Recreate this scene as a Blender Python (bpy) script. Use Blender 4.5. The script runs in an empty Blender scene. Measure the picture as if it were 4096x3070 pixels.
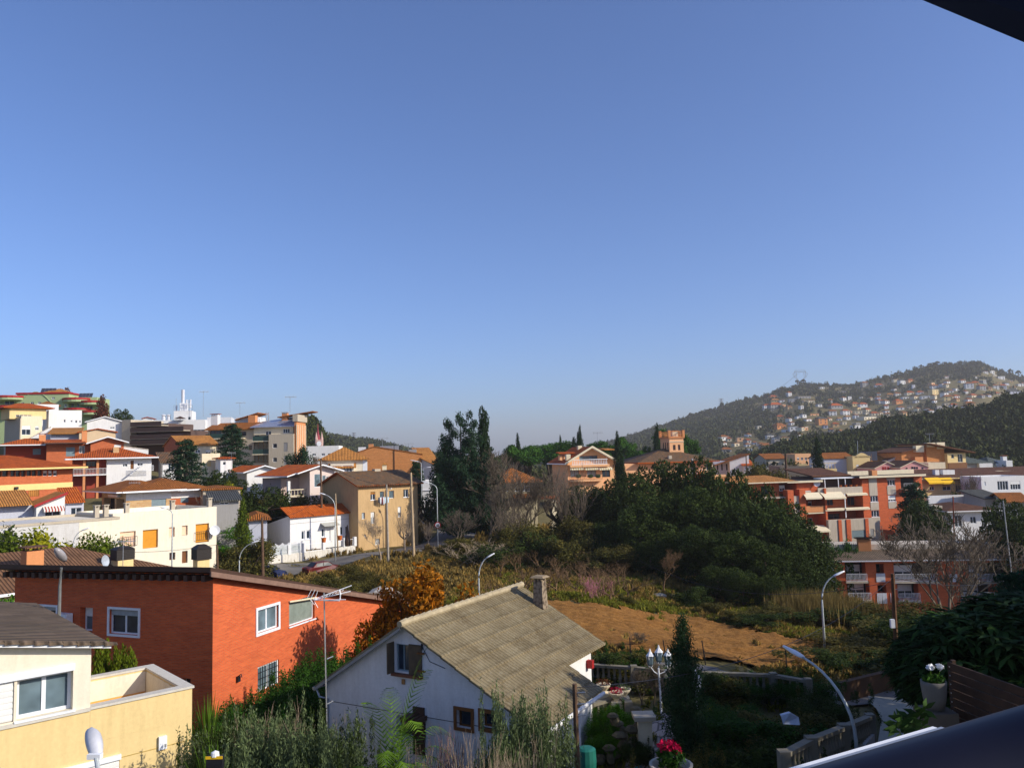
import bpy,bmesh,math,random
import numpy as np
from mathutils import Vector,Matrix
random.seed(7)
RAD=math.radians
SC=bpy.context.scene
COL=SC.collection
FPX=797.0
CAMR=Matrix.Rotation(RAD(95.0),3,'X')@Matrix.Rotation(RAD(-1.5),3,'Z')
cam=bpy.data.cameras.new('camera');camo=bpy.data.objects.new('camera',cam);COL.objects.link(camo)
cam.sensor_width=36.0;cam.lens=FPX/1024*36;cam.clip_start=0.05;cam.clip_end=20000
camo.matrix_world=CAMR.to_4x4()
SC.camera=camo
SUN_AZ,SUN_EL=RAD(-18.5),RAD(28)
w=bpy.data.worlds.new('World');SC.world=w;w.use_nodes=True
nt=w.node_tree;bg=nt.nodes['Background']
sky=nt.nodes.new('ShaderNodeTexSky');sky.sky_type='NISHITA';sky.sun_disc=False
sky.sun_elevation=SUN_EL;sky.sun_rotation=RAD(90)-SUN_AZ
sky.altitude=1000;sky.air_density=1.0;sky.dust_density=2.8;sky.ozone_density=5.0
tint=nt.nodes.new('ShaderNodeMix');tint.data_type='RGBA';tint.blend_type='MULTIPLY';tint.inputs[0].default_value=1;tint.inputs[7].default_value=(1.03,1.05,1.25,1)
nt.links.new(sky.outputs[0],tint.inputs[6]);nt.links.new(tint.outputs[2],bg.inputs[0]);bg.inputs[1].default_value=0.142
sl=bpy.data.lights.new('sun','SUN');sl.energy=5.0;sl.angle=RAD(0.5);sl.color=(1,.93,.80)
so=bpy.data.objects.new('sun',sl);COL.objects.link(so)
sd=Vector((math.cos(SUN_AZ)*math.cos(SUN_EL),math.sin(SUN_AZ)*math.cos(SUN_EL),math.sin(SUN_EL)))
so.rotation_euler=sd.to_track_quat('Z','Y').to_euler();so.location=(20,-20,60)
SC.view_settings.view_transform='Standard';SC.view_settings.look='None'
SC.view_settings.exposure=0;SC.view_settings.gamma=1
def ray(p):
 v=CAMR@Vector(((p[0]-512)/FPX,-(p[1]-383.5)/FPX,-1));return v/v.y
CR=dict(c1=(0,375),c2=(150,375),c3=(300,400),c4=(450,400),c5=(600,400),c6=(675,350),c7=(849,350),c8=(725,450),
          d1=(0,475),d2=(150,475),d3=(300,475),d4=(849,450),d5=(0,575),d6=(225,575),d7=(475,550),d8=(774,575))
def k(n,x,y):
 s=.11611 if n in('d5','d6','d7','d8')else.07915
 return(CR[n][0]+x*s,CR[n][1]+y*s)
def G(p,d):return ray(p)*d
def pxx(px,py):return k(px,py)
class MB:
 def __init__(s):s.v=[];s.f=[];s.m=[]
 def add(s,vs,fs,mi=0):
  n=len(s.v);s.v+=[tuple(v)for v in vs];s.f+=[tuple(i+n for i in f)for f in fs];s.m+=[mi]*len(fs);return s
 def box(s,a,b,mi=0):
  x0,y0,z0=[min(p,q)for p,q in zip(a,b)];x1,y1,z1=[max(p,q)for p,q in zip(a,b)]
  return s.add([(x0,y0,z0),(x1,y0,z0),(x1,y1,z0),(x0,y1,z0),(x0,y0,z1),(x1,y0,z1),(x1,y1,z1),(x0,y1,z1)],
                     [(0,3,2,1),(4,5,6,7),(0,1,5,4),(1,2,6,5),(2,3,7,6),(3,0,4,7)],mi)
 def quad(s,*p,mi=0):return s.add(p,[tuple(range(len(p)))],mi)
 def tube(s,pts,r,n=8,mi=0,cap=True):
  pts=[Vector(p)for p in pts];r=r if isinstance(r,(list,tuple))else[r]*len(pts)
  vs=[];fs=[]
  for i,p in enumerate(pts):
   d=(pts[min(i+1,len(pts)-1)]-pts[max(i-1,0)]);d.normalize()
   u=d.cross(Vector((0,0,1)));
   if u.length<.05:u=d.cross(Vector((1,0,0)))
   u.normalize();w_=d.cross(u)
   for j in range(n):
    a=2*math.pi*j/n;vs.append(p+(u*math.cos(a)+w_*math.sin(a))*r[i])
  for i in range(len(pts)-1):
   for j in range(n):
    j2=(j+1)%n;fs.append((i*n+j,i*n+j2,(i+1)*n+j2,(i+1)*n+j))
  if cap:fs.append(tuple(range(n-1,-1,-1)));fs.append(tuple((len(pts)-1)*n+j for j in range(n)))
  return s.add(vs,fs,mi)
 def lathe(s,prof,c=(0,0,0),n=12,mi=0):
  vs=[];fs=[]
  for r,z in prof:
   for j in range(n):
    a=2*math.pi*j/n;vs.append((c[0]+r*math.cos(a),c[1]+r*math.sin(a),c[2]+z))
  for i in range(len(prof)-1):
   for j in range(n):
    j2=(j+1)%n;fs.append((i*n+j,i*n+j2,(i+1)*n+j2,(i+1)*n+j))
  return s.add(vs,fs,mi)
 def ell(s,c,r,n=10,m=6,mi=0,rot=None):
  vs=[];fs=[]
  for i in range(m+1):
   t=math.pi*i/m
   for j in range(n):
    a=2*math.pi*j/n
    q=Vector((r[0]*math.sin(t)*math.cos(a),r[1]*math.sin(t)*math.sin(a),r[2]*math.cos(t)))
    if rot:q=rot@q
    vs.append(q+Vector(c))
  for i in range(m):
   for j in range(n):
    j2=(j+1)%n;fs.append((i*n+j,(i+1)*n+j,(i+1)*n+j2,i*n+j2))
  return s.add(vs,fs,mi)
 def build(s,name,mats,parent=None,smooth=False,loc=None):
  me=bpy.data.meshes.new(name);me.from_pydata(s.v,[],s.f)
  mats=mats if isinstance(mats,(list,tuple))else[mats]
  for q in mats:me.materials.append(q)
  if len(mats)>1:me.polygons.foreach_set('material_index',s.m)
  if smooth:me.polygons.foreach_set('use_smooth',[True]*len(s.f))
  me.update();o=bpy.data.objects.new(name,me);COL.objects.link(o)
  if parent:o.parent=parent
  if loc is not None:o.location=loc
  return o
def tag(o,label=None,cat=None,group=None,kind=None):
 if label:o['label']=label
 if cat:o['category']=cat
 if group:o['group']=group
 if kind:o['kind']=kind
 return o
def thing(name,label,cat,loc=(0,0,0),rz=0,group=None):
 o=bpy.data.objects.new(name,None);COL.objects.link(o);o.location=loc;o.rotation_euler=(0,0,rz)
 o.empty_display_size=.3
 return tag(o,label,cat,group)
def copy_tree(o,parent=None):
 c=o.copy();COL.objects.link(c)
 if parent:c.parent=parent
 for ch in list(o.children):copy_tree(ch,c)
 return c
MT={}
class NT:
 def __init__(s,name):
  s.mat=bpy.data.materials.new(name);s.mat.use_nodes=True;s.t=s.mat.node_tree;s.b=s.t.nodes['Principled BSDF']
  s.tc=s.n('ShaderNodeTexCoord');MT[name]=s.mat
 def n(s,typ,**kw):
  q=s.t.nodes.new(typ)
  for a,b in kw.items():
   if a.startswith('i_'):
    key=a[2:];key=int(key)if key.isdigit()else key.replace('_',' ')
    q.inputs[key].default_value=b
   else:setattr(q,a,b)
  return q
 def l(s,a,b):s.t.links.new(a,b)
 def noise(s,vec,sc,det=4,ro=.6):
  q=s.n('ShaderNodeTexNoise');q.inputs['Scale'].default_value=sc;q.inputs['Detail'].default_value=det;q.inputs['Roughness'].default_value=ro
  s.l(vec,q.inputs['Vector']);return q.outputs['Fac']
 def math(s,op,a,b=None):
  q=s.n('ShaderNodeMath',operation=op)
  for i,x in enumerate((a,b)):
   if x is None:continue
   if isinstance(x,(int,float)):q.inputs[i].default_value=x
   else:s.l(x,q.inputs[i])
  return q.outputs[0]
 def ramp(s,fac,stops):
  q=s.n('ShaderNodeValToRGB');s.l(fac,q.inputs[0]);e=q.color_ramp.elements
  while len(e)<len(stops):e.new(.5)
  for i,(p,c)in enumerate(stops):
   e[i].position=p;e[i].color=(*c,1)if len(c)==3 else c
  return q.outputs[0]
 def mix(s,fac,a,b,mode='MIX'):
  q=s.n('ShaderNodeMix',data_type='RGBA',blend_type=mode)
  for i,x in((0,fac),(6,a),(7,b)):
   if isinstance(x,(int,float)):q.inputs[i].default_value=x
   elif isinstance(x,tuple):q.inputs[i].default_value=(*x,1)if len(x)==3 else x
   else:s.l(x,q.inputs[i])
  return q.outputs[2]
 def bump(s,h,strength=.3,dist=.02):
  q=s.n('ShaderNodeBump');q.inputs['Strength'].default_value=strength;q.inputs['Distance'].default_value=dist
  s.l(h,q.inputs['Height']);s.l(q.outputs[0],s.b.inputs['Normal'])
 def fin(s,col,rough=.8,metal=0,spec=.3):
  if isinstance(col,tuple):s.b.inputs['Base Color'].default_value=(*col,1)
  else:s.l(col,s.b.inputs['Base Color'])
  s.b.inputs['Roughness'].default_value=rough;s.b.inputs['Metallic'].default_value=metal
  s.b.inputs['Specular IOR Level'].default_value=spec
  return s.mat
def mul(c,f):return tuple(min(1,x*f)for x in c)
def sat(c,k_=1.28):
 l=.3*c[0]+.6*c[1]+.1*c[2];k_=k_ if l<.35 else 1.06;return tuple(min(.92,max(.3*x,l+(x-l)*k_))for x in c)
def plaster(name,c,dirt=.35,rough=.9):
 c=sat(c);m=NT(name);o=m.tc.outputs['Object']
 a=m.noise(o,.35,6,.65)
 mp=m.n('ShaderNodeMapping');m.l(o,mp.inputs[0]);mp.inputs['Scale'].default_value=(2.2,2.2,.35)
 st=m.noise(mp.outputs[0],1.6,5,.7)
 f=m.math('MULTIPLY',m.ramp(a,[(.3,(0,0,0)),(.75,(1,1,1))]),m.ramp(st,[(.42,(0,0,0)),(.8,(1,1,1))]))
 col=m.mix(m.math('MULTIPLY',f,dirt*2),c,tuple(x*y for x,y in zip(c,(.55,.5,.42))))
 fine=m.noise(o,9,3)
 col=m.mix(.35,col,m.ramp(fine,[(.2,mul(c,.72)),(.8,mul(c,1.08))]))
 m.bump(fine,.25,.01)
 return m.fin(col,rough,0,.2)
def plain(name,c,rough=.6,metal=0,spec=.4,var=.25):
 c=sat(c);m=NT(name);a=m.noise(m.tc.outputs['Object'],3.5,4)
 col=m.ramp(a,[(.25,mul(c,1-var)),(.75,mul(c,1+var*.5))])
 return m.fin(col,rough,metal,spec)
def brick(name,c1,c2,mortar,sx=.25,sz=.066,bump=.5,msize=.011):
 m=NT(name);o=m.tc.outputs['Object']
 sp=m.n('ShaderNodeSeparateXYZ');m.l(o,sp.inputs[0]);cb=m.n('ShaderNodeCombineXYZ')
 m.l(m.math('ADD',sp.outputs[0],sp.outputs[1]),cb.inputs[0]);m.l(sp.outputs[2],cb.inputs[1])
 b=m.n('ShaderNodeTexBrick');m.l(cb.outputs[0],b.inputs['Vector'])
 b.inputs['Scale'].default_value=1;b.inputs['Brick Width'].default_value=sx;b.inputs['Row Height'].default_value=sz
 b.inputs['Mortar Size'].default_value=msize;b.inputs['Mortar Smooth'].default_value=.3;b.inputs['Bias'].default_value=0
 b.inputs['Color1'].default_value=(*c1,1);b.inputs['Color2'].default_value=(*c2,1);b.inputs['Mortar'].default_value=(*mortar,1)
 mp=m.n('ShaderNodeMapping');m.l(cb.outputs[0],mp.inputs[0]);mp.inputs['Scale'].default_value=(.5,2.4,1)
 a=m.noise(mp.outputs[0],1.2,6,.7)
 col=m.mix(.5,b.outputs[0],m.ramp(a,[(.25,(.55,.5,.48)),(.5,(.92,.92,.92)),(.8,(1.3,1.28,1.25))]),'MULTIPLY')
 m.bump(b.outputs['Fac'],-bump,.01)
 return m.fin(col,.85,0,.2)
def tiles(name,c,c2,axis,period=.26,rough=.85,course=.4,moss=None):
 c=sat(c,1.18);c2=sat(c2,1.18);m=NT(name);o=m.tc.outputs['Object'];sp=m.n('ShaderNodeSeparateXYZ');m.l(o,sp.inputs[0])
 ax=sp.outputs[0 if axis=='x' else 1];oy=sp.outputs[1 if axis=='x' else 0]
 wv=m.math('SINE',m.math('MULTIPLY',ax,2*math.pi/period))
 cb=m.n('ShaderNodeCombineXYZ');m.l(m.math('MULTIPLY',ax,1/period),cb.inputs[0]);m.l(m.math('MULTIPLY',oy,1/course),cb.inputs[1])
 vo=m.n('ShaderNodeTexWhiteNoise',noise_dimensions='2D')
 sn=m.n('ShaderNodeVectorMath',operation='FLOOR');m.l(cb.outputs[0],sn.inputs[0]);m.l(sn.outputs[0],vo.inputs['Vector'])
 a=m.noise(o,.55,6,.7)
 col=m.mix(m.ramp(a,[(.35,(0,0,0)),(.7,(1,1,1))]),c,c2)
 col=m.mix(.55,col,m.ramp(vo.outputs['Value'],[(0,(.6,.6,.6)),(1,(1.25,1.25,1.25))]),'MULTIPLY')
 if moss:col=m.mix(m.ramp(m.noise(o,1.7,5),[(.52,(0,0,0)),(.66,(1,1,1))]),col,moss)
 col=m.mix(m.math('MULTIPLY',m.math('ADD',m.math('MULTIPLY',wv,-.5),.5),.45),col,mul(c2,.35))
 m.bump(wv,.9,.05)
 return m.fin(col,rough,0,.2)
def leafm(name,c,var=.5,hue=(1,1,1),trans=.25):
 c=sat(c,1.15);m=NT(name);g=m.n('ShaderNodeNewGeometry');oi=m.n('ShaderNodeObjectInfo')
 nz=m.noise(m.tc.outputs['Object'],.7,3)
 r=m.math('ADD',m.math('MULTIPLY',g.outputs['Random Per Island'],.6),m.math('MULTIPLY',nz,.5))
 c2=tuple(min(1,a*b)for a,b in zip(c,hue))
 col=m.ramp(r,[(.15,mul(c,1-var)),(.5,c),(.9,mul(c2,1+var*1.3))])
 col=m.mix(.3,col,m.ramp(oi.outputs['Random'],[(0,mul(c,.6)),(1,mul(c2,1.3))]))
 m.fin(col,.75,0,.12)
 tr=m.n('ShaderNodeBsdfTranslucent');m.l(col,tr.inputs[0]);mx=m.n('ShaderNodeMixShader');mx.inputs[0].default_value=trans
 m.l(m.b.outputs[0],mx.inputs[1]);m.l(tr.outputs[0],mx.inputs[2])
 m.l(mx.outputs[0],m.t.nodes['Material Output'].inputs[0]);return m.mat
def glass(name,c=(.02,.03,.045),rough=.08,spec=.6):
 m=NT(name);a=m.noise(m.tc.outputs['Object'],1.2,2)
 return m.fin(m.ramp(a,[(.3,mul(c,.6)),(.8,mul(c,2))]),rough,0,spec)
W=plaster('white_plaster',(.77,.755,.73),.5);W2=plaster('old_white_plaster',(.66,.66,.68),.6)
WP=plain('white_paint',(.82,.82,.82),.45,var=.08)
PVC=plain('white_frame',(.78,.8,.82),.35,var=.06)
CREAM=plaster('cream_plaster',(.76,.66,.47),.5);CREAMW=plaster('cream_white_plaster',(.80,.72,.57),.45)
YEL=plaster('yellow_plaster',(.76,.58,.29),.5);YELB=plaster('yellow_band',(.80,.60,.26),.3)
PEACH=plaster('peach_plaster',(.84,.47,.25),.3);TERRA=plaster('terracotta_plaster',(.62,.27,.12),.35)
PINK=plaster('pink_plaster',(.72,.36,.33),.3);TAN=plaster('tan_render',(.55,.37,.19),.9)
BEIGE=plaster('beige_render',(.50,.43,.33),.5);GREY=plaster('grey_render',(.33,.32,.31),.6);CONC=plaster('pale_concrete',(.52,.45,.36),.8)
GREENW=plaster('pale_green_plaster',(.38,.46,.25),.5);LILAC=plaster('bluish_white_render',(.52,.53,.60),.4)
BR=brick('orange_brick',(.68,.125,.030),(.54,.080,.020),(.44,.16,.08))
BRL=brick('red_brick',(.60,.14,.04),(.46,.085,.02),(.40,.17,.09))
BRT=brick('old_brick',(.66,.25,.07),(.52,.17,.04),(.5,.3,.14),.3,.09)
BRY=brick('yellow_brick',(.60,.38,.18),(.50,.28,.12),(.5,.4,.25),.5,.22,.5,.02)
DKB=plain('dark_brown_trim',(.055,.03,.02),.6);DK=plain('dark_void',(.012,.012,.014),.9,spec=.1)
DKM=plain('dark_metal',(.03,.03,.035),.5,.6);STEEL=plain('galvanised_steel',(.45,.46,.47),.4,.6);LAMPG=plain('lamp_grey_paint',(.5,.53,.52),.4,.2)
GL=glass('window_glass');GLB=glass('curtained_glass',(.10,.14,.16));CURT=plain('net_curtain',(.35,.38,.38),.9)
BLIND=plain('pale_blind',(.75,.74,.70),.6,var=.1);BLO=plain('orange_blind',(.62,.27,.03),.7,var=.1);BLS=plain('salmon_blind',(.85,.58,.40),.7,var=.1)
BLG=plain('grey_blind',(.20,.25,.27),.5,var=.2);GREEN=plain('green_door_paint',(.01,.25,.12),.5);WOODB=plain('brown_wood',(.16,.07,.03),.7)
WOODP=plain('weathered_pole_wood',(.12,.075,.05),.9,var=.5);WOODT=plain('pale_pole_wood',(.45,.33,.2),.9,var=.3)
REDP=plain('red_paint',(.30,.03,.025),.6);YAWN=plain('yellow_awning_cloth',(.85,.50,.03),.8,var=.1);TERR=plain('terracotta_clay',(.5,.16,.06),.8)
BARK=plain('bark',(.11,.085,.065),.95,var=.5);BARKP=plain('pale_bark',(.30,.25,.20),.95,var=.4);BLK=plain('black_plastic',(.012,.012,.014),.4)
STONEM=None
def tpair(n,c,c2,**kw):return(tiles(n+'_across',c,c2,'x',**kw),tiles(n+'_along',c,c2,'y',**kw))
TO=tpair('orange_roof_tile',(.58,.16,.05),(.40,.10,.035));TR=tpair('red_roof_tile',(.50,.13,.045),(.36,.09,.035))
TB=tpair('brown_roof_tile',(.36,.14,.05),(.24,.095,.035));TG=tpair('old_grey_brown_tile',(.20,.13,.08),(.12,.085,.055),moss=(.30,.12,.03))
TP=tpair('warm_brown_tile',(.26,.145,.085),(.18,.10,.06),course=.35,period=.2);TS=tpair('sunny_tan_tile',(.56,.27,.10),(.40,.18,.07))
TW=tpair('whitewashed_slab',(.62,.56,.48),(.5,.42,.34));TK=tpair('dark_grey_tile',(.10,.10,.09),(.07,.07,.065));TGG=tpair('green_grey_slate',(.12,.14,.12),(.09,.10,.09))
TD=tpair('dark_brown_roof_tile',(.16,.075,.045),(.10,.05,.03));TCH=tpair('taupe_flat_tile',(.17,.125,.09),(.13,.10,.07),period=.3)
CP=[]
def polyclip(poly,a,b,c):
 out=[]
 for i in range(len(poly)):
  p,q=poly[i],poly[(i+1)%len(poly)]
  fp=a*p[0]+b*p[1]+c;fq=a*q[0]+b*q[1]+c
  if fp<=1e-9:out.append(p)
  if(fp<-1e-9 and fq>1e-9)or(fp>1e-9 and fq<-1e-9):
   t=fp/(fp-fq);out.append((p[0]+(q[0]-p[0])*t,p[1]+(q[1]-p[1])*t))
 return out
def lin(a0,z0,a1,z1):s_=(z1-z0)/(a1-a0);return s_,z0-s_*a0
def gabY(xL,zL,xr,zr,xR,zR):
 a,c=lin(xL,zL,xr,zr);b,d=lin(xr,zr,xR,zR);return[(a,0,c),(b,0,d)]
def gabX(yF,zF,yr,zr,yB,zB):
 a,c=lin(yF,zF,yr,zr);b,d=lin(yr,zr,yB,zB);return[(0,a,c),(0,b,d)]
def hip(x0,x1,y0,y1,ze,s,sx=None):
 sx=sx or s
 return[(sx,0,ze-sx*x0),(-sx,0,ze+sx*x1),(0,s,ze-s*y0),(0,-s,ze+s*y1)]
class Bld:
 def __init__(s,name,label,cat,cp,d,head,zb,group=None,sub=False):
  o=G(cp,d);s.o=Vector((o.x,o.y,zb));s.h=RAD(head);s.zb=zb
  s.X=Vector((math.cos(s.h),math.sin(s.h),0));s.Y=Vector((-math.sin(s.h),math.cos(s.h),0))
  s.root=thing(name,label,cat,s.o,s.h,group);s.holes={};s.pend=[]
 def F(s,p,y=0):
  r=ray(p);t=(s.o.dot(s.Y)+y)/r.dot(s.Y);q=r*t;return((q-s.o).dot(s.X),q.z-s.zb)
 def R(s,p,x=0):
  r=ray(p);t=(s.o.dot(s.X)+x)/r.dot(s.X);q=r*t;return((q-s.o).dot(s.Y),q.z-s.zb)
 def at(s,ax,c,a,z,dep):
  return(a,c+dep,z)if ax=='F' else(c+dep,a,z)if ax=='L' else(c-dep,a,z)
 def rect(s,ax,c,tl,br):
  f=(lambda p:s.F(p,c))if ax=='F' else(lambda p:s.R(p,c))
  a0,z1=f(tl);a1,z0=f(br);return(min(a0,a1),max(a0,a1),min(z0,z1),max(z0,z1))
 def win(s,ax,c,tl,br,style='w',**kw):
  return s.winr(ax,c,s.rect(ax,c,tl,br),style,**kw)
 def winr(s,ax,c,r,style='w',fr=None,blind=0,bm=None,n=2,rec=.14,name='window',sill=False,gm=None,sur=None,ft=.06,grid=0):
  a0,a1,z0,z1=r;fr=fr or PVC;gm=gm or GL;bm=bm or BLIND
  s.holes.setdefault((ax,round(c,2)),[]).append((a0,a1,z0,z1,rec+.06))
  m=MB();T=lambda a,z,d:s.at(ax,c,a,z,d)
  bx=lambda mm,a,b,zz0,zz1,d0,d1,mi=0:mm.box(T(a,zz0,d0),T(b,zz1,d1),mi)
  if style=='void':
   return
  if style in('w','door'):
   bx(m,a0,a0+ft,z0,z1,rec-.05,rec+.02);bx(m,a1-ft,a1,z0,z1,rec-.05,rec+.02)
   bx(m,a0+ft,a1-ft,z0,z0+ft,rec-.05,rec+.02);bx(m,a0+ft,a1-ft,z1-ft,z1,rec-.05,rec+.02)
   for i in range(1,n):
    x=a0+(a1-a0)*i/n;bx(m,x-ft*.6,x+ft*.6,z0+ft,z1-ft,rec-.04,rec+.02)
  if sill:bx(m,a0-.06,a1+.06,z0-.06,z0-.002,-.07,rec-.05)
  if sur:
   bx(m,a0-sur,a0-.002,z0-sur,z1+sur,-.05,.0);bx(m,a1+.002,a1+sur,z0-sur,z1+sur,-.05,.0)
   bx(m,a0-.002,a1+.002,z0-sur,z0-.002,-.05,0);bx(m,a0-.002,a1+.002,z1+.002,z1+sur,-.05,0)
  if not m.f:bx(m,a0+.01,a1-.01,z0+.01,z0+.05,rec-.03,rec+.02)
  o=m.build(name,fr,s.root)
  if style=='shut':
   q=MB();bx(q,a0+.01,a1-.01,z0+.02,z1-.01,rec-.07,rec-.03)
   nn=int((z1-z0)/.16)
   for i in range(nn):bx(q,a0+.012,a1-.012,z0+.05+i*.16,z0+.16+i*.16,rec-.085,rec-.069)
   q.build('shutter',bm,o)
  else:
   q=MB();bx(q,a0+ft*.8,a1-ft*.8,z0+ft*.8,z1-ft*.8,rec-.01,rec+.012);q.build('pane',gm,o)
   if blind>0:
    q=MB();bx(q,a0+ft,a1-ft,z1-(z1-z0)*blind,z1-.01,rec-.09,rec-.055);q.build('blind',bm,o)
   if grid:
    q=MB()
    for i in range(1,grid):x=a0+(a1-a0)*i/grid;bx(q,x-.012,x+.012,z0,z1,.0,.02)
    for zz in(.25,.5,.75):bx(q,a0,a1,z0+(z1-z0)*zz-.012,z0+(z1-z0)*zz+.012,.021,.04)
    q.build('window_grille',DKM,o)
  return o
 def wall(s,x0,x1,y0,y1,z0,z1,mat,planes=None,name='wall',cap=True,lift=.04,parent=None):
  bm=bmesh.new()
  def face(ax,c,a0,a1,flip):
   hs=[h for h in s.holes.get((ax,round(c,2)),[])if h[0]>a0-.3 and h[1]<a1+.3 and h[2]>z0-.3 and h[3]<z1+.3]
   hs=[(max(h[0],a0),min(h[1],a1),max(h[2],z0),min(h[3],z1),h[4])for h in hs]
   As=sorted({a0,a1}|{h[0]for h in hs}|{h[1]for h in hs});Zs=sorted({z0,z1}|{h[2]for h in hs}|{h[3]for h in hs})
   T=lambda a,z,d=0:s.at(ax,c,a,z,d)
   for i in range(len(As)-1):
    for j in range(len(Zs)-1):
     ca=(As[i]+As[i+1])/2;cz=(Zs[j]+Zs[j+1])/2
     if As[i+1]-As[i]<1e-4 or Zs[j+1]-Zs[j]<1e-4:continue
     if any(h[0]<ca<h[1]and h[2]<cz<h[3]for h in hs):continue
     q=[T(As[i],Zs[j]),T(As[i+1],Zs[j]),T(As[i+1],Zs[j+1]),T(As[i],Zs[j+1])]
     bm.faces.new([bm.verts.new(v)for v in(q[::-1]if flip else q)])
   for(p,q,r,t,dp)in hs:
    for e in(((p,r),(q,r)),((q,r),(q,t)),((q,t),(p,t)),((p,t),(p,r))):
     v=[T(*e[0]),T(*e[0],dp),T(*e[1],dp),T(*e[1])]
     bm.faces.new([bm.verts.new(x)for x in(v[::-1]if flip else v)])
    v=[T(p,r,dp),T(q,r,dp),T(q,t,dp),T(p,t,dp)]
    fc=bm.faces.new([bm.verts.new(x)for x in(v[::-1]if flip else v)]);fc.material_index=1
  face('F',y0,x0,x1,False);face('L',x0,y0,y1,True);face('R',x1,y0,y1,False)
  bm.faces.new([bm.verts.new(v)for v in((x1,y1,z0),(x0,y1,z0),(x0,y1,z1),(x1,y1,z1))])
  if cap and not planes:bm.faces.new([bm.verts.new(v)for v in((x0,y0,z1),(x1,y0,z1),(x1,y1,z1),(x0,y1,z1))])
  for(a,b,c_)in planes or[]:
   no=Vector((-a,-b,1));co=Vector((0,0,c_+lift))
   bmesh.ops.bisect_plane(bm,geom=bm.verts[:]+bm.edges[:]+bm.faces[:],plane_co=co,plane_no=no,clear_outer=True)
  bmesh.ops.remove_doubles(bm,verts=bm.verts,dist=.0005)
  me=bpy.data.meshes.new(name);bm.to_mesh(me);bm.free();me.materials.append(mat);me.materials.append(DK)
  o=bpy.data.objects.new(name,me);COL.objects.link(o);o.parent=parent or s.root
  for q in((x0,y0),(x1,y0),(x0,y1),(x1,y1)):
   wv=s.o+s.X*q[0]+s.Y*q[1];CP.append((wv.x,wv.y,s.zb+.05))
  return o
 def roof(s,x0,x1,y0,y1,planes,mats,thick=.16,name='roof',edge=None,cuts=None):
  m=MB();mats=mats if isinstance(mats,tuple)else(mats,mats)
  tops=[]
  for i,(a,b,c)in enumerate(planes):
   poly=[(x0,y0),(x1,y0),(x1,y1),(x0,y1)]
   for j,(a2,b2,c2)in enumerate(planes):
    if i!=j:poly=polyclip(poly,a-a2,b-b2,c-c2)
    if len(poly)<3:break
   for cu in cuts or[]:
    if len(poly)>=3:poly=polyclip(poly,*cu)
   if len(poly)<3:continue
   tops.append(poly);mi=0 if abs(b)>=abs(a)else 1
   up=[(p[0],p[1],a*p[0]+b*p[1]+c+thick)for p in poly];dn=[(p[0],p[1],a*p[0]+b*p[1]+c)for p in poly]
   m.quad(*up,mi=mi);m.quad(*dn[::-1],mi=2)
   for q in range(len(poly)):
    r_=(q+1)%len(poly);p1,p2=poly[q],poly[r_]
    shared=False
    for jj,(a2,b2,c2)in enumerate(planes):
     if jj!=i and all(abs((a-a2)*p[0]+(b-b2)*p[1]+c-c2)<1e-5 for p in(p1,p2)):shared=True
    if not shared:m.quad(dn[q],dn[r_],up[r_],up[q],mi=2)
  o=m.build(name,[mats[0],mats[1],edge or mats[0]],s.root);return o
 def bx(s,name,x0,x1,y0,y1,z0,z1,mat,parent=None,label=None):
  o=MB().box((x0,y0,z0),(x1,y1,z1)).build(name,mat,parent or s.root)
  if label:o['label']=label
  return o
 def flat(s,x0,x1,y0,y1,z,ph=.5,mat=None,top=None,t=.2,over=0):
  m=MB();x0-=over;x1+=over;y0-=over;y1+=over
  m.box((x0,y0,z),(x1,y0+t,z+ph));m.box((x0,y1-t,z),(x1,y1,z+ph))
  m.box((x0,y0+t,z),(x0+t,y1-t,z+ph));m.box((x1-t,y0+t,z),(x1,y1-t,z+ph))
  m.build('parapet',mat or W,s.root)
 def chimney(s,x,y,z0,z1,w_=.6,mat=None,capm=None,cap=True):
  m=MB().box((x-w_/2,y-w_/2,z0),(x+w_/2,y+w_/2,z1));c=m.build('chimney',mat or W,s.root)
  if cap:
   q=MB()
   for dx in(-1,1):
    for dy in(-1,1):q.box((x+dx*w_*.38-.05,y+dy*w_*.38-.05,z1+.002),(x+dx*w_*.38+.05,y+dy*w_*.38+.05,z1+.18))
   q.box((x-w_*.65,y-w_*.65,z1+.182),(x+w_*.65,y+w_*.65,z1+.26));q.build('chimney_cap',capm or TR[0],c)
  return c
 def railing(s,x0,x1,y,z0,h=.95,mat=None,gap=.12,bars=True,name='balcony_railing',ax='x',w_=.02):
  m=MB();P=(lambda a,z:(a,y,z))if ax=='x' else(lambda a,z:(y,a,z));t=w_
  e=lambda a0,a1,zz0,zz1,tt:m.box(tuple(c-(tt if i==(1 if ax=='x' else 0)else 0)for i,c in enumerate(P(a0,zz0))),tuple(c+(tt if i==(1 if ax=='x' else 0)else 0)for i,c in enumerate(P(a1,zz1))))
  e(x0,x1,z0+h-.05,z0+h,t);e(x0,x1,z0+.05,z0+.09,t)
  n=max(2,int((x1-x0)/(gap if bars else 1.2)))
  for i in range(n+1):
   a=x0+(x1-x0)*i/n;e(a-t*.8,a+t*.8,z0,z0+h-.051,t*.6)
  return m.build(name,mat or STEEL,s.root)
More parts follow.
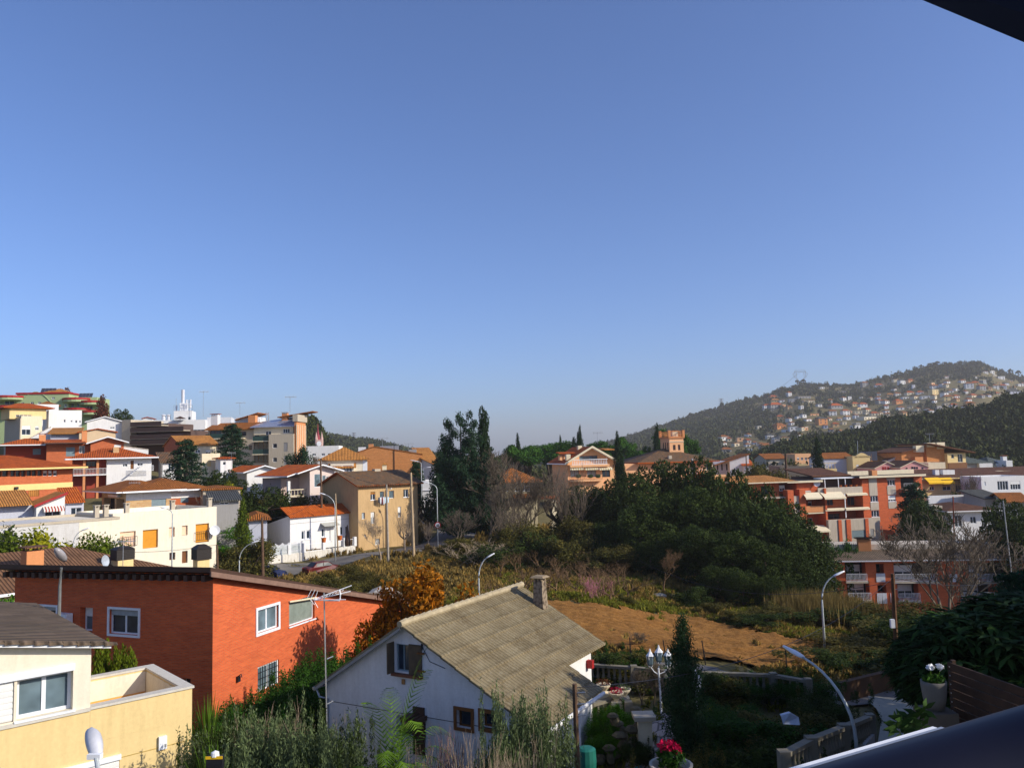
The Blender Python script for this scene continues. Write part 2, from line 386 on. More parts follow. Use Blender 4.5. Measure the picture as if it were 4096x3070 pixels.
 def balustrade(s,x0,x1,y,z0,h=.9,mat=None,gap=.28,name='balustrade',ax='x'):
  m=MB();P=(lambda a,z:(a,y,z))if ax=='x' else(lambda a,z:(y,a,z))
  def e(a0,a1,zz0,zz1,tt):
   p=list(P(a0,zz0));q=list(P(a1,zz1));i=1 if ax=='x' else 0;p[i]-=tt;q[i]+=tt;m.box(p,q)
  e(x0,x1,z0+h-.12,z0+h,.13);e(x0,x1,z0,z0+.1,.12)
  n=max(2,int((x1-x0)/gap))
  for i in range(n):
   a=x0+(x1-x0)*(i+.5)/n
   m.lathe([(.05,0),(.05,.08),(.085,(h-.22)*.35),(.04,(h-.22)*.62),(.055,(h-.22)*.8),(.05,h-.22)],P(a,z0+.1),6)
  return m.build(name,mat or W,s.root)
 def done(s):return s.root
# ================================================================ NEAR BUILDINGS
b=Bld('yellow_house','cream and yellow rendered house with empty roof terrace and brown roof at lower left','house',k('d5',1655,960),26,42,-12.5)
xr=b.F(k('d5',777,1140))[0];cz=b.F(k('d5',1655,965))[1];yb=b.R(k('d5',1310,768))[0]
s_l,c_l=lin(*b.F(k('d5',0,600)),*b.F(k('d5',830,606)))
pl=[(s_l,0,c_l)]
b.win('F',0,k('d5',150,900),k('d5',625,1150),'w',n=2,rec=.28,gm=GLB,ft=.09,sill=True)
b.winr('F',0,(b.F(k('d5',0,880))[0]-1.1,b.F(k('d5',125,885))[0],*[b.rect('F',0,k('d5',150,900),k('d5',625,1150))[i]for i in(2,3)]),'shut',bm=BLIND,rec=.12)
b.wall(-9.5,xr,0,8.5,cz-.02,cz+4.5,CREAMW,planes=pl,name='upper_wall')
b.win('F',0.0,k('d5',600,1670),k('d5',1035,1640),'void')if False else None
r0=b.F(k('d5',1030,1580));b.winr('F',0,(r0[0]-1.75,r0[0],r0[1]-1.2,r0[1]),'shut',bm=BLIND,rec=.08,sill=True)
b.wall(-9.5,0,0,yb,0,cz-.95,YEL,name='wall')
b.wall(-9.5,xr+.02,yb,8.5,0,cz-.021,YEL,name='rear_wall');b.bx('front_band',-9.5,xr-.002,0,yb-.002,cz-.949,cz-.022,YEL)
m=MB();t=.28
m.box((xr+.002,0,cz-.948),(0,t,cz));m.box((-t,t+.002,cz-.948),(0,yb,cz));m.box((xr+.002,yb-t,cz-.948),(-t-.002,yb,cz));m.build('parapet',[YEL],b.root)
m=MB();m.box((xr+.05,t+.002,cz-.9),(-t-.002,t+.02,cz-.06));m.box((-t-.02,t+.03,cz-.9),(-t-.002,yb-t-.04,cz-.06));m.box((xr+.01,yb-t-.02,cz-.9),(-t-.03,yb-t-.002,cz-.06));m.build('parapet_lining',CREAMW,b.root)
m=MB();m.box((xr+.002,-.05,cz+.002),(.05,t+.03,cz+.07));m.box((-t-.03,t+.032,cz+.002),(.05,yb+.04,cz+.07));m.box((xr+.002,yb-t-.03,cz+.002),(-t-.032,yb+.04,cz+.07));m.box((-9.5,-.05,cz-.03),(xr-.002,-.002,cz+.07))
m.build('coping',plaster('pale_coping_stone',(.62,.58,.50),.5),b.root)
b.bx('terrace_floor',xr+.01,-t-.01,t+.01,yb-t-.01,cz-.96,cz-.9,plaster('terrace_floor_tile',(.55,.38,.2),.7))
m=MB();m.box((xr+.06,yb-t-.03,cz-.9),(-t-.04,yb-t-.021,cz-.72));m.box((xr+.06,t+.021,cz-.9),(-t-.04,t+.03,cz-.72));m.build('skirting',plaster('orange_skirting',(.80,.40,.12),.5),b.root)
m=MB();xp=xr+.75;m.tube([(xp,yb-t-.2,cz-.9),(xp,yb-t-.2,cz-.35)],.025,6);m.tube([(xp-.03,yb-t-.2,cz-.35),(xp+.06,yb-t-.2,cz-.27)],.04,6);m.build('vent_pipe',STEEL,b.root)
ye=b.R(k('d5',240,240),b.F(k('d5',850,600))[0]+.35)[0]
b.roof(-10,b.F(k('d5',850,600))[0]+.25,-.35,min(9.5,ye),pl,TCH,.14,edge=WP)
m=MB()
for i in range(22):
 xx=-9.9+i*.36;zz=s_l*xx+c_l
 if xx<xr+.3:m.add([(xx,-.42,zz+.15),(xx+.36,-.42,zz+.13+s_l*.36),(xx+.36,-.3,zz+.17+s_l*.36),(xx,-.3,zz+.19),(xx,-.42,zz+.06),(xx+.36,-.42,zz+.10+s_l*.36),(xx+.36,-.3,zz+.1+s_l*.36),(xx,-.3,zz+.06)],[(0,1,2,3),(4,7,6,5),(0,4,5,1),(1,5,6,2),(2,6,7,3),(3,7,4,0)])
m.build('rake_tiles',TCH[0],b.root)
r=b.rect('F',0,k('d5',150,900),k('d5',625,1150));b.bx('shutter_box',r[0]-1.4,r[1]+.03,-.07,-.002,r[3]+.012,r[3]+.2,PVC)
r1=(r0[0]-1.8,r0[0]+.03);b.bx('shutter_box',*r1,-.07,-.002,r0[1]+.012,r0[1]+.16,PVC)
r=b.rect('F',0,k('d5',1362,1385),k('d5',1430,1480));mb_=b.bx('meter_box',r[0],r[1],-.09,-.002,r[2],r[3],PVC);b.bx('meter_label',r[0]+.16,r[1]-.02,-.094,-.091,r[2]+.06,r[2]+.15,STEEL,mb_)
m=MB();r=b.F(k('d5',1640,1410));m.box((-3.2,-.012,r[1]-.01),(-.02,-.002,r[1]+.01));r=b.F(k('d5',1650,1595));m.box((-3.2,-.012,r[1]-.01),(-.02,-.002,r[1]+.01));m.build('render_joint',plain('joint_mortar',(.45,.33,.14),.9),b.root)  # seam lines of the render in darker mortar
b=Bld('brick_house','big orange brick house with long low lean-to roof, right face sunlit','house',k('d5',1835,0),35,-20.9,-11.6)
s_b,c_b=lin(0,b.R(k('d5',1830,10))[1]+.12,12.6,b.R(k('d6',1230,205))[1]+.1)
s_x,c_x=0.015,0
pl=[(s_x,s_b,c_b)]
for tl,br,st in((('d5',945,285),('d5',1192,515),'w'),(('d5',335,262),('d5',485,400),'w')):
 b.win('F',0,k(*tl),k(*br),st,n=2,rec=.16,sur=.1,gm=GL,blind=.25,bm=CURT,ft=.07)
b.win('F',0,k('d5',690,270),k('d5',795,490),'w',n=1,rec=.35,gm=GLB,blind=.4,sur=.0,ft=.07)
b.win('F',0,k('d5',1560,880),k('d5',1640,1050),'w',n=1,rec=.3,sill=True)
b.win('R',0,k('d6',278,300),k('d6',457,440),'w',n=2,rec=.14,sur=.12,blind=0,gm=GLB,ft=.07)
b.win('R',0,k('d6',282,790),k('d6',465,925),'w',n=2,rec=.12,grid=9,gm=GLB,ft=.07)
rt=b.rect('R',0,k('d6',552,245),k('d6',770,345))
b.winr('R',0,(rt[0],rt[1]+.02,rt[2]-.12,rt[3]+.1),'w',n=1,rec=.18,gm=plain('grey_frosted_pane',(.22,.25,.22),.4),sill=True,ft=.05)
b.win('R',0,k('d6',1205,510),k('d6',1275,585),'w',n=1,rec=.2,gm=GL)
b.wall(-12,0,0,17,0,9,BR,planes=pl,lift=.03)
b.roof(-12.7,.35,-.55,17.4,pl,TCH,.22,edge=DKB)
m=MB()
for i in range(26):
 x=-12.2+i*.48;m.box((x,-.5,s_x*x+c_b-.26),(x+.2,-.004,s_x*x+c_b-.01))
m.build('rafter_ends',DKB,b.root)
m=MB();m.add([(.36,-.6,c_b+.2),(.36,17.4,c_b+.2+s_b*17.4),(.44,17.4,c_b+.2+s_b*17.4),(.44,-.6,c_b+.2),(.36,-.6,c_b-.02),(.36,17.4,c_b-.02+s_b*17.4),(.44,17.4,c_b-.02+s_b*17.4),(.44,-.6,c_b-.02)],[(0,1,2,3),(4,7,6,5),(0,4,5,1),(1,5,6,2),(2,6,7,3),(3,7,4,0)])
m.build('roof_trim',plain('weathered_trim_board',(.20,.13,.10),.7),b.root)
r=b.rect('R',0,k('d6',552,245),k('d6',770,345));m=MB();m.add([(.0,r[0]-.05,r[3]+.16),(.10,r[0]-.05,r[3]+.16),(.10,r[1]+.08,r[3]-.02),(0,r[1]+.08,r[3]-.02),(.0,r[0]-.05,r[3]+.09),(.10,r[0]-.05,r[3]+.09),(.10,r[1]+.08,r[3]-.1),(0,r[1]+.08,r[3]-.1)],[(0,3,2,1),(4,5,6,7),(0,1,5,4),(1,2,6,5),(2,3,7,6),(3,0,4,7)]);m.build('lintel',CREAM,b.root)
q=b.R(k('d6',105,875));m=MB();m.box((.002,q[0]-.09,q[1]-.18),(.12,q[0]+.09,q[1]+.05));m.tube([(.05,q[0],q[1]+.05),(.22,q[0],q[1]+.16),(.26,q[0],q[1]+.02)],.025,6);m.build('wall_lantern',DKM,b.root)
q=b.F(k('d5',520,330));m=MB();m.box((q[0],-.42,q[1]-.55),(q[0]+.85,-.05,q[1]+.1));ac=m.build('air_conditioner',PVC,b.root);MB().lathe([(.0,0),(.2,0),(.2,.02),(0,.021)],(0,0,0),14).build('fan_grille',DKM,ac).matrix_local=Matrix.Translation((q[0]+.38,-.43,q[1]-.22))@Matrix.Rotation(RAD(90),4,'X')
b=Bld('gable_house','white rendered gable house with corrugated taupe roof and brown attic shutters, centre foreground','house',k('d6',1510,415),27,-29.3,-11.6)
za=b.F(k('d6',1510,412))[1];eL=b.F(k('d6',775,940));eR=b.F(k('d7',540,1560))
sR,cR=lin(0,za-.1,eR[0],eR[1]-.1);sL,cL=lin(eL[0],eL[1]-.1,0,za-.1)
pl=[(sL,0,cL),(sR,0,cR)]
ratt=b.rect('F',.12,k('d6',1450,590),k('d6',1570,840))
b.winr('F',.25,ratt,'w',n=2,rec=.12,fr=BLG,ft=.04)
b.win('F',.25,k('d6',1475,1190),k('d6',1730,1430),'w',n=2,rec=.2,fr=PVC,blind=.25,gm=GL)
b.win('F',.25,k('d6',1995,1150),k('d6',2125,1320),'w',n=1,rec=.2,fr=WOODB,sur=.1)
r3=b.rect('F',.25,k('d7',60,1390),k('d7',200,1540));b.winr('F',.25,r3,'w',n=1,rec=.2,fr=WOODB,sur=.12)
b.wall(-3.45,4.35,.25,4.5,0,7,plaster('pale_grey_white_render',(.74,.72,.70),.55),planes=pl,name='wall')
b.wall(-3.45,3.25,4.501,8.0,0,7,W,planes=pl,name='rear_wall')
plr=[(sL,0,cL),(sR,0,cR)]
cor=NT('corrugated_cement_sheet');o_=cor.tc.outputs['Object'];sp_=cor.n('ShaderNodeSeparateXYZ');cor.l(o_,sp_.inputs[0])
wv_=cor.math('SINE',cor.math('MULTIPLY',sp_.outputs[1],2*math.pi/.18));st_=cor.math('FRACT',cor.math('MULTIPLY',sp_.outputs[0],1/.52))
nz_=cor.noise(o_,.8,6,.7);base_=cor.ramp(nz_,[(.3,(.14,.105,.055)),(.5,(.22,.175,.10)),(.8,(.29,.24,.145))])
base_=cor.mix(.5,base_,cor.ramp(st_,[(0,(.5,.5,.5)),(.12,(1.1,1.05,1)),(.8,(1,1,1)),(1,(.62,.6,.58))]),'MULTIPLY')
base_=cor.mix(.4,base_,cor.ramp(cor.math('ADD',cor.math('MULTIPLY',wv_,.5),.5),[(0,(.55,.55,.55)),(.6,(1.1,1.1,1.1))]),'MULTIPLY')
cb_=cor.n('ShaderNodeCombineXYZ');cor.l(cor.math('FLOOR',cor.math('MULTIPLY',sp_.outputs[0],1/.52)),cb_.inputs[0]);cor.l(cor.math('FLOOR',cor.math('MULTIPLY',sp_.outputs[1],1/.9)),cb_.inputs[1]);wn_=cor.n('ShaderNodeTexWhiteNoise',noise_dimensions='2D');cor.l(cb_.outputs[0],wn_.inputs['Vector']);base_=cor.mix(.6,base_,cor.ramp(wn_.outputs['Value'],[(0,(.72,.70,.66)),(1,(1.2,1.2,1.2))]),'MULTIPLY')
fl_=cor.ramp(cor.noise(o_,6,4,.8),[(.5,(0,0,0)),(.68,(1,1,1))]);base_=cor.mix(cor.math('MULTIPLY',fl_,.5),base_,(.36,.31,.21))
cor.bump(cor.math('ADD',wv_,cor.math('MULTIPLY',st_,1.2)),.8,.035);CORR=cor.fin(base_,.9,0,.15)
xe=eR[0];xs=b.F(k('d7',790,985),4.72)[0]
def slab(m,pts,th,mi=0):
 n=len(pts);up=[(p[0],p[1],p[2]+th)for p in pts];m.add(up+list(pts),[tuple(range(n)),tuple(range(2*n-1,n-1,-1))]+[(i,i+n,(i+1)%n+n,(i+1)%n)for i in range(n)],mi)
zr=lambda x:sR*x+cR
m=MB();x1=3.72;x2=5.04
N1=7
for i in range(N1):
 a=x1*i/N1;c=x1*(i+1)/N1+.05
 slab(m,[(a,-.02,zr(a)-.00),(c,-.02,zr(c)+.03),(c,8.3,zr(c)+.03),(a,8.3,zr(a))],.07)
for i in range(3):
 a=x1+(x2-x1)*i/3;c=x1+(x2-x1)*(i+1)/3+.04
 slab(m,[(a,-.02,zr(a)),(c,-.02,zr(c)+.03),(c,4.85,zr(c)+.03),(a,4.85,zr(a))],.07)
zl=lambda x:sL*x+cL
slab(m,[(eL[0],-.02,zl(eL[0])),(-.02,-.02,zl(-.02)),(-.02,8.3,zl(-.02)),(eL[0],8.3,zl(eL[0]))],.08)
m.build('roof',CORR,b.root)
m=MB()
for i in range(24):m.tube([(0,-.05+i*.35,za-.02),(0,.33+i*.35,za+.0)],[.11,.13],8)
m.build('ridge_cap',plain('sandy_ridge_tile',(.40,.34,.24),.9,var=.4),b.root)
m=MB();slab(m,[(eL[0]-.02,-.05,zl(eL[0])-.1),(0,-.05,za-.22),(0,.0,za-.22),(eL[0]-.02,0,zl(eL[0])-.1)],.1);m.build('barge_board',plain('grey_barge',(.3,.29,.27),.8),b.root)
for y0_,x_,l_ in((-.02,xe+.07,4.85),):MB().tube([(x_,-.1,zr(x_)-.02),(x_,l_,zr(x_)-.02)],.07,8).build('gutter',W,b.root)
m=MB();m.tube([(eL[0]-.08,.0,zl(eL[0])-.03),(eL[0]-.08,8,zl(eL[0])-.03)],.06,8);m.tube([(eL[0]-.05,.12,zl(eL[0])-.06),(eL[0]+.1,.12,zl(eL[0])-.32),(-3.4,.2,zl(eL[0])-.36),(-3.38,.2,0)],.04,6);m.build('gutter',STEEL,b.root)
def rp(p):
 q=ray(p);t=(b.o.z*0+b.zb+cR+sR*(-b.o.dot(b.X)));t=(b.zb+cR-sR*b.o.dot(b.X))/(q.z-sR*q.dot(b.X));g=q*t-b.o;return g.dot(b.X),g.dot(b.Y)
cx,cy=1.22,7.7;zt=b.F(k('d7',555,262),7.4)[1]
STN=plaster('rubble_stone',(.30,.24,.17),1.0)
mm_=NT('rubble_stonework');oo_=mm_.tc.outputs['Object'];vv_=mm_.n('ShaderNodeTexVoronoi',feature='F1');vv_.inputs['Scale'].default_value=7;mm_.l(oo_,vv_.inputs['Vector'])
cc_=mm_.ramp(vv_.outputs['Distance'],[(.0,(.34,.27,.19)),(.5,(.25,.19,.13)),(.8,(.08,.06,.045))]);mm_.bump(vv_.outputs['Distance'],-.6,.04);RUB=mm_.fin(cc_,.95,0,.1)
m=MB();m.add([(cx-.24,cy-.24,zr(cx)-.4),(cx+.24,cy-.24,zr(cx)-.4),(cx+.24,cy+.24,zr(cx)-.4),(cx-.24,cy+.24,zr(cx)-.4),(cx-.19,cy-.19,zt-.02),(cx+.19,cy-.19,zt-.02),(cx+.19,cy+.19,zt-.02),(cx-.19,cy+.19,zt-.02)],[(4,5,6,7),(0,1,5,4),(1,2,6,5),(2,3,7,6),(3,0,4,7)])
ch=m.build('chimney',RUB,b.root)
m=MB()
for dx in(-.14,0,.14):
 for dy in(-.14,.14):m.box((cx+dx-.03,cy+dy-.05,zt-.018),(cx+dx+.04,cy+dy+.05,zt+.1))
m.add([(cx-.32,cy-.3,zt+.10),(cx+.32,cy-.3,zt+.10),(cx+.32,cy+.3,zt+.10),(cx-.32,cy+.3,zt+.10),(cx-.22,cy-.2,zt+.17),(cx+.22,cy-.2,zt+.17),(cx+.22,cy+.2,zt+.17),(cx-.22,cy+.2,zt+.17)],[(0,3,2,1),(4,5,6,7),(0,1,5,4),(1,2,6,5),(2,3,7,6),(3,0,4,7)]);m.build('chimney_cap',STN,ch)
a0,a1,z0,z1=ratt
def shutter(name,x0,x1_,y0,y1_,zz0,zz1):
 m=MB();n=9;m.box((x0,y0,zz0),(x1_,y1_,zz1))
 o=m.build(name,plain('weathered_shutter',(.10,.075,.05),.8,var=.4)if 'weathered_shutter' not in MT else MT['weathered_shutter'],b.root);return o
shutter('shutter',a0-.10,a0-.06,-.12,.24,z0-.05,z1+.06)
shutter('shutter',a1+.01,a1+.52,.19,.235,z0-.05,z1+.04)
m=MB();m.box((a0-.1,.08,z0-.14),(a1+.55,.248,z0-.055));m.build('window_sill',plain('brown_sill',(.16,.07,.045),.8),b.root)
m=MB();m.box((a1+.4,.1,z1-.22),(a1+.68,.188,z1-.18));m.box((a1+.4,.1,z0+.1),(a1+.7,.188,z0+.14));m.build('shutter_hinge',WOODB,b.root)
m=MB();q=b.F(k('d6',1540,905),.25);m.box((q[0]-.06,.2,q[1]-.1),(q[0]+.06,.248,q[1]+.06));m.build('house_plaque',plain('ochre_plaque',(.35,.2,.1),.7),b.root)
m=MB();q=b.F(k('d6',1270,1255),.25);m.ell((q[0],.23,q[1]),(.14,.03,.09));m.build('wall_stain_patch',plain('exposed_mortar',(.28,.26,.25),.95),b.root)
m=MB();q0_=b.F(k('d6',860,1070),.25);m.box((-3.3,.243,q0_[1]-.01),(4.0,.249,q0_[1]+.01));q=b.F(k('d6',1700,610),.25);m.tube([(q[0],.22,q[1]+.1),(q[0]+.0,.2,q[1]-.1)],.03,5);m.tube([(q[0],.235,q[1]),(q[0]+.3,.235,q[1]-.45),(q[0]+.9,.235,q[1]-.6)],.012,4);m.build('wall_cable',DKM,b.root)
q=b.F(k('d6',1665,1190),.25);m=MB()
for i in range(5):
 m.box((q[0]-.38+i*.15,-.25,q[1]-.1-abs(i-2)*.02),(q[0]-.24+i*.15,.24,q[1]+.04-abs(i-2)*.02))
m.build('window_canopy',DKB,b.root)
q=b.F(k('d6',1670,1330),.25);b.bx('open_shutter',q[0]-.2,q[0]+.25,.19,.24,q[1]-.75,q[1]+.75,DKB)
q=b.R(k('d7',965,950),3.25)
m=MB();m.box((3.26,q[0]-.1,q[1]-.25),(3.5,q[0]+.1,q[1]+.05));m.build('wall_lantern',REDP,b.root)
GH=b
# ================================================================ LEFT SIDE, MIDDLE DISTANCE
b=Bld('tiled_house','low house under broad purplish brown tiled roof with orange brick chimney, behind the brick house','house',k('d1',820,1140),50,50,-13)
zr_=b.F(k('d1',500,870),5)[1]
z_e=b.F(k('d1',820,1160))[1]
b2=None
e0=-22;e1=9
rz_=3.0
ze=-7.35-b.zb
pl=hip(-15,7.2,-1.5,9.5,ze,.33)
b.wall(-14.3,6.5,-.8,8.8,0,8,CREAM,planes=pl)
b.roof(-15,7.2,-1.5,9.5,pl,TP,.16,edge=WP)
q=b.F(k('d1',400,1150),0);zt=b.F(k('d1',430,955),0)[1]
qx,_=b.F(k('d1',410,1000),.5);c=b.chimney(qx,.5,ze+.2,zt,.95,TERRA,TP[0])
q=b.F(k('d1',1545,1060),.2);zt=b.F(k('d1',1545,1060),.2)[1];b.chimney(q[0],.2,ze,zt,1.0,YEL,cap=False)
m=MB();x_=q[0];m.box((x_-.58,-.30,zt),(x_+.58,.65,zt+.68));m.add([(x_-.62,-.34,zt+.68),(x_+.62,-.34,zt+.68),(x_+.62,.7,zt+.68),(x_-.62,.7,zt+.68),(x_-.35,-.1,zt+.84),(x_+.35,-.1,zt+.84),(x_+.35,.45,zt+.84),(x_-.35,.45,zt+.84)],[(4,5,6,7),(0,1,5,4),(1,2,6,5),(2,3,7,6),(3,0,4,7)])
for i in range(6):m.box((x_-.59,-.33,zt+.08+i*.1),(x_+.59,-.302,zt+.12+i*.1))
m.build('chimney_cowl',plain('dark_louvre',(.02,.015,.012),.6),b.root)
m=MB();q=b.F(k('d1',1315,1080),-.6);m.lathe([(0,0),(.2,.03),(.36,.1),(.37,.1),(.2,.01),(0,-.02)],(0,0,0),18);ds=m.build('satellite_dish',plain('grey_dish',(.38,.42,.46),.5),b.root);ds.matrix_local=Matrix.Translation((q[0],-.6,q[1]))@Matrix.Rotation(RAD(80),4,'X')@Matrix.Rotation(RAD(30),4,'Y')
MB().tube([(q[0],-.5,q[1]),(q[0]+.05,-.3,q[1]-.9)],.03,5).build('dish_mast',STEEL,b.root)
TH=b
b=Bld('barbecue_kitchen','small yellow outdoor kitchen with black louvred chimney hood beside the cream flat-roofed house','shed',k('d2',600,1190),60,45,-13)
x1=b.F(k('d2',790,1100))[0];zt=b.F(k('d2',600,1070))[1]
x1*=.8;b.wall(0,x1,0,.8,0,zt,YEL,name='wall')
m=MB();m.box((-.1,-.1,zt+.002),(x1+.1,.9,zt+.8));m.add([(-.16,-.16,zt+.8),(x1+.16,-.16,zt+.8),(x1+.16,.96,zt+.8),(-.16,.96,zt+.8),(.2,.2,zt+1.1),(x1-.2,.2,zt+1.1),(x1-.2,.6,zt+1.1),(.2,.6,zt+1.1)],[(0,3,2,1),(4,5,6,7),(0,1,5,4),(1,2,6,5),(2,3,7,6),(3,0,4,7)])
for i in range(7):m.box((-.12,-.13,zt+.06+i*.11),(x1+.12,-.101,zt+.11+i*.11))
m.build('chimney_hood',MT['dark_louvre'],b.root)
b=Bld('flat_roof_house','cream white flat-roofed house with orange roller blinds and satellite dish','house',k('d1',1425,560),82,50,-15.5)
zt=b.F(k('d1',1430,548))[1];U=b.F(k('d2',842,445))[0]
for tl,br,st,bm in((('d1',1515,715),('d1',1712,890),'shut',BLS),(('d1',1805,690),('d1',1995,905),'shut',BLO),(('d2',240,655),('d2',312,770),'shut',BLS),(('d2',402,635),('d2',475,750),'shut',BLS),(('d2',577,615),('d2',745,835),'shut',BLO),(('d2',245,975),('d2',320,1060),'w',None),(('d2',405,955),('d2',475,1100),'shut',WOODB),(('d2',575,920),('d2',750,1080),'w',None)):
 b.win('F',0,k(*tl),k(*br),st,bm=bm,rec=.3,fr=WOODB)
b.wall(0,U,0,9,0,zt,CREAMW)
b.flat(0,U,0,9,zt+.002,.5,CREAMW,over=0)
xL=b.F(k('d1',1003,590),-1.5)[0]
b.wall(xL,-.002,-1.5,8.8,0,b.F(k('d1',1003,590),-1.5)[1],CREAMW,name='side_wing')
z2=b.F(k('d1',1003,590),-1.5)[1];xw=xL-9
b.wall(xw,xL-.002,-1.49,8.5,0,z2,plaster('shade_greyed_white_render',(.60,.58,.55),.5),name='rear_wing')  # greyer, darker copy of the cream white render, wing's shade in the colour
b.flat(xw,-.01,-1.5,8.8,z2+.002,.25,BEIGE,over=.05)
m=MB();q=b.F(k('d2',830,690),-.35);m.lathe([(0,0),(.3,.04),(.55,.14),(.56,.14),(.3,.02),(0,-.02)],(0,0,0),18);ds=m.build('satellite_dish',WP,b.root);ds.matrix_local=Matrix.Translation((q[0]-.2,-.5,q[1]))@Matrix.Rotation(RAD(75),4,'X')@Matrix.Rotation(RAD(-25),4,'Y');MB().tube([(q[0]-.2,-.5,q[1]),(q[0]-.4,0,q[1]-.4)],.035,5).build('dish_bracket',STEEL,b.root)
m=MB()
for px_,py_ in((565,740),(560,745)):pass
for a_,c_ in(((('d1',1500,900)),('d1',1720,900)),(('d2',565,820),('d2',760,800))):
 p=b.F(k(*a_));q=b.F(k(*c_));m.box((p[0],-.25,p[1]+.0),(q[0],-.21,p[1]+.05));m.box((p[0],-.25,p[1]+.9),(q[0],-.21,p[1]+.95))
 for i in range(9):x=p[0]+(q[0]-p[0])*i/8;m.box((x-.012,-.245,p[1]),(x+.012,-.215,p[1]+.9))
m.build('balcony_railing',DKM,b.root)
for i,(x_,y_)in enumerate(((1.6,.5),(6.5,.5),(10.8,.5),(-2.0,-.9),(-1.1,-.9))):
 b.chimney(x_,y_,(zt if x_>0 else z2)+.3,(zt if x_>0 else z2)+1.25,.42,BEIGE,BEIGE)
FR=b
b=Bld('hip_roof_house','house with long brown hipped roof and tall grey shutters above the flat-roofed house','house',k('c1',1590,1500),98,44,-7.6)
zE=b.F(k('c1',1590,1478))[1]
def W2D(a,bb,st,**kw):b.win('F',0,k(*a),k(*bb),st,**kw)
W2D(('c1',1915,1500),('c1',2098,1655),'shut',bm=BLG,fr=BLG);
x3=b.F(k('c2',385,1470),-1.2)[0]
b.win('F',0,k('c2',20,1490),k('c2',0,1655),'void')if False else None
U=b.F(k('c2',268,1440))[0];U2=b.F(k('c2',665,1420),1.8)[0]
b.win('F',1.8,k('c2',388,1470),k('c2',488,1600),'shut',bm=BLG,fr=BLG)
b.winr('L',0,(.6,3.4,.15,zE-.8),'w',n=3,fr=DKB,rec=.9);b.winr('L',0,(4.0,8.2,.15,zE-.8),'w',n=4,fr=DKB,rec=.9)
b.wall(0,U,0,9,0,zE,BRY);b.wall(U+.002,U2,1.8,10,0,zE-.1,BRL,name='wall')
b.bx('frieze',0.02,U-.02,-.06,-.002,zE-1.0,zE-.02,W);b.bx('frieze',U+.05,U2-.02,1.73,1.798,zE-1.1,zE-.12,W)
zL=b.F(k('c1',1075,1640),2)[1]
pl1=hip(-1.6,U+1.2,-1.6,11.5,zE,.30);b.roof(-1.6,U+1.2,-1.6,11.5,pl1,TB,.14,edge=WP)
pl2=hip(U-4,U2+1.3,.6,12,zE-.15,.30);b.roof(U-4,U2+1.3,.6,12,pl2,TB,.14,name='rear_roof',edge=WP)
b.bx('gutter',-.9,U+1.3,-1.7,-1.602,zE-.02,zE+.16,WP);b.bx('gutter',U+1.35,U2+1.4,.5,.598,zE-.17,zE+.0,WP)
b.railing(-3,U+1,-1.2,0,1.0,DKM,bars=False);b.railing(U+1.1,U2,-.9,0,1.0,DKM,bars=False)
b.bx('terrace_slab',-1.2,U2+.3,-1.5,11,-.25,-.002,BEIGE)
b.bx('awning_case',-.5,-.1,1.5,5,zE-.6,zE-.3,STEEL)
b=Bld('red_verge_house','small white house with striped awning and bright red verge board under a brown tile roof','house',k('d1',460,400),92,40,-14)
zt=b.F(k('d1',840,240))[1];U=b.F(k('d1',820,300))[0];zl=b.F(k('d1',460,385))[1]
sA,cA=lin(0,zl,U,zt);pl=[(sA,0,cA)]
b.win('F',0,k('d1',575,445),k('d1',765,570),'w',gm=GL,rec=.5)
b.wall(0,U,0,6,0,zt+2,W,planes=pl)
b.wall(-7,-.002,1.5,6,0,zl+.1,LILAC,name='side_wing')
b.roof(-.2,U+.2,-.5,6.5,[(sA,0,cA)],TS,.14);b.roof(-8,-.21,.3,6.6,[(.0,.24,zl+.1-.05)],TS,.12,name='side_roof')
m=MB();m.add([(-.3,-.58,cA-.3*sA-.02),(U+.2,-.58,cA+sA*(U+.2)-.02),(U+.2,-.58,cA+sA*(U+.2)+.26),(-.3,-.58,cA-.3*sA+.26),(-.3,-.502,cA-.3*sA-.02),(U+.2,-.502,cA+sA*(U+.2)-.02),(U+.2,-.502,cA+sA*(U+.2)+.26),(-.3,-.502,cA-.3*sA+.26)],[(0,1,2,3),(4,7,6,5),(0,4,5,1),(1,5,6,2),(2,6,7,3),(3,7,4,0)]);m.build('verge_board',REDP,b.root)
r=b.rect('F',0,k('d1',540,395),k('d1',800,430));aw=NT('striped_awning_cloth');s_=aw.n('ShaderNodeSeparateXYZ');aw.l(aw.tc.outputs['Object'],s_.inputs[0]);AW=aw.fin(aw.ramp(aw.math('FRACT',aw.math('MULTIPLY',s_.outputs[0],3.2)),[(.48,(.75,.72,.65)),(.52,(.35,.06,.04))]),.8)
m=MB();m.add([(r[0],-.02,r[3]),(r[1],-.02,r[3]),(r[1],-.8,r[2]+.1),(r[0],-.8,r[2]+.1),(r[1],-.8,r[2]-.12),(r[0],-.8,r[2]-.12)],[(0,1,2,3),(3,2,4,5)]);m.build('awning',AW,b.root)
b=Bld('tiled_outbuilding','small outbuilding with orange tiled lean-to roof between the white and the hip-roofed house','shed',k('d1',830,330),97,38,-13)
U=b.F(k('d1',1060,300))[0];zt=b.F(k('d1',830,335))[1];pl=[(0,.28,zt)]
b.win('F',0,k('d1',895,410),k('d1',1030,490),'w',rec=.2);b.wall(0,U,0,5,0,9,LILAC,planes=pl);b.roof(-.2,U+.1,-.5,5.4,pl,TO,.14)
b=Bld('banded_brick_building','long orange brick building with wide yellow band and row of small windows at left edge','building',k('c1',912,1400),112,62,-11)
zE=b.F(k('c1',912,1170))[1]
zb1=b.F(k('c1',912,1345))[1];zb0=b.F(k('c1',912,1420))[1]
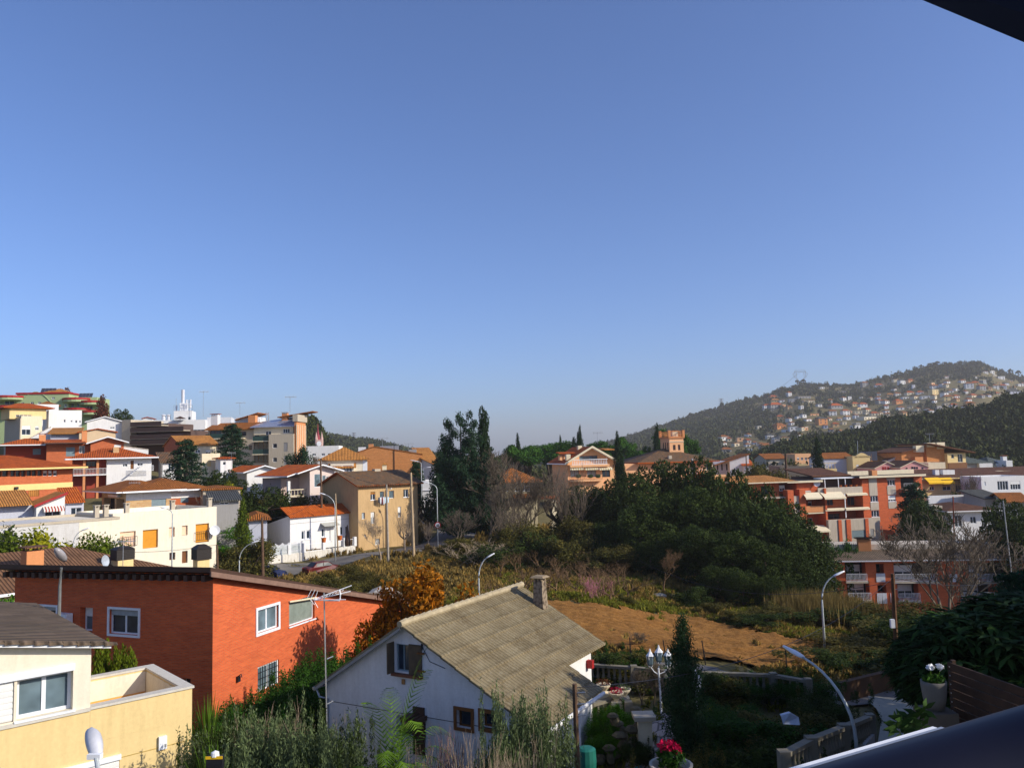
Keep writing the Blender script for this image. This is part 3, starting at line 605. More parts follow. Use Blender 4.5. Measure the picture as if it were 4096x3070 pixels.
for i,(xa,xb)in enumerate(((545,600),(610,662),(675,725),(475,530),(405,460),(340,395),(270,320),(200,258),(135,190),(30,98),(-45,15))):
 b.win('F',0,k('c1',xa,1200),k('c1',xb,1268 if xa>300 else 1275),'w',n=1,rec=.25,blind=.5 if i<3 else 0,fr=PVC if i<3 else WOODB)
b.win('F',0,k('d1',135,205),k('d1',235,370),'shut',bm=GREEN,fr=GREEN);b.win('F',0,k('d1',360,190),k('d1',495,260),'shut',bm=TS[0],fr=WOODB)
b.wall(-32,0,0,11,0,zE,BRL)
b.bx('yellow_band',-32,.05,-.06,-.002,zb0,zb1,YELB);b.bx('yellow_band',-32,.05,-.06,-.002,zb0-4.0,zb0-3.3,YELB)
pl=hip(-33.5,1.3,-1.4,12.5,zE,.26);b.roof(-33.5,1.3,-1.4,12.5,pl,TR,.2,edge=YELB)
b.bx('gutter',-33.5,1.3,-1.5,-1.402,zE-.02,zE+.2,YELB)
q=b.F(k('c1',205,1420),-.2);b.bx('floodlight',q[0]-.2,q[0]+.2,-.4,-.065,q[1]-.2,q[1]+.15,DKM)
b=Bld('veranda_house','white house with brown hipped roof, brown-pillared veranda and brick chimney','house',k('c1',1350,1060),132,30,-5.5)
zE=b.F(k('c1',1350,1052))[1];U=b.F(k('c1',1915,1040))[0]
for tl,br,st,bm in((('c1',1550,1080),('c1',1608,1150),'w',0),(('c1',1735,1072),('c1',1805,1140),'w',0),(('c1',1650,1075),('c1',1690,1180),'shut',WOODB)):
 b.win('F',0,k(*tl),k(*br),st,bm=bm or BLIND,blind=.6,rec=.15)
b.wall(0,U,0,9,-1,zE,W)
xl=b.F(k('c1',925,1100),1.8)[0];zf=b.F(k('c1',1205,1250),-.2)[1]
b.win('F',1.8,k('c1',1090,1080),k('c1',1220,1150),'w',rec=.3,fr=WOODB)
b.wall(xl,-.002,1.8,9,-2,zE,plaster('dark_wine_red_render',(.30,.08,.06),.3),name='veranda_wall')  # veranda wall in one dark wine red
for zx in(1065,1235):
 q=b.F(k('c1',zx,1100),-.3);b.bx('pillar',q[0]-.18,q[0]+.18,-.45,-.1,-2,zE,TERRA)
b.bx('balcony_slab',xl,-.01,-.6,1.79,zf-.15,zf,W);x_=b.F(k('c1',1215,1200),-.6)[0]
b.railing(xl,-.05,-.55,zf,1.0,W,gap=.2)
b.roof(xl-1.2,U+1,-1.2,10,hip(xl-1.2,U+1,-1.2,10,zE,.3),TR,.16,edge=WP)
b.bx('gutter',xl-1.2,U+1,-1.3,-1.202,zE-.05,zE+.16,WP)
q=b.F(k('c1',1465,1000),2);b.chimney(q[0],2,zE,b.F(k('c1',1465,905),2)[1],.9,BRY,cap=False)
m=MB();q=b.F(k('c1',1640,1240),-1);q2=b.F(k('c1',1690,1170),-1)
for i in range(8):m.box((q[0]+i*.25,-1.4,q[1]+i*.2-.1),(q[0]+i*.25+.25,-.5,q[1]+i*.2));
m.build('outside_stair',WP,b.root);b.railing(q2[0],q2[0]+3,-1.2,q2[1]-.5,.9,WP)
b=Bld('brick_villa','dark red brick villa with white-edged angular tile roof','house',k('c1',1145,860),152,32,-3)
zE=b.F(k('c1',1145,850))[1];U=b.F(k('c1',1565,850))[0];zr_=b.F(k('c1',1300,790))[1]
pl=[(lin(0,zE,U*.45,zr_)[0],0,zE),(-lin(0,zE,U*.45,zr_)[0]*.9,0,zE+lin(0,zE,U*.45,zr_)[0]*.95*U+.0)]
b.win('F',0,k('c1',1440,875),k('c1',1530,920),'w',blind=.7,rec=.12)
b.wall(0,U,0,8,0,10,BRL,planes=pl,lift=.02)
b.roof(-.8,U+.8,-1,8.5,pl,TO,.2,edge=WP)
xl=b.F(k('c1',590,900),1)[0]
b.win('F',1.5,k('c1',835,905),k('c1',945,1020),'shut',bm=BLG,fr=DKB);b.win('F',1.5,k('c1',1000,890),k('c1',1070,980),'w',gm=GLB)
b.wall(xl,-.002,1.5,8,0,zE,BRL,name='middle_wall')
b.roof(xl-.5,-.801,-.6,8,[(.0,.10,zE-.05)],TO,.18,name='middle_roof',edge=DKB)
xl2=xl-6.5;b.win('F',4,k('c1',415,925),k('c1',515,1000),'shut',bm=BLG,fr=DKB)
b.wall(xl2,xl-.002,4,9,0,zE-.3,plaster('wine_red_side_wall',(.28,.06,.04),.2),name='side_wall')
b.roof(xl2-1.2,xl-.501,1.2,9.5,hip(xl2-1.2,xl+5,1.2,9.5,zE-.3,.3),TO,.18,name='side_roof',edge=WP)
q=b.F(k('c1',1065,790),3);b.chimney(q[0],3,zE,b.F(k('c1',1065,705),3)[1],.9,TERRA,TERRA,cap=False)
q=b.F(k('c1',535,770),4);b.chimney(q[0],4,zE,b.F(k('c1',535,750),4)[1],1.1,TERRA)
def simple(name,label,cat,cp,d,head,zb,U,D,zt,mat,wins=(),roof=None,rm=None,base=None,edge=None,slope=.28,over=.5,fr=None,chim=(),bm=None,rec=.12,wn=2):
 b=Bld(name,label,cat,cp,d,head,zb)
 U=b.F(U)[0]if isinstance(U,tuple)else U
 zt=b.F(zt)[1]if isinstance(zt,tuple)else zt-zb
 for wd in wins:
  st=wd[2]if len(wd)>2 else 'w'
  b.win(wd[3]if len(wd)>3 else 'F',wd[4]if len(wd)>4 else 0,k(*wd[0]),k(*wd[1]),st,fr=fr,bm=bm,rec=rec,blind=.4 if st=='w' and random.random()<.35 else 0,n=wn)
 pl=None;lo,hi=min(0,U),max(0,U)
 if roof=='hip':pl=hip(lo-over,hi+over,-over,D+over,zt-slope*over*.6,slope)
 elif roof=='gabX':pl=gabX(-over,zt-slope*over*.6,D/2,zt+slope*D/2,D+over,zt-slope*over*.6)
 elif roof=='gabY':pl=gabY(lo-over,zt-slope*over,(lo+hi)/2,zt+slope*(hi-lo)/2,hi+over,zt-slope*over)
 elif roof=='monoX':pl=[(slope,0,zt-slope*lo)]
 elif roof=='monoY':pl=[(0,slope,zt-slope*.5)]
 b.wall(lo,hi,0,D,0,zt if not pl else zt+8,mat,planes=pl)
 if pl:b.roof(lo-over,hi+over,-over,D+over,pl,rm or TR,.18,edge=edge)
 else:b.flat(lo,hi,0,D,zt+.002,.45,mat)
 for(cx,cy,h,ww)in chim:b.chimney(lo+cx*(hi-lo),cy*D,zt-.3,zt+h,ww,mat)
 return b
simple('white_garden_wall','white boundary wall sloping down right of the red brick villa','wall',k('c1',1560,900),156,30,-2,k('c1',1875,950),1,k('c1',1560,900),W,roof='monoX',rm=TW,slope=-.16,over=.05)
b=simple('beige_block','tall beige house with shaded brown side and recessed white balcony window at far left','house',k('c1',262,800),178,48,0,k('c1',535,545),11,k('c1',262,535),CREAM,[(('c1',275,635),('c1',385,750),'w'),(('c1',445,640),('c1',490,690),'w')],chim=())
xx=b.F(k('c1',262,800))[0];b.bx('shade_toned_side_wall',-.2,-.003,.02,10.98,0,b.F(k('c1',262,540))[1],BEIGE);  # darker slab over the cream side, its shade put into the colour
zz=b.F(k('c1',262,540))[1]
b.win('F',3,k('c1',200,495),k('c1',400,525),'w',n=4);b.wall(-1.5,6,3,9,zz,zz+2.4,YEL,name='attic');b.roof(-3,7.5,2,10,hip(-3,7.5,2,10,zz+2.4,.3),TR,.18)
simple('white_block','plain white flat-roofed block with three tiny windows and shaded side','house',k('c1',612,650),188,38,1,k('c1',1035,480),9,k('c1',612,462),W,[(('c1',805,555),('c1',828,592),'w'),(('c1',892,555),('c1',915,590),'w'),(('c1',950,565),('c1',975,600),'w'),(('c1',1000,568),('c1',1020,598),'w')],wn=1)
simple('white_gabled_annex','white annex with steep sloping gable beside the plain white block','house',k('c1',370,790),172,30,2,k('c1',640,700),5,k('c1',370,800),W,roof='monoX',rm=TW,slope=.62,over=.05)
simple('dark_terrace_house','white-railed house with dark shaded veranda below the pale green building','house',k('c1',400,480),198,35,5,k('c1',740,470),9,k('c1',400,385),W,[(('c1',440,430),('c1',560,500),'w'),(('c1',600,440),('c1',720,490),'w')],roof=None,fr=WOODB)
simple('brown_pyramid_roof_house','house with low brown pyramid roof in front of the pale green building','house',k('c1',470,400),204,35,7,k('c1',740,385),9,k('c1',470,378),W,roof='hip',rm=TB,slope=.42)
b=simple('tan_gable_house','low cream house with long orange roof and blank tan gable, above the red brick villa','house',k('c1',1000,760),166,30,0,k('c1',1460,740),13,k('c1',1000,720),plaster('tan_smooth_render',(.66,.50,.32),.3),roof='gabY',rm=TO,slope=.2,over=.4)
b=Bld('orange_shed_row','long low shed with orange roof left of the blank tan gable','shed',k('c1',640,770),168,25,0)
U=b.F(k('c1',995,760))[0];zt=b.F(k('c1',640,735))[1];b.win('F',0,k('c1',700,760),k('c1',760,775),'w');b.wall(0,U,0,9,-1,zt,LILAC);b.roof(-.5,U+.5,-1,9.5,[(.0,.15,zt)],TS,.2)
simple('white_chalet','white gabled chalet with brown rafters near the dark cypress on the hill','house',k('c1',1100,600),192,28,3,k('c1',1545,600),9,k('c1',1100,585),W,[(('c1',1390,640),('c1',1445,670),'w')],roof='gabY',rm=TB,slope=.3,edge=WP)
b=Bld('green_apartment_building','pale green apartment building with dark red balcony bands and rooftop solar panels','building',k('c1',210,380),232,8,6)
zt=b.F(k('c1',210,240))[1];U=b.F(k('c1',870,270))[0]
for tl,br in((('c1',265,340),('c1',305,370)),(('c1',385,335),('c1',425,370)),(('c1',655,272),('c1',690,300)),(('c1',480,335),('c1',520,360)),(('c1',815,360),('c1',840,400))):b.win('F',0,k(*tl),k(*br),'w',sill=True)
b.wall(0,U,0,12,-4,zt,GREENW);b.flat(0,U,0,12,zt+.002,.5,REDP,over=.25)
m=MB();q0_=b.F(k('c1',250,350));q1_=b.F(k('c1',650,345));n=16;pts=[]
for i in range(n+1):t=i/n;pts.append((q0_[0]+(q1_[0]-q0_[0])*t,-.08,q0_[1]+math.sin(math.pi*t)*3.2))
m.tube(pts,.12,5);m.build('arched_moulding',GREENW,b.root)
def curved(xc,zc,rr,name='balcony'):
 m=MB();m.lathe([(rr*.6,-1.0),(rr,-.6),(rr,.0),(0,.001)],(xc,1,zc),20);o=m.build(name,GREENW,b.root)
 MB().lathe([(rr+.15,.01),(rr+.15,.55),(rr,.6),(rr,.02)],(xc,1,zc),20).build('balcony_parapet',REDP,o)
for zx,zy,rr in((100,285,4.3),(100,410,4.3),(1145,345,3.3),(1145,470,3.3),(950,310,3.6),(960,440,3.6)):
 q=b.F(k('c1',zx,zy));curved(q[0],q[1],rr)
q=b.F(k('c1',20,320));b.win('F',1.5,k('c1',60,300),k('c1',180,370),'w');b.wall(q[0]-3,-.002,1.5,12,-4,zt-.5,GREENW,name='left_wing')
q=b.F(k('c1',1200,320));b.win('F',1.5,k('c1',900,350),k('c1',930,400),'w');b.win('F',1.5,k('c1',975,350),k('c1',1000,400),'w');b.win('F',1.5,k('c1',1095,380),k('c1',1170,430),'w');b.wall(U+.002,q[0],1.5,12,-4,b.F(k('c1',1100,270))[1],GREENW,name='right_wing')
b.roof(b.F(k('c1',500,260))[0],b.F(k('c1',800,260))[0],2,11,hip(b.F(k('c1',500,260))[0],b.F(k('c1',800,260))[0],2,11,zt+.5,.4),TS,.2)
for x0_,x1_,y_ in((505,695,205),(985,1160,268)):
 a=b.F(k('c1',x0_,y_),3);c=b.F(k('c1',x1_,y_),3);n=4
 for i in range(n):
  xa=a[0]+(c[0]-a[0])*i/n;xb_=a[0]+(c[0]-a[0])*(i+.93)/n
  m=MB();m.add([(xa,3,a[1]-.6),(xb_,3,a[1]-.6),(xb_,4.2,a[1]+1.1),(xa,4.2,a[1]+1.1),(xa,3.08,a[1]-.66),(xb_,3.08,a[1]-.66),(xb_,4.28,a[1]+1.05),(xa,4.28,a[1]+1.05)],[(0,1,2,3),(4,7,6,5),(0,4,5,1),(1,5,6,2),(2,6,7,3),(3,7,4,0)]);m.build('solar_panel',plain('dark_panel',(.05,.055,.075),.3)if 'dark_panel' not in MT else MT['dark_panel'],b.root)
simple('grey_lean_to','small grey-roofed brown lean-to right of the veranda house','shed',k('c1',2055,1180),136,30,-5,k('c2',330,1150),6,k('c1',2055,1085),W,[(('c2',230,1110),('c2',300,1200),'w')],roof='monoY',rm=TG,slope=.25)
b=simple('ridge_roof_house','brown brick side and cream front house with orange-brown roof beside the tall conifer','house',k('c2',400,1010),150,38,-4,k('c2',835,880),11,k('c2',400,880),CREAM,[(('c2',575,920),('c2',635,975),'w'),(('c2',705,940),('c2',765,1010),'w')],roof='gabX',rm=TS,slope=.33)
zz=b.F(k('c2',400,880))[1];b.wall(-.3,-.003,.0,11,0,zz+8,BRL,planes=gabX(-.5,zz-.099,5.5,zz+.33*5.5,11.5,zz-.099),name='brick_side_wall')
simple('cream_terrace_house','cream balcony block with pale striped shutters below the orange-brown ridge roof','house',k('c2',655,1180),140,38,-5,k('c2',885,1160),7,k('c2',655,1020),CREAM,[(('c2',720,1080),('c2',775,1150),'shut')],bm=YEL)
simple('white_shed_with_tiles','small white hut with flat red tiled top beside the low orange roof','shed',k('c2',890,1130),138,36,-4,k('c2',1040,1120),3,k('c2',890,1050),W,[(('c2',920,1090),('c2',958,1130),'w')],roof='hip',rm=TR,slope=.15,wn=1)
b=simple('low_orange_roof_house','low house with wide orange roof and white gable verge, right of the hut','house',k('c2',1225,1300),132,34,-6.5,k('c2',1640,1180),12,k('c2',1225,1215),W,roof='gabY',rm=TO,slope=.3,over=.8,edge=WP)
b.bx('shade_beige_side_wall',-.12,-.003,.1,11.9,0,b.F(k('c2',1225,1215))[1]-.5,BEIGE)  # beige slab on the white side wall paints in the side's shade
simple('flat_brown_shed','long low beige shed with flat brown roof right of the hip-roofed house','shed',k('c2',670,1560),104,28,-10,k('c2',1140,1540),8,k('c2',670,1450),BEIGE,[(('c2',897,1500),('c2',958,1548),'w')],roof='hip',rm=TB,slope=.12,over=.3)
simple('grey_workshop','low grey workshop with slab roof below the beige shed','shed',k('d2',800,380),97,24,-11,k('d2',1120,360),7,k('d2',800,320),GREY,[(('d2',880,330),('d2',1000,360),'w')],roof='monoY',rm=TK,slope=.1)
simple('brown_tile_shed','shed with small brown tile roof left of the low white house','shed',k('d2',1245,700),98,20,-14,k('d2',1480,700),8,k('d2',1245,560),LILAC,roof='hip',rm=TB,slope=.4)
b=Bld('glazed_gable_house','pale house with bright orange tile roof and stepped glazed gable','house',k('c2',2020,1400),122,42,-9.5)
zE=b.F(k('c2',2020,1215))[1];U=b.F(k('c3',435,980))[0];zA=b.F(k('c3',250,820))[1];xA=b.F(k('c3',250,820))[0]
for tl,br in((('c3',180,930),('c3',258,1090)),(('c3',280,945),('c3',325,1085)),(('c3',330,960),('c3',370,1070)),(('c3',385,985),('c3',430,1060))):b.win('F',0,k(*tl),k(*br),'w',n=1,gm=GLB,rec=.1)
pl=gabY(-2.5,zE-.3,xA,zA,U+2,b.F(k('c3',490,915))[1])
b.wall(0,U,0,10,0,12,plaster('pinkish_render',(.72,.60,.54),.3),planes=pl)
b.win('F',3.5,k('c2',1870,1310),k('c2',1965,1390),'w');xq=b.F(k('c2',1750,1450),1)[0];b.wall(xq,-.003,3.5,10,0,zE-.9,plaster('pink_grey_render',(.50,.38,.34),.4),name='side_wall')
sr=pl[0][0];b.roof(-2.5,U+1.2,-1,11,pl,TO,.18,edge=WP)
b.roof(xq-.9,-2.501,-.4,11,[(sr,0,pl[0][2])],TO,.18,name='side_roof',edge=WP)
q=b.F(k('c2',1750,1450),1);b.bx('pillar',q[0]-.2,q[0]+.2,.8,1.2,0,zE-1.3,W);zf=b.F(k('c2',1850,1520),1)[1];b.bx('balcony_slab',q[0],-.01,.9,3.49,zf-.2,zf,BEIGE);b.balustrade(q[0]+.2,-.1,1.1,zf,1.0,CREAM,gap=.5)
b=Bld('grey_apartment_block','grey-beige apartment block with metal roof and ribbed orange flank wall on the skyline','building',k('c2',1815,1100),172,-2,-4)
y1_=min(12,b.R(k('c2',1965,640),.5)[0])
zt=b.F(k('c2',1815,735))[1];x0_=b.F(k('c2',1500,900))[0]
for tl,br,st in((('c2',1550,860),('c2',1605,915),'w'),(('c2',1550,1035),('c2',1605,1090),'w'),(('c2',1685,848),('c2',1738,960),'shut'),(('c2',1685,1015),('c2',1738,1125),'shut')):b.win('F',0,k(*tl),k(*br),st,bm=GREY,fr=PVC,wn=1)if False else b.win('F',0,k(*tl),k(*br),st,bm=GREY,n=1)
b.wall(x0_,0,0,y1_,-2,zt,BEIGE)
z2=b.F(k('c2',1790,640),1.5)[1];b.win('F',1.5,k('c2',1680,675),k('c2',1765,725),'w',n=3);b.win('F',1.5,k('c2',1460,705),k('c2',1530,750),'w')
xm=b.F(k('c2',1310,700),1.5)[0];b.wall(xm,-.5,1.5,y1_,zt-.01,z2,CREAM,name='attic_wall')
RIB=tiles('ribbed_orange_panel',(.62,.24,.10),(.45,.17,.08),'y',period=2.2)
m=MB()
b.wall(.01,.5,.5,y1_,-2,b.R(k('c2',1860,600),.5)[1]+.3,TERRA,name='flank_wall')
for i in range(6):
 y=.5+(y1_-.5)*i/5;m.box((.505,y-.14,-2),(.58,y+.14,b.R(k('c2',1860,620),.5)[1]))
m.build('flank_ribs',CREAM,b.root);b.bx('flank_parapet',-.3,.8,.3,y1_+.3,b.R(k('c2',1860,600),.5)[1]+.32,b.R(k('c2',1860,580),.5)[1]+1.5,BEIGE)
MET=plain('zinc_roof',(.42,.43,.50),.35,.5)
xs_,zs_=b.F(k('c2',1370,600),2);m=MB();zA_=b.F(k('c2',1800,520),9)[1]
m.add([(xm-.6,.8,z2+.0),(.3,.8,z2+.05),(.3,9,z2+2.7),(xm-.6,9,z2+1.6),(xm-.6,.8,z2-.15),(.3,.8,z2-.15),(.3,9,z2+2.5),(xm-.6,9,z2+1.4)],[(0,1,2,3),(4,7,6,5),(0,4,5,1),(1,5,6,2),(2,6,7,3),(3,7,4,0)]);m.build('metal_roof',MET,b.root)
q=b.F(k('c2',1710,520),6);b.chimney(q[0],6,z2,b.F(k('c2',1710,480),6)[1],1.2,TERRA,BEIGE)
b.roof(q[0]-1.5,q[0]+6.5,5.0,9,[(.14,0,z2+2.3-.14*q[0])],TB,.2)
zt2=b.F(k('c2',1100,770),2)[1];xw=b.F(k('c2',890,800),2)[0]
for z_a,z_b in((835,985),(1010,1100)):
 b.win('F',2,k('c2',1310,z_a),k('c2',1490,z_b),'w',n=3,gm=GL,fr=WOODB)
for tl,br in((('c2',1125,710),('c2',1215,760)),(('c2',1250,880),('c2',1290,940)),(('c2',1320,710),('c2',1380,800)),(('c2',760,690),('c2',900,770)),(('c2',1100,850),('c2',1170,900))):b.win('F',2,k(*tl),k(*br),'w',fr=WOODB)
zr_=b.F(k('c2',1100,680),2)[1];xw=b.F(k('c2',735,700),2)[0];b.wall(xw,x0_-.002,2,14,-2,zr_,BEIGE,name='balcony_wing')
for zy in(825,990):
 z_=b.F(k('c2',1400,zy),.5)[1];b.bx('balcony_slab',b.F(k('c2',1290,zy),.5)[0],x0_-.02,.4,1.99,z_-.2,z_,CREAM);b.bx('balcony_parapet',b.F(k('c2',1300,zy),.5)[0],x0_-.02,.42,.55,z_+.001,z_+1.0,plain('dark_green_balcony',(.03,.06,.05),.7)if 'dark_green_balcony' not in MT else MT['dark_green_balcony'])
z_=b.F(k('c2',1000,790),.8)[1];b.bx('balcony_slab',xw,b.F(k('c2',1180,800),.8)[0],.6,1.99,z_-.2,z_,CREAM);b.bx('balcony_parapet',xw,b.F(k('c2',1160,800),.8)[0],.62,.8,z_+.001,z_+1.0,MT['dark_green_balcony'])
b.roof(xw-.5,b.F(k('c2',1330,680),2)[0],1,7,[(0,.27,zr_-.4)],TB,.2,name='tiled_roof')
b.bx('roof_terrace_wall',b.F(k('c2',1080,560),8)[0],b.F(k('c2',1370,560),8)[0],8,13,zr_,b.F(k('c2',1150,530),8)[1],W)
q=b.F(k('c2',1380,480),8);b.roof(b.F(k('c2',1090,520),8)[0],q[0],7,13.5,[(.28,0,q[1]-.28*q[0])],TB,.2,name='attic_roof')
q=b.F(k('c2',1300,550),7.5);b.chimney(q[0],7.5,zr_,q[1]+.8,1.6,TERRA,cap=False)
q=b.F(k('c2',830,560),6);b.chimney(q[0],6,zr_-1,b.F(k('c2',830,500),6)[1],1.5,W)
for zx in(1468,1498):
 q=b.F(k('c2',zx,560),8);MB().tube([(q[0],8,q[1]-1),(q[0],8,b.F(k('c2',zx,465),8)[1])],.12,6).build('flue_pipe',STEEL,b.root)
b=Bld('white_telecom_building','white stepped building carrying phone masts on its lift tower','building',k('c2',370,690),214,14,0)
zt=b.F(k('c2',370,540))[1];x1_=b.F(k('c2',700,620))[0];x0_=b.F(k('c2',-20,600))[0]
b.win('F',0,k('c2',480,520),k('c2',515,560),'w',n=1)
b.win('F',0,k('c2',40,625),k('c2',100,660),'w');zl=b.F(k('c2',370,590))[1];b.win('F',0,k('c2',500,685),k('c2',690,735),'w',n=4)
b.wall(x0_,x1_,0,12,-6,zl,W);b.flat(x0_,x1_,0,12,zl+.002,.6,W)
xa,xb_=b.F(k('c2',300,500),2)[0],b.F(k('c2',532,500),2)[0];zT=b.F(k('c2',450,447),2)[1]
b.win('F',2,k('c2',482,520),k('c2',515,560),'w',n=1);b.wall(xa,xb_,2,9,zl,zT,W,name='lift_tower')
b.railing(xa,xb_,2.2,zT,1.6,STEEL,gap=.7,w_=.05)
for zx,z0_,z1_,r_ in((415,370,180,.42),(462,410,305,.22),(510,410,305,.25),(485,420,310,.08),(335,420,385,.25),(330,390,290,.05)):
 q=b.F(k('c2',zx,z0_),4);m=MB();m.tube([(q[0],4,zT),(q[0],4,q[1])],.08,5);m.tube([(q[0],4,q[1]),(q[0],4,b.F(k('c2',zx,z1_),4)[1])],r_,8);m.build('antenna_mast',W2 if r_>.1 else STEEL,b.root)
xd=b.F(k('c2',375,400),3);m=MB();m.box((xd[0],3,zT),(xd[0]+2,4,zT+2.2));m.build('equipment_box',WP,b.root)
xq=b.F(k('c2',380,560),-.8);m=MB();m.tube([(xq[0],-.8,zl-3),(xq[0],-.8,xq[1]+1)],.06,5);m.lathe([(1.6,0),(0,.7)],(xq[0],-.8,xq[1]+.3),10);m.build('parasol',DKB,b.root)
for zx in(172,235):
 q=b.F(k('c2',zx,525),3);m=MB();m.lathe([(.5,-1.2),(.5,0),(.3,.3),(.65,.4),(.65,.55),(0,.8)],(q[0],3,q[1]),10);m.build('roof_vent',W2,b.root)
x2_=b.F(k('c2',735,640),3)[0];b.wall(x1_+.002,x2_+6,3,12,-6,b.F(k('c2',750,530),3)[1],W2,name='right_wing')
b=Bld('dark_balcony_block','shaded dark apartment block with stacked deep balconies below the white rooftops','building',k('c2',440,800),190,-14,-4)
zt=b.F(k('c1',1830,610),0)[1];x0_=b.F(k('c1',1540,650))[0];xg=b.F(k('c1',1650,700))[0]
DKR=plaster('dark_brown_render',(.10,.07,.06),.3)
for zy in(640,735,810):b.win('F',2.2,k('c1',1680,zy-20),k('c1',1820,zy+30),'w',n=3,fr=WOODB)
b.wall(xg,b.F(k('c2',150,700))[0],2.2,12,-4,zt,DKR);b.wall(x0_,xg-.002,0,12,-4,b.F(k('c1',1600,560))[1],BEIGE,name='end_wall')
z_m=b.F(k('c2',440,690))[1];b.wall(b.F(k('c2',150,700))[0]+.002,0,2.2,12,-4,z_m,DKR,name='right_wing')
for zy,xe_ in((625,150),(700,430),(790,430),(860,430)):
 q=b.F(k('c2',100,zy),-.2);b.bx('balcony_slab',xg+.2,b.F(k('c2',xe_,zy),-.2)[0],-.4,2.19,q[1]-.2,q[1],BEIGE);b.bx('balcony_parapet',xg+.2,b.F(k('c2',xe_,zy),-.2)[0],-.42,-.402,q[1]-.1,q[1]+.9,DKR)
simple('white_penthouse','small white penthouse with tiled gable roof left of the telecom building','house',k('c1',1800,600),216,16,4,k('c1',1925,600),5,k('c1',1800,545),W,[(('c1',1855,550),('c1',1910,595),'w')],roof='gabY',rm=TR,slope=.25,over=.3)
b=Bld('low_white_house','long low white house with orange tiled eave above a stained white retaining wall','house',k('d2',1770,900),107,47,-12.2)
zE=b.F(k('d2',1770,515))[1];U=b.F(k('d3',733,500))[0]
for tl,br in((('d2',1910,700),('d2',1958,808)),(('d2',1975,690),('d2',2028,800)),(('d3',270,670),('d3',315,775)),(('d3',505,645),('d3',550,750)),(('d3',570,635),('d3',612,740)),(('d3',660,625),('d3',700,730))):b.win('F',0,k(*tl),k(*br),'w',n=1,ft=.12,sill=True,rec=.16)
b.win('F',0,k('d3',338,665),k('d3',385,825),'w',n=1,gm=BLIND,name='door')
b.wall(0,U,0,7.5,0,9,W,planes=[(0,-.23,zE+.05)]);b.roof(-.3,U,-.45,2.0,[(0,.5,zE)],TO,.14);b.roof(-.3,U,2.001,8,[(0,-.1,zE+1.2)],TG,.12,name='rear_roof')
m=MB();q=b.F(k('d3',5,600));m.box((0.02,-.03,q[1]-.02),(U-.02,-.004,q[1]+.02));m.build('wall_line',GREY,b.root)
q=b.F(k('d3',360,640),0);m=MB();m.add([(q[0]-1.3,-.02,q[1]+.55),(q[0]+1.3,-.02,q[1]+.55),(q[0]+1.3,-1.1,q[1]+.1),(q[0]-1.3,-1.1,q[1]+.1)],[(0,1,2,3)]);m.build('door_canopy',plain('canopy_panel',(.45,.45,.40),.5),b.root)
LW=b
b=Bld('retaining_wall','stained white retaining wall with iron fence and steps below the long low white house','wall',k('d2',1450,1150),101,47,-13.9)
U=b.F(k('d3',700,960))[0];zt=b.F(k('d2',1460,1030))[1];zt2=b.F(k('d3',700,880))[1]
STW=plaster('stained_white_wall',(.70,.66,.58),1.1)
m=MB();m.add([(0,0,-.5),(U,0,-.5),(U,0,zt2),(0,0,zt),(0,.3,-.5),(U,.3,-.5),(U,.3,zt2),(0,.3,zt)],[(0,1,2,3),(5,4,7,6),(3,2,6,7),(1,5,6,2),(4,0,3,7)]);m.build('wall',STW,b.root)
m=MB();zz2=lambda x:zt+(zt2-zt)*x/U
for x in(.1,U*.24,U*.40,U*.62,U*.86,U-.2):m.box((x,-.05,zz2(x)-.1),(x+.4,.35,zz2(x)+1.15))
m.build('gate_pillars',W,b.root)
m=MB()
for i in range(46):x=.6+i*(U*.36)/46;m.box((x,.12,zz2(x)),(x+.05,.17,zz2(x)+1.5-.25*abs(math.sin(i*.35))))
m.box((.5,.17,zz2(0)+.3),(U*.38,.2,zz2(0)+.36));m.box((.5,.17,zz2(0)+1.0),(U*.38,.2,zz2(0)+1.06));m.build('iron_fence',WP,b.root)
b.bx('green_mesh_screen',.5,U*.38,.22,.25,zt,zt+1.15,plain('green_mesh',(.04,.20,.06),.8))
b.railing(U*.42,U-.3,.15,zt2-.1,1.0,WP,bars=False)
CP.append((*list((b.o+b.X*5-b.Y*2))[:2],b.zb));CP.append((*list((b.o+b.X*14-b.Y*2))[:2],b.zb+.5))
RW=b
b=Bld('tan_apartment_house','weathered tan three-storey house with mossy roof, washing line and four upper windows','house',k('c3',735,1330),112,42,-13.2)
zE=b.F(k('c3',735,1090))[1];U=b.F(k('c3',1483,1090))[0]
for tl,br,kw in((('c3',890,1155),('c3',952,1255),dict(blind=.3,bm=TS[0],sill=True)),(('c3',1008,1150),('c3',1062,1240),dict(gm=GLB)),(('c3',1125,1140),('c3',1188,1232),dict(gm=GLB)),(('c3',1305,1125),('c3',1370,1218),dict(sill=True)),(('d3',893,462),('d3',945,605),dict(blind=.45,gm=CURT)),(('d3',1235,395),('d3',1278,525),dict(blind=.55)),(('d3',780,470),('d3',822,548),dict(gm=BLG)),(('d3',815,745),('d3',835,775),dict()),(('d3',950,800),('d3',1010,870),dict(gm=CURT))):
 b.win('F',0,k(*tl),k(*br),'w',n=1 if kw.get('gm')is GLB else 2,rec=.2,**kw)
b.wall(0,U,0,10.5,0,zE,TAN);zr_=b.F(k('c3',1000,880),5.2)[1]-.2;pl=gabX(-.6,zE-.05,5.2,zr_,11,zE-.05)
b.wall(0.0,U,.01,10.49,zE-.02,zE+4,TAN,planes=pl,name='gable_wall');b.roof(-.5,U+.7,-.6,11,pl,TG,.2,edge=TO[0])
m=MB();
for i in range(int((U+1)/.3)):m.tube([(-.4+i*.3,-.7,zE+.02),(-.4+i*.3,-.3,zE+.2)],.1,5)
m.build('eave_tiles',TG[0],b.root)
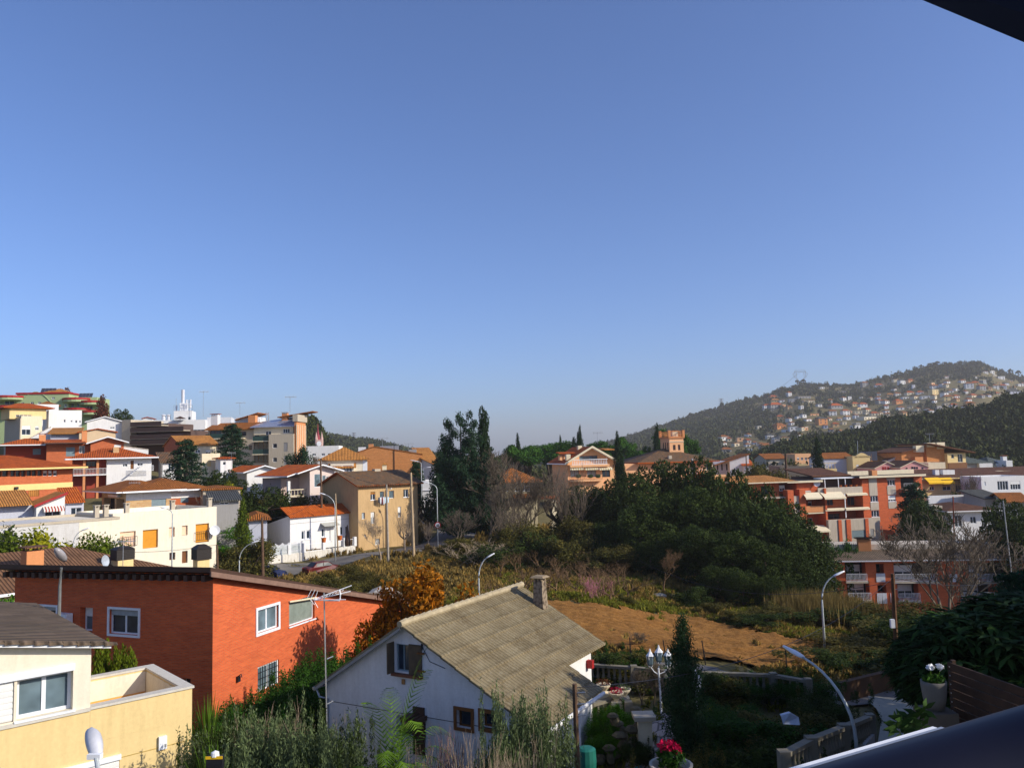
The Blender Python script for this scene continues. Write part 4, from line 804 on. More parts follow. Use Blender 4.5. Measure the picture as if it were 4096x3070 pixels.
q=b.F(k('c3',1110,1065),-.15);MB().tube([(q[0],-.15,zE-.1),(q[0]-.3,-.15,zE-.8),(q[0]-.3,-.15,0)],.06,6).build('drain_pipe',DKM,b.root)
q=b.F(k('c3',1145,1120),-.4);m=MB();m.tube([(q[0]-.5,0,q[1]),(q[0],-.5,q[1]+.1)],.03,5);m.ell((q[0],-.5,q[1]+.08),(.14,.1,.1));m.build('wall_lamp',STEEL,b.root)
TA=b;tz=zE;tU=U
q=b.F(k('c3',1350,880),5.2);b.bx('ridge_vent',q[0]-6,q[0]-5,4.8,5.6,zr_-.3,zr_+.4,BEIGE)
q0=b.F(k('c3',990,1225),-.6);q1=b.F(k('c3',1115,1218),-.6)
wp=lambda x,y,z:b.o+b.X*x+b.Y*y+Vector((0,0,z))
ln=thing('washing_line','washing line on brackets under the second upper window of the tan house','washing line',wp(q0[0]-.1,-.6,q0[1]),b.h)
L_=q1[0]-q0[0]+.2
MB().tube([(0,0,0),(L_,0,0)],.015,4).tube([(0,.6,-.1),(0,0,0)],.02,4).tube([(L_,.6,-.1),(L_,0,0)],.02,4).build('line',STEEL,ln)
cl=[('dark grey garment at left end of the washing line',(.05,.05,.06),.75),('white shirt hanging second on the washing line',(.7,.7,.72),.9),('dark red cloth in middle of the washing line',(.2,.05,.06),.95),('white towel beside dark red cloth on the washing line',(.72,.72,.72),1.0),('pale blue sheet at right end of the washing line',(.50,.66,.75),.8)]
for i,(lb,c,h)in enumerate(cl):
 wd=(.28,.25,.2,.25,.62)[i];off=(.05,.36,.66,.92,1.25)[i]*L_/1.95;n=6;m=MB();vs=[]
 for j in range(n+1):
  for kz in(0,.5,1):vs.append((off+wd*j/n*(1-.1*kz*(i%2)),-.03-.04*math.sin(j*2+i)*kz,-h*kz*(1-.08*math.sin(j*1.7+i))))
 fs=[(j*3+t,(j+1)*3+t,(j+1)*3+t+1,j*3+t+1)for j in range(n)for t in(0,1)]
 m.add(vs,fs);o=m.build('laundry',plain('laundry_%d'%i,c,.9),None,loc=wp(q0[0]-.1,-.6,q0[1]));o.rotation_euler=(0,0,b.h);sm=o.modifiers.new('thick','SOLIDIFY');sm.thickness=.015
 tag(o,lb,'laundry','clothes on the washing line')
b=Bld('pyramid_roof_house','white house with steep orange pyramid roof behind the tan house','house',k('c3',275,790),140,12,-8)
zE=b.F(k('c3',275,762))[1];U=b.F(k('c3',850,760))[0]
b.win('F',-1.2,k('c3',405,828),k('c3',522,905),'w',n=3,gm=GLB,ft=.1);b.win('F',-1.2,k('c3',540,822),k('c3',660,900),'w',n=3,gm=GLB,ft=.1)
b.wall(0,U,0,9,-2,zE,CREAMW);xa=b.F(k('c3',385,820),-1.2)[0];xb_=b.F(k('c3',680,820),-1.2)[0];zp=b.F(k('c3',400,800),-1.2)[1];b.wall(xa,xb_,-1.2,-.01,-2,zp,CREAMW,name='bay')
b.roof(xa-.4,xb_+.4,-1.6,-.002,[(0,.45,zp-.1)],TS,.14,name='bay_roof');za=b.F(k('c3',565,595),4.5)[1]
b.roof(-.7,U+.5,-.7,9.7,hip(-.7,U+.5,-.7,9.7,zE,(za-zE)/5.2,(za-zE)/((U+1.2)/2)),TS,.15)
for zx in(815,835):q=b.F(k('c3',zx,820));b.bx('window',q[0]-.3,q[0]+.2,-.03,-.002,q[1]-2,q[1]+1.4,PVC)
b=Bld('brick_gable_building','large windowless orange brick gable wall with chimneys and aerials','building',k('c3',740,860),172,6,-8)
xA,zA=b.F(k('c3',940,588));U,zR=b.F(k('c3',1530,680));zL=b.F(k('c3',740,655))[1]
pl=gabY(0,zL,xA,zA,U,zR)
b.wall(0,U,0,14,-2,14,BRT,planes=pl);b.roof(-.3,U+.3,-.1,14.5,pl,TB,.2)
q=b.F(k('c3',780,630));b.bx('chimney',q[0]-.8,q[0]+.8,.5,2,zL-.5,b.F(k('c3',780,588))[1],W);q=b.F(k('c3',893,580));b.bx('chimney',q[0]-.5,q[0]+.5,.5,1.5,zL,b.F(k('c3',893,550))[1],TERRA)
q=b.F(k('c3',1415,640));b.bx('chimney',q[0]-.7,q[0]+.9,3,4,zR-.5,b.F(k('c3',1415,615))[1],GREY);q=b.F(k('c3',1120,590));b.bx('roof_hatch',q[0]-2,q[0]+2,2,4,zA-1.5,b.F(k('c3',1120,572))[1],STEEL)
q=b.F(k('c3',1190,700));MB().tube([(q[0],-.08,0),(q[0],-.08,q[1]+3)],.07,5).build('drain_pipe',DKM,b.root)
simple('row_house_rear','narrow cream house with chimney pot in the gap right of the pyramid roof','house',k('c3',1040,870),150,10,-8,k('c3',1095,870),3,k('c3',1040,810),CREAM,roof='hip',rm=TS,slope=.5,over=.2)
simple('white_flat_block','white flat-roofed block with two rows of windows at the foot of the church spire','building',k('c3',78,800),215,6,-6,k('c3',490,620),10,k('c3',78,600),W,[(('c3',160,670),('c3',200,695),'w'),(('c3',270,668),('c3',315,695),'w'),(('c3',350,668),('c3',400,700),'w'),(('c3',160,735),('c3',200,760),'w')])
b=Bld('church','small pink church with dark red spire and pinnacles on the skyline','church',k('c3',170,590),300,10,4)
xa=b.F(k('c3',205,560))[0];xb_=b.F(k('c3',275,560))[0];zt=b.F(k('c3',230,495))[1];q=b.F(k('c3',218,345));b.wall(xa,xb_,0,6,-6,zt,plaster('pink_stone',(.62,.42,.36),.4),name='tower')
w2_=(xb_-xa)/2;cx_=q[0];m=MB();m.lathe([(w2_*.95,0),(.25,q[1]-zt-1),(.15,q[1]-zt+1.5)],(cx_,3,zt),8);m.build('spire',plain('wine_red_slate',(.24,.05,.06),.7),b.root)
for dx in(0,2*w2_):
 m=MB();m.lathe([(.5,-2),(.5,.4),(0,3.2)],(xa+dx,.5,zt),6);m.build('pinnacle',MT['pink_stone'],b.root)
b.wall(b.F(k('c3',150,590))[0]-4,xa-.01,1,9,-6,b.F(k('c3',150,585))[1],DKR,name='nave')
m=MB();zc_=b.F(k('c3',240,545));m.lathe([(0,0),(.9,0),(.9,.1),(0,.1)],(0,0,0),14);o=m.build('clock_face',WP,b.root);o.matrix_local=Matrix.Translation((zc_[0],-.05,zc_[1]))@Matrix.Rotation(RAD(90),4,'X')
b=simple('white_cottage','small flat white cottage beside pollarded tree at the road bend','house',k('c3',1550,1330),138,6,-12,k('c3',1785,1300),8,k('c3',1550,1050),W,[(('c3',1710,1175),('c3',1745,1265),'w'),(('c3',1580,1180),('c3',1615,1260),'w')])
b.bx('cornice',-.1,b.F(k('c3',1785,1300))[0]+.1,-.15,-.002,b.F(k('c3',1550,1130))[1]-.12,b.F(k('c3',1550,1130))[1],W2)
simple('street_row_houses','shaded row of old houses with tiled roofs along the street left of the big conifer','house',k('c3',1560,930),185,20,-10,k('c3',1740,900),20,k('c3',1560,790),BRT,[(('c3',1600,830),('c3',1630,880),'w'),(('c3',1680,830),('c3',1710,870),'w')],roof='gabX',rm=TS,slope=.35)
simple('white_street_house','sliver of white house beside the big conifer in the street','house',k('c3',1700,900),170,40,-10,k('c3',1770,870),8,k('c3',1700,800),W,roof='monoY',rm=TS)
# ================================================================ CENTRE AND RIGHT, MIDDLE DISTANCE
b=Bld('peach_chalet','peach gabled chalet with white balustrade balcony and striped awnings','house',k('c4',1490,1010),165,14,-11)
U=b.F(k('c4',2110,900))[0];xr_,zr_=b.F(k('c4',1770,590));eL=b.F(k('c4',1430,805));eR=b.F(k('c4',2135,795))
pl=gabY(eL[0],eL[1]-.1,xr_,zr_-.1,eR[0],eR[1]-.1)
b.win('F',0,k('c4',1632,700),k('c4',1865,755),'w',n=4,fr=WOODB,gm=GLB);
for a,c in((1520,1632),(1730,1848),(1920,2025)):b.win('F',0,k('c4',a,875),k('c4',c,965),'w',n=2,fr=WOODB,gm=CURT if a<1900 else GL)
b.wall(0,U,0,11,0,20,PEACH,planes=pl);b.roof(eL[0],eR[0],-1.4,12,pl,TR,.25,edge=WP)
m=MB();m.add([(eL[0]-.05,-1.5,eL[1]-.15),(xr_,-1.5,zr_-.15),(xr_,-1.5,zr_+.3),(eL[0]-.05,-1.5,eL[1]+.3),(eL[0]-.05,-1.41,eL[1]-.15),(xr_,-1.41,zr_-.15),(xr_,-1.41,zr_+.3),(eL[0]-.05,-1.41,eL[1]+.3)],[(0,1,2,3),(5,4,7,6),(3,2,6,7),(1,0,4,5)]);m.add([(xr_,-1.5,zr_-.15),(eR[0],-1.5,eR[1]-.15),(eR[0],-1.5,eR[1]+.3),(xr_,-1.5,zr_+.3),(xr_,-1.41,zr_-.15),(eR[0],-1.41,eR[1]-.15),(eR[0],-1.41,eR[1]+.3),(xr_,-1.41,zr_+.3)],[(0,1,2,3),(5,4,7,6),(3,2,6,7),(1,0,4,5)]);m.build('barge_board',CREAM,b.root)
q0=b.F(k('c4',1540,815),-1.3);q1=b.F(k('c4',1992,810),-1.3);b.bx('balcony_slab',q0[0]-.4,q1[0]+.4,-1.4,-.01,q0[1]-.5,q0[1],PEACH);b.balustrade(q0[0],q1[0],-1.25,q0[1],1.1,WP,gap=.36)
aws=NT('scalloped_awning_cloth');s_=aws.n('ShaderNodeSeparateXYZ');aws.l(aws.tc.outputs['Object'],s_.inputs[0]);AWS=aws.fin(aws.ramp(aws.math('FRACT',aws.math('MULTIPLY',s_.outputs[0],2)),[(.48,(.80,.76,.62)),(.52,(.55,.40,.15))]),.8)
for a,c in((1515,1690),(1700,1870),(1885,2050)):
 p=b.F(k('c4',a,840),-1.2);q=b.F(k('c4',c,862),-1.2);MB().add([(p[0],-.4,p[1]),(q[0],-.4,p[1]),(q[0],-1.4,p[1]-.35),(p[0],-1.4,p[1]-.35),(q[0],-1.4,p[1]-.65),(p[0],-1.4,p[1]-.65)],[(0,1,2,3),(3,2,4,5)]).build('awning',AWS,b.root)
q0=b.F(k('c4',1510,1005),-1.6);q1=b.F(k('c4',1925,1000),-1.6);b.bx('terrace_slab',q0[0],q1[0],-1.8,-.01,q0[1]-.4,q0[1],PEACH);b.railing(q0[0],q1[0],-1.7,q0[1],1.0,DKB,gap=.2)
for zx in(1620,1775,1870):q=b.F(k('c4',zx,955),-1.4);MB().ell((q[0],-1.4,q[1]),(.6,.3,.4)).build('planter_shrub',plain('clipped_green',(.03,.06,.02),.9)if 'clipped_green' not in MT else MT['clipped_green'],b.root)
b.bx('lower_wall',q0[0]+2,q1[0]+.5,-.8,-.02,q0[1]-4,q0[1]-.41,PEACH)
xd,zd=b.F(k('c4',1365,660),4);zb_=b.F(k('c4',1400,740),4)[1];xe_=b.F(k('c4',1600,650),4)[0]
for a,c in((1385,1420),(1437,1468)):q=b.F(k('c4',a,690),3.9);q2=b.F(k('c4',c,755),3.9);b.bx('dormer_wall',q[0],q2[0],3.9,5,q2[1],q[1],PEACH)
b.roof(xd,xe_,3.2,5.6,[(0,.08,zd-.5)],TR,.2,name='dormer_roof')
for zx,zt_,zb2,yy in((1635,570,640,5),(1488,680,770,1.2)):q=b.F(k('c4',zx,zt_),yy);b.chimney(q[0],yy,b.F(k('c4',zx,zb2),yy)[1]-.8,q[1],.9,CREAM,cap=False)
b.roof(U-1.5,U+.8,3,7,[(0,.06,b.F(k('c4',1920,640),2)[1])],TS,.2,name='right_dormer_roof')
b=Bld('old_villa','old cream villa with reddish pyramid roof seen through bare trees','house',k('c4',1100,1200),128,14,-13)
xl=b.F(k('c4',650,1100))[0];zE=b.F(k('c4',1090,1030))[1];zA=b.F(k('c4',790,865),5)[1]
b.win('F',0,k('c4',820,1080),k('c4',1010,1145),'w',n=3,gm=GL,ft=.1,fr=PVC);b.win('F',0,k('c4',700,1090),k('c4',750,1150),'w')
b.wall(xl,0,0,9,-1,zE,plaster('aged_cream_render',(.46,.39,.25),.9));w_=-xl+1.6;b.roof(xl-1.2,.9,-.9,10,hip(xl-1.2,.9,-.9,10,zE,(zA-zE)/5.4,(zA-zE)/(w_/2)),TB,.15)
q=b.F(k('c4',930,1190),-.6);b.roof(b.F(k('c4',800,1180),-.6)[0],0,-1.4,-.01,[(0,.35,q[1])],TB,.12,name='canopy_roof')
q=b.F(k('c4',1300,1230),1);q2=b.F(k('c4',1345,1200),1);b.bx('gate_pillar',q[0]-.45,q[0]+.45,.6,1.4,-1,q[1]-.1,CREAM);b.roof(.2,q2[0],.2,1.9,[(0,.1,q[1]-.1)],TR,.22,name='gate_roof')
b=Bld('tower_villa','terracotta villa with hipped brown roof and square balustraded lookout tower','house',k('c5',1420,960),190,10,-12)
x0_=b.F(k('c5',700,800))[0];zE=b.F(k('c5',1420,770))[1]
for a,c in(((760,805),(815,900)),((980,795),(1025,895)),((1140,790),(1180,880)),((1340,780),(1415,878))):b.win('F',0,k('c5',*a),k('c5',*c),'w',n=2,fr=CREAM,sur=.25,rec=.3)
b.wall(x0_-9,0,0,17,0,zE,PEACH)
s_=.32;xe0=b.F(k('c5',400,760))[0];pl=hip(xe0+1,1.4,-1.4,18,zE,s_);b.roof(xe0+1,1.4,-1.4,18,pl,TG,.25,edge=TO[0])
ty=5.5;t0,t1=b.F(k('c5',880,600),ty)[0],b.F(k('c5',1058,600),ty)[0];zt=b.F(k('c5',960,475),ty)[1]
for a,c in(((920,560),(957,627)),((983,557),(1017,627))):b.win('F',ty,k('c5',*a),k('c5',*c),'w',n=2,fr=WOODB,rec=.2)
for a in(.8,2.3,3.8):b.winr('L',t0,(ty+a,ty+a+.8,zE+2.4,zE+4.8),'w',n=1,fr=WOODB)
b.wall(t0,t1,ty,ty+6.2,zE,zt,PEACH,name='tower')
b.bx('tower_cornice',t0-.25,t1+.25,ty-.25,ty+6.4,zt+.002,zt+.3,TERRA);zm=b.F(k('c5',960,520),ty)[1];b.bx('tower_moulding',t0-.1,t1+.1,ty-.12,ty-.003,zm-.1,zm+.1,CREAM)
zt+=.302;b.balustrade(t0,t1,ty,zt,1.4,TERRA,gap=.5);b.balustrade(ty,ty+6.2,t0,zt,1.4,TERRA,gap=.5,ax='y');b.balustrade(ty,ty+6.2,t1,zt,1.4,TERRA,gap=.5,ax='y')
m=MB()
for x in(t0,t1):
 for y in(ty,ty+6.2):m.box((x-.3,y-.3,zt),(x+.3,y+.3,zt+1.6))
m.build('corner_post',TERRA,b.root)
q=b.F(k('c5',938,450),ty+3);b.chimney(q[0],ty+3,zt,b.F(k('c5',938,395),ty+3)[1],1.3,CREAM,TERRA,cap=True)
q=b.F(k('c5',883,740),1);b.chimney(q[0],1,q[1]-.6,b.F(k('c5',883,695),1)[1],.8,BEIGE,cap=False)
q0=b.F(k('c5',1240,980),-5);b.wall(b.F(k('c5',1190,980),-5)[0],b.F(k('c5',1380,980),-5)[0],-5,-1,-1,b.F(k('c5',1240,990),-5)[1],TERRA,name='porch');x0p,x1p=b.F(k('c5',1190,980),-5)[0],b.F(k('c5',1380,980),-5)[0];b.roof(x0p-.4,x1p+.5,-5.5,-.3,hip(x0p-.4,x1p+.5,-5.5,-.3,b.F(k('c5',1240,985),-5)[1],.6),TO,.15,name='porch_roof')
b.bx('garden_wall',b.F(k('c5',1390,960),-3)[0],b.F(k('c5',1590,960),-3)[0],-3,-2.7,-1,b.F(k('c5',1500,935),-3)[1],PEACH)
b=Bld('white_lean_to_house','white house with one-sided sloping roof right of the tower villa','house',k('c5',1645,955),205,-4,-12)
zl=b.F(k('c5',1640,765))[1];U,zr_=b.F(k('c5',1878,685));s_,c_=lin(0,zl,U,zr_);b.wall(0,U,0,11,0,14,W,planes=[(s_,0,c_)])
xl=b.F(k('c5',1432,800),2)[0]
for zx in(1475,1530,1590):b.win('F',2,k('c5',zx,800),k('c5',zx+22,880),'w',n=1,fr=DKB)
b.wall(xl,-.003,2,11,0,zl,LILAC,name='side_wall');b.roof(xl-.5,U+.4,-.3,12,[(s_,0,c_)],TB,.2)
simple('pink_lean_to','tiny pink-roofed annex at right end of the white lean-to house','shed',k('c5',1820,900),204,-4,-12,k('c5',1920,880),4,k('c5',1820,810),W,roof='monoY',rm=TR)
b=Bld('upper_apartment_building','orange brick apartment building with cream panels, deep balconies and awnings','building',k('c8',1815,900),150,12,-19)
zE=b.F(k('c8',1815,340))[1]
def pane(a,c,**kw):b.win('F',kw.pop('y',0),k('c8',*a),k('c8',*c),kw.pop('st','w'),**kw)
U=b.F(k('c8',2211,330))[0];U2=b.F(k('d4',915,300))[0]
CP_=CONC
pane((1835,575),(1935,645),n=3,sill=True);pane((1848,760),(1950,835),n=3,sill=True);pane((2050,372),(2150,440),n=3,sill=True);pane((2058,568),(2160,640),n=3,blind=.7,sill=True)
b.win('F',0,k('d4',650,350),k('d4',830,490),'void');r=b.rect('F',0,k('d4',648,345),k('d4',835,490));b.holes[('F',0)]=[h for h in b.holes[('F',0)]]+[(r[0],r[1],r[2],r[3],2.2)]
b.wall(-.9,U2,0,13,0,zE,BR)
def pnl(a,c,y=0,nm='cream_panel'):
 p=b.F(k('c8',*a),y);q=b.F(k('c8',*c),y);b.bx(nm,min(p[0],q[0]),max(p[0],q[0]),y-.06,y-.002,min(p[1],q[1]),max(p[1],q[1]),CP_)
pnl((1812,352),(1928,568));pnl((1835,652),(1945,750));pnl((2040,345),(2150,362));pnl((2045,452),(2160,555));pnl((2062,650),(2170,728));pnl((1850,845),(1960,900))
b.bx('roof',-2.0,U2+.2,-.9,14,zE+.002,zE+.28,TK[0]);b.bx('fascia',-2.0,U2+.2,-.98,-.902,zE-.05,zE+.32,CREAM)
q=b.F(k('d4',315,310),.5);b.chimney(q[0],.8,zE+.28,b.F(k('d4',315,250),.5)[1],1.1,TERRA,cap=False)
b.bx('roof_upstand',-1,b.F(k('d4',820,255),4)[0],4,4.4,zE+.285,b.F(k('d4',400,250),4)[1],CREAM)
q=b.F(k('d4',640,480));q2=b.F(k('d4',830,480));b.bx('balcony_slab',q[0],q2[0],-1.3,-.01,q[1]-.2,q[1],CREAM);b.railing(q[0],q2[0],-1.2,q[1],1.0,STEEL,gap=.15)
xl=b.F(k('c8',1180,600),0)[0];xm=b.F(k('c8',1270,700),0)[0];
for a,c in(((1280,620),(1370,690)),((1540,590),(1640,690)),((1680,600),(1780,690)),((1300,800),(1450,860)),((1640,790),(1700,850)),((1730,780),(1790,840))):b.win('F',2.4,k('c8',*a),k('c8',*c),'w',n=2,fr=WOODB,gm=GL)
b.wall(xm,-.902,2.4,13,0,b.F(k('c8',1500,470),2.4)[1],BRL,name='recessed_wall')
zt_=b.F(k('c8',1500,460),0)[1];zb_=b.F(k('c8',1500,545),0)[1]
b.bx('balcony_parapet',b.F(k('c8',1170,500),0)[0],-.91,-.1,.1,zb_,zt_,CONC);b.bx('balcony_slab',b.F(k('c8',1170,500),0)[0],-.91,.101,2.39,zb_,zb_+.25,CONC)
for zy in(735,0):
 if zy:
  z_=b.F(k('c8',1500,zy),-.3)[1];b.bx('balcony_slab',xm,-.3,-.4,2.39,z_-.25,z_,CREAM)
  for i in range(3):pass
b.bx('party_screen',xm-.35,xm,-.5,2.4,0,b.F(k('c8',1235,480),-.5)[1],BR)
q=b.F(k('c8',1520,620),-.4);b.bx('balcony_post',q[0]-.08,q[0]+.08,-.35,-.2,b.F(k('c8',1520,850),-.4)[1],zb_,WP)
def awn(a,c,out=1.5,drop=.5,y=0,mt=None):
 p=b.F(k('c8',*a),y-out);q=b.F(k('c8',*c),y-out);m=MB()
 m.add([(p[0],y-.05,p[1]+drop),(q[0],y-.05,p[1]+drop),(q[0],y-out,p[1]),(p[0],y-out,p[1]),(q[0],y-out,p[1]-.28),(p[0],y-out,p[1]-.28)],[(0,1,2,3),(3,2,4,5)]);m.build('awning',mt or CREAM,b.root)
awn((1025,600),(1235,610),1.2,.9);awn((1262,600),(1535,600),1.6,1.0);awn((1545,555),(1805,555),.6,.2);awn((1270,748),(1505,748),.5,.2);awn((1530,738),(1835,735),.6,.2);awn((1100,1020),(1335,1020),2.2,.8)
q0=b.F(k('c8',1245,360),1);q1=b.F(k('c8',1755,350),1);zf=b.F(k('c8',1400,460),1)[1]
b.win('F',3,k('c8',1260,380),k('c8',1740,440),'w',n=5,fr=WOODB);b.wall(q0[0],-.91,3,12,zb_,q0[1]+.2,DKR,name='penthouse_wall')
b.bx('pergola_roof',q0[0]-.8,-.92,.6,3,q0[1],q0[1]+.18,WP);
for t in(0,.33,.5):b.bx('pergola_post',q0[0]+(q1[0]-q0[0])*t,q0[0]+(q1[0]-q0[0])*t+.12,.7,.82,zf-1,q0[1]-.002,WP)
b.roof(q0[0]-1,-.92,3.01,13,[(0,.12,q0[1]+.0)],TD,.2,name='tiled_roof')
for i in range(5):q=b.F(k('c8',1460+i*65,440),-.0);m=MB();m.lathe([(.15,-.25),(.28,.1),(.25,.1)],(q[0],0,zt_+.26),8);m.build('flower_pot',TERR,b.root)
zl=b.F(k('c8',870,500),-.2)[1]
x_a,x_b=b.F(k('c8',795,600),-.4)[0],b.F(k('c8',870,600),-.4)[0];b.bx('brick_pier',x_a,x_b,-.4,1.2,0,b.F(k('c8',830,500),-.4)[1],BR)
x_c,x_d=b.F(k('c8',945,600),-.4)[0],b.F(k('c8',1020,600),-.4)[0];b.bx('brick_pier',x_c,x_d,-.4,1.2,0,b.F(k('c8',980,490),-.4)[1],BR)
b.win('F',-.1,k('c8',885,655),k('c8',948,738),'w',n=2,blind=.3);b.win('F',-.1,k('c8',895,850),k('c8',955,925),'w',n=2,blind=.3)
b.wall(x_b+.002,x_c-.002,-.1,2.39,0,b.F(k('c8',900,575),-.1)[1],CONC,name='bay_wall')
b.win('F',2.4,k('c8',1045,640),k('c8',1100,710),'w',n=1,fr=PVC,blind=.3);b.win('F',2.4,k('c8',1050,850),k('c8',1110,930),'w',n=1);b.win('F',2.4,k('c8',1180,625),k('c8',1235,680),'w',n=1,fr=WOODB)
b.wall(x_d+.002,xm-.36,2.4,6,0,b.F(k('c8',1100,580),2.4)[1],BR,name='bay_rear_wall')
for zy in(785,560):z_=b.F(k('c8',1100,zy),-.3)[1];b.bx('balcony_slab',x_d+.003,xm-.37,-.3,2.39,z_-.2,z_,CREAM)
z_=b.F(k('c8',1100,780),-.25)[1];b.bx('balcony_parapet',x_d+.003,xm-.37,-.29,-.15,z_+.002,z_+1.15,TERRA)
b.win('F',1.2,k('c8',985,432),k('c8',1072,505),'w',n=2,blind=.5,sill=True)
zu=b.F(k('c8',1000,395),1.2)[1];x_e=b.F(k('c8',905,450),1.2)[0];x_f=b.F(k('c8',1170,450),1.2)[0]
b.wall(x_e,x_f,1.21,9,b.F(k('c8',1000,560),1.2)[1],zu,BR,name='upper_wall');b.bx('cream_panel',b.F(k('c8',982,510),1.2)[0],b.F(k('c8',1085,510),1.2)[0],1.14,1.205,b.F(k('c8',1000,555),1.2)[1],b.F(k('c8',1000,512),1.2)[1],CONC)
x_g=b.F(k('c8',780,380),.4)[0];b.bx('roof',x_g,x_f+.5,.3,9,zu+.002,zu+.2,TK[0]);b.bx('fascia',x_g,x_f+.5,.2,.298,zu-.1,zu+.25,CREAM)
q=b.F(k('c8',1165,415),.8);m=MB();m.lathe([(0,0),(.3,.05),(.6,.18),(.3,.03),(0,-.03)],(0,0,0),16);ds=m.build('satellite_dish',WP,b.root);ds.matrix_local=Matrix.Translation((q[0]-.1,.75,q[1]))@Matrix.Rotation(RAD(80),4,'X')@Matrix.Rotation(RAD(-30),4,'Y')
x_h=b.F(k('c8',150,480),2.5)[0];zW=b.F(k('c8',500,400),2.5)[1]
b.win('F',2.5,k('c8',690,440),k('c8',760,510),'w',n=2,blind=.5,rec=.2);b.win('F',2.5,k('c8',450,450),k('c8',560,560),'w',n=2,fr=WOODB);b.win('F',2.5,k('c8',560,690),k('c8',720,790),'w',n=3,fr=WOODB)
b.wall(x_h,x_a-.01,2.5,12,0,zW,BRL,name='left_wing')
for zy in(590,800):z_=b.F(k('c8',600,zy),.3)[1];b.bx('balcony_slab',b.F(k('c8',420,zy),.3)[0],x_a-.02,.3,2.49,z_-.25,z_,CONC)
m=MB();
b.roof(x_h-2,x_e-.1,.2,12,[(0,.07,zW-.1)],TS,.2,name='tiled_roof',edge=CREAM)
x_k,x_l=b.F(k('c8',1310,950),-1.2)[0],b.F(k('c8',1960,950),-1.2)[0];zg=b.F(k('c8',1500,870),-1.2)[1]
b.win('F',-1.2,k('c8',1600,1010),k('c8',1780,1100),'shut',bm=BLG);b.win('F',-1.2,k('c8',1835,990),k('c8',1890,1120),'shut',bm=STEEL,name='garage_door')
b.wall(x_k,x_l,-1.2,-.5,-2,zg,CONC,name='ground_floor_wall')
for a,c in((1435,1475),(1535,1590),(1775,1815)):b.bx('brick_pier',b.F(k('c8',a,950),-1.3)[0],b.F(k('c8',c,950),-1.3)[0],-1.35,-1.205,-2,zg-.02,BR)
b=Bld('lower_apartment_building','long low brick and white panel apartment building with grey eaved roof and railed balconies','building',k('c8',1140,1500),108,-6,-28)
zE=b.F(k('c8',1140,1400))[1];f2=k
for i,(a,c)in enumerate((((1512,1420),(1780,1640)),((0,0),(0,0)))):
 if a[0]:pass
def vo(n,a,c,dp=1.6):
 r=b.rect('F',0,k(n,*a),k(n,*c));b.holes.setdefault(('F',0),[]).append((*r,dp));return r
vs=[('c8',(1512,1412),(1785,1640)),('c8',(1905,1430),(2010,1560)),('d8',(625,45),(830,205)),('d8',(635,225),(815,320)),('d4',(560,1420),(1110,1640)),('d8',(890,80),(970,150)),('d8',(1060,60),(1250,210)),('d4',(1500,1420),(2080,1640)),('d8',(1600,60),(1900,200))]
ops=[vo(*v)for v in vs]
U=b.F(k('d4',2300,1400))[0]+14
b.wall(0,U,0,11,0,zE,BR)
for n,a,c in(('c8',(1260,1405),(1375,1560)),('c8',(1265,1570),(1380,1658)),('d8',(447,0),(530,60)),('d8',(455,90),(545,240)),('d4',(340,1550),(460,1658)),('d8',(885,150),(975,240)),('d8',(1000,150),(1010,230)),('d4',(1270,1560),(1370,1658))):
 p=b.F(k(n,*a));q=b.F(k(n,*c));b.bx('white_panel',p[0],q[0],-.05,-.002,q[1],p[1],W2)
for i,r in enumerate(ops):
 if r[1]-r[0]>2.2:
  b.bx('balcony_slab',r[0]-.1,r[1]+.1,-.5,-.003,r[2]-.28,r[2]-.05,BEIGE);b.railing(r[0],r[1],-.42,r[2]-.05,1.0,W2,gap=.16,w_=.03)
  b.winr('F',1.55,(r[0]+.5,min(r[1]-.3,r[0]+2.8),r[2]+.1,r[3]-.5),'w',n=2,fr=PVC,blind=.5,rec=-.02)
  b.bx('balcony_rear_door',r[0]+.3,r[1]-.3,1.60,1.64,r[2],r[3],DKR)
RZ=b.F(k('c8',1500,1248),6)[1];pl=gabX(-.9,zE,6,RZ,13,zE-.6);b.roof(-1.1,U+1,-.9,12.5,pl,TCH,.16,edge=W2,cuts=None)
zr_=b.F(k('c8',1300,1245),5)[1]
b.wall(b.F(k('c8',1320,1200),5)[0],U,5,9,zE,b.F(k('c8',1500,1190),5)[1],CONC,name='roof_parapet')
for n,zx in(('c8',1755),('d4',185),('d4',1995)):
 q=b.F(k(n,zx,1150 if n=='c8' else 1180),4.6);zt=b.F(k('c8',1755,1120),4.6)[1];c=b.bx('chimney',q[0]-.8,q[0]+.8,4.2,4.98,zE,zt,TERRA);b.bx('chimney_cap',q[0]-1.1,q[0]+1.1,4.0,5.2,zt+.1,zt+.25,DKB,c)
LA=b
b=simple('yellow_awning_house','low yellow house with bright yellow awnings right of the orange brick apartments','house',k('d4',935,560),158,8,-20,k('d4',1680,500),9,k('d4',935,385),YEL,[(('d4',1015,430),('d4',1080,500),'w'),(('d4',1180,425),('d4',1290,500),'w'),(('d4',1340,390),('d4',1420,520),'w'),(('d4',1540,380),('d4',1650,480),'shut')],bm=BRY)
zE=b.F(k('d4',935,385))[1];U=b.F(k('d4',1680,500))[0]
b.roof(-.8,U+30,-.8,14,[(0,.11,zE+.05)],TD,.2)
for a,c in((1010,1190),(1195,1345)):
 p=b.F(k('d4',a,405),-1.4);q=b.F(k('d4',c,405),-1.4);MB().add([(p[0],-.05,p[1]+.9),(q[0],-.05,p[1]+.9),(q[0],-1.4,p[1]),(p[0],-1.4,p[1]),(q[0],-1.4,p[1]-.3),(p[0],-1.4,p[1]-.3)],[(0,1,2,3),(3,2,4,5)]).build('awning',YAWN,b.root)
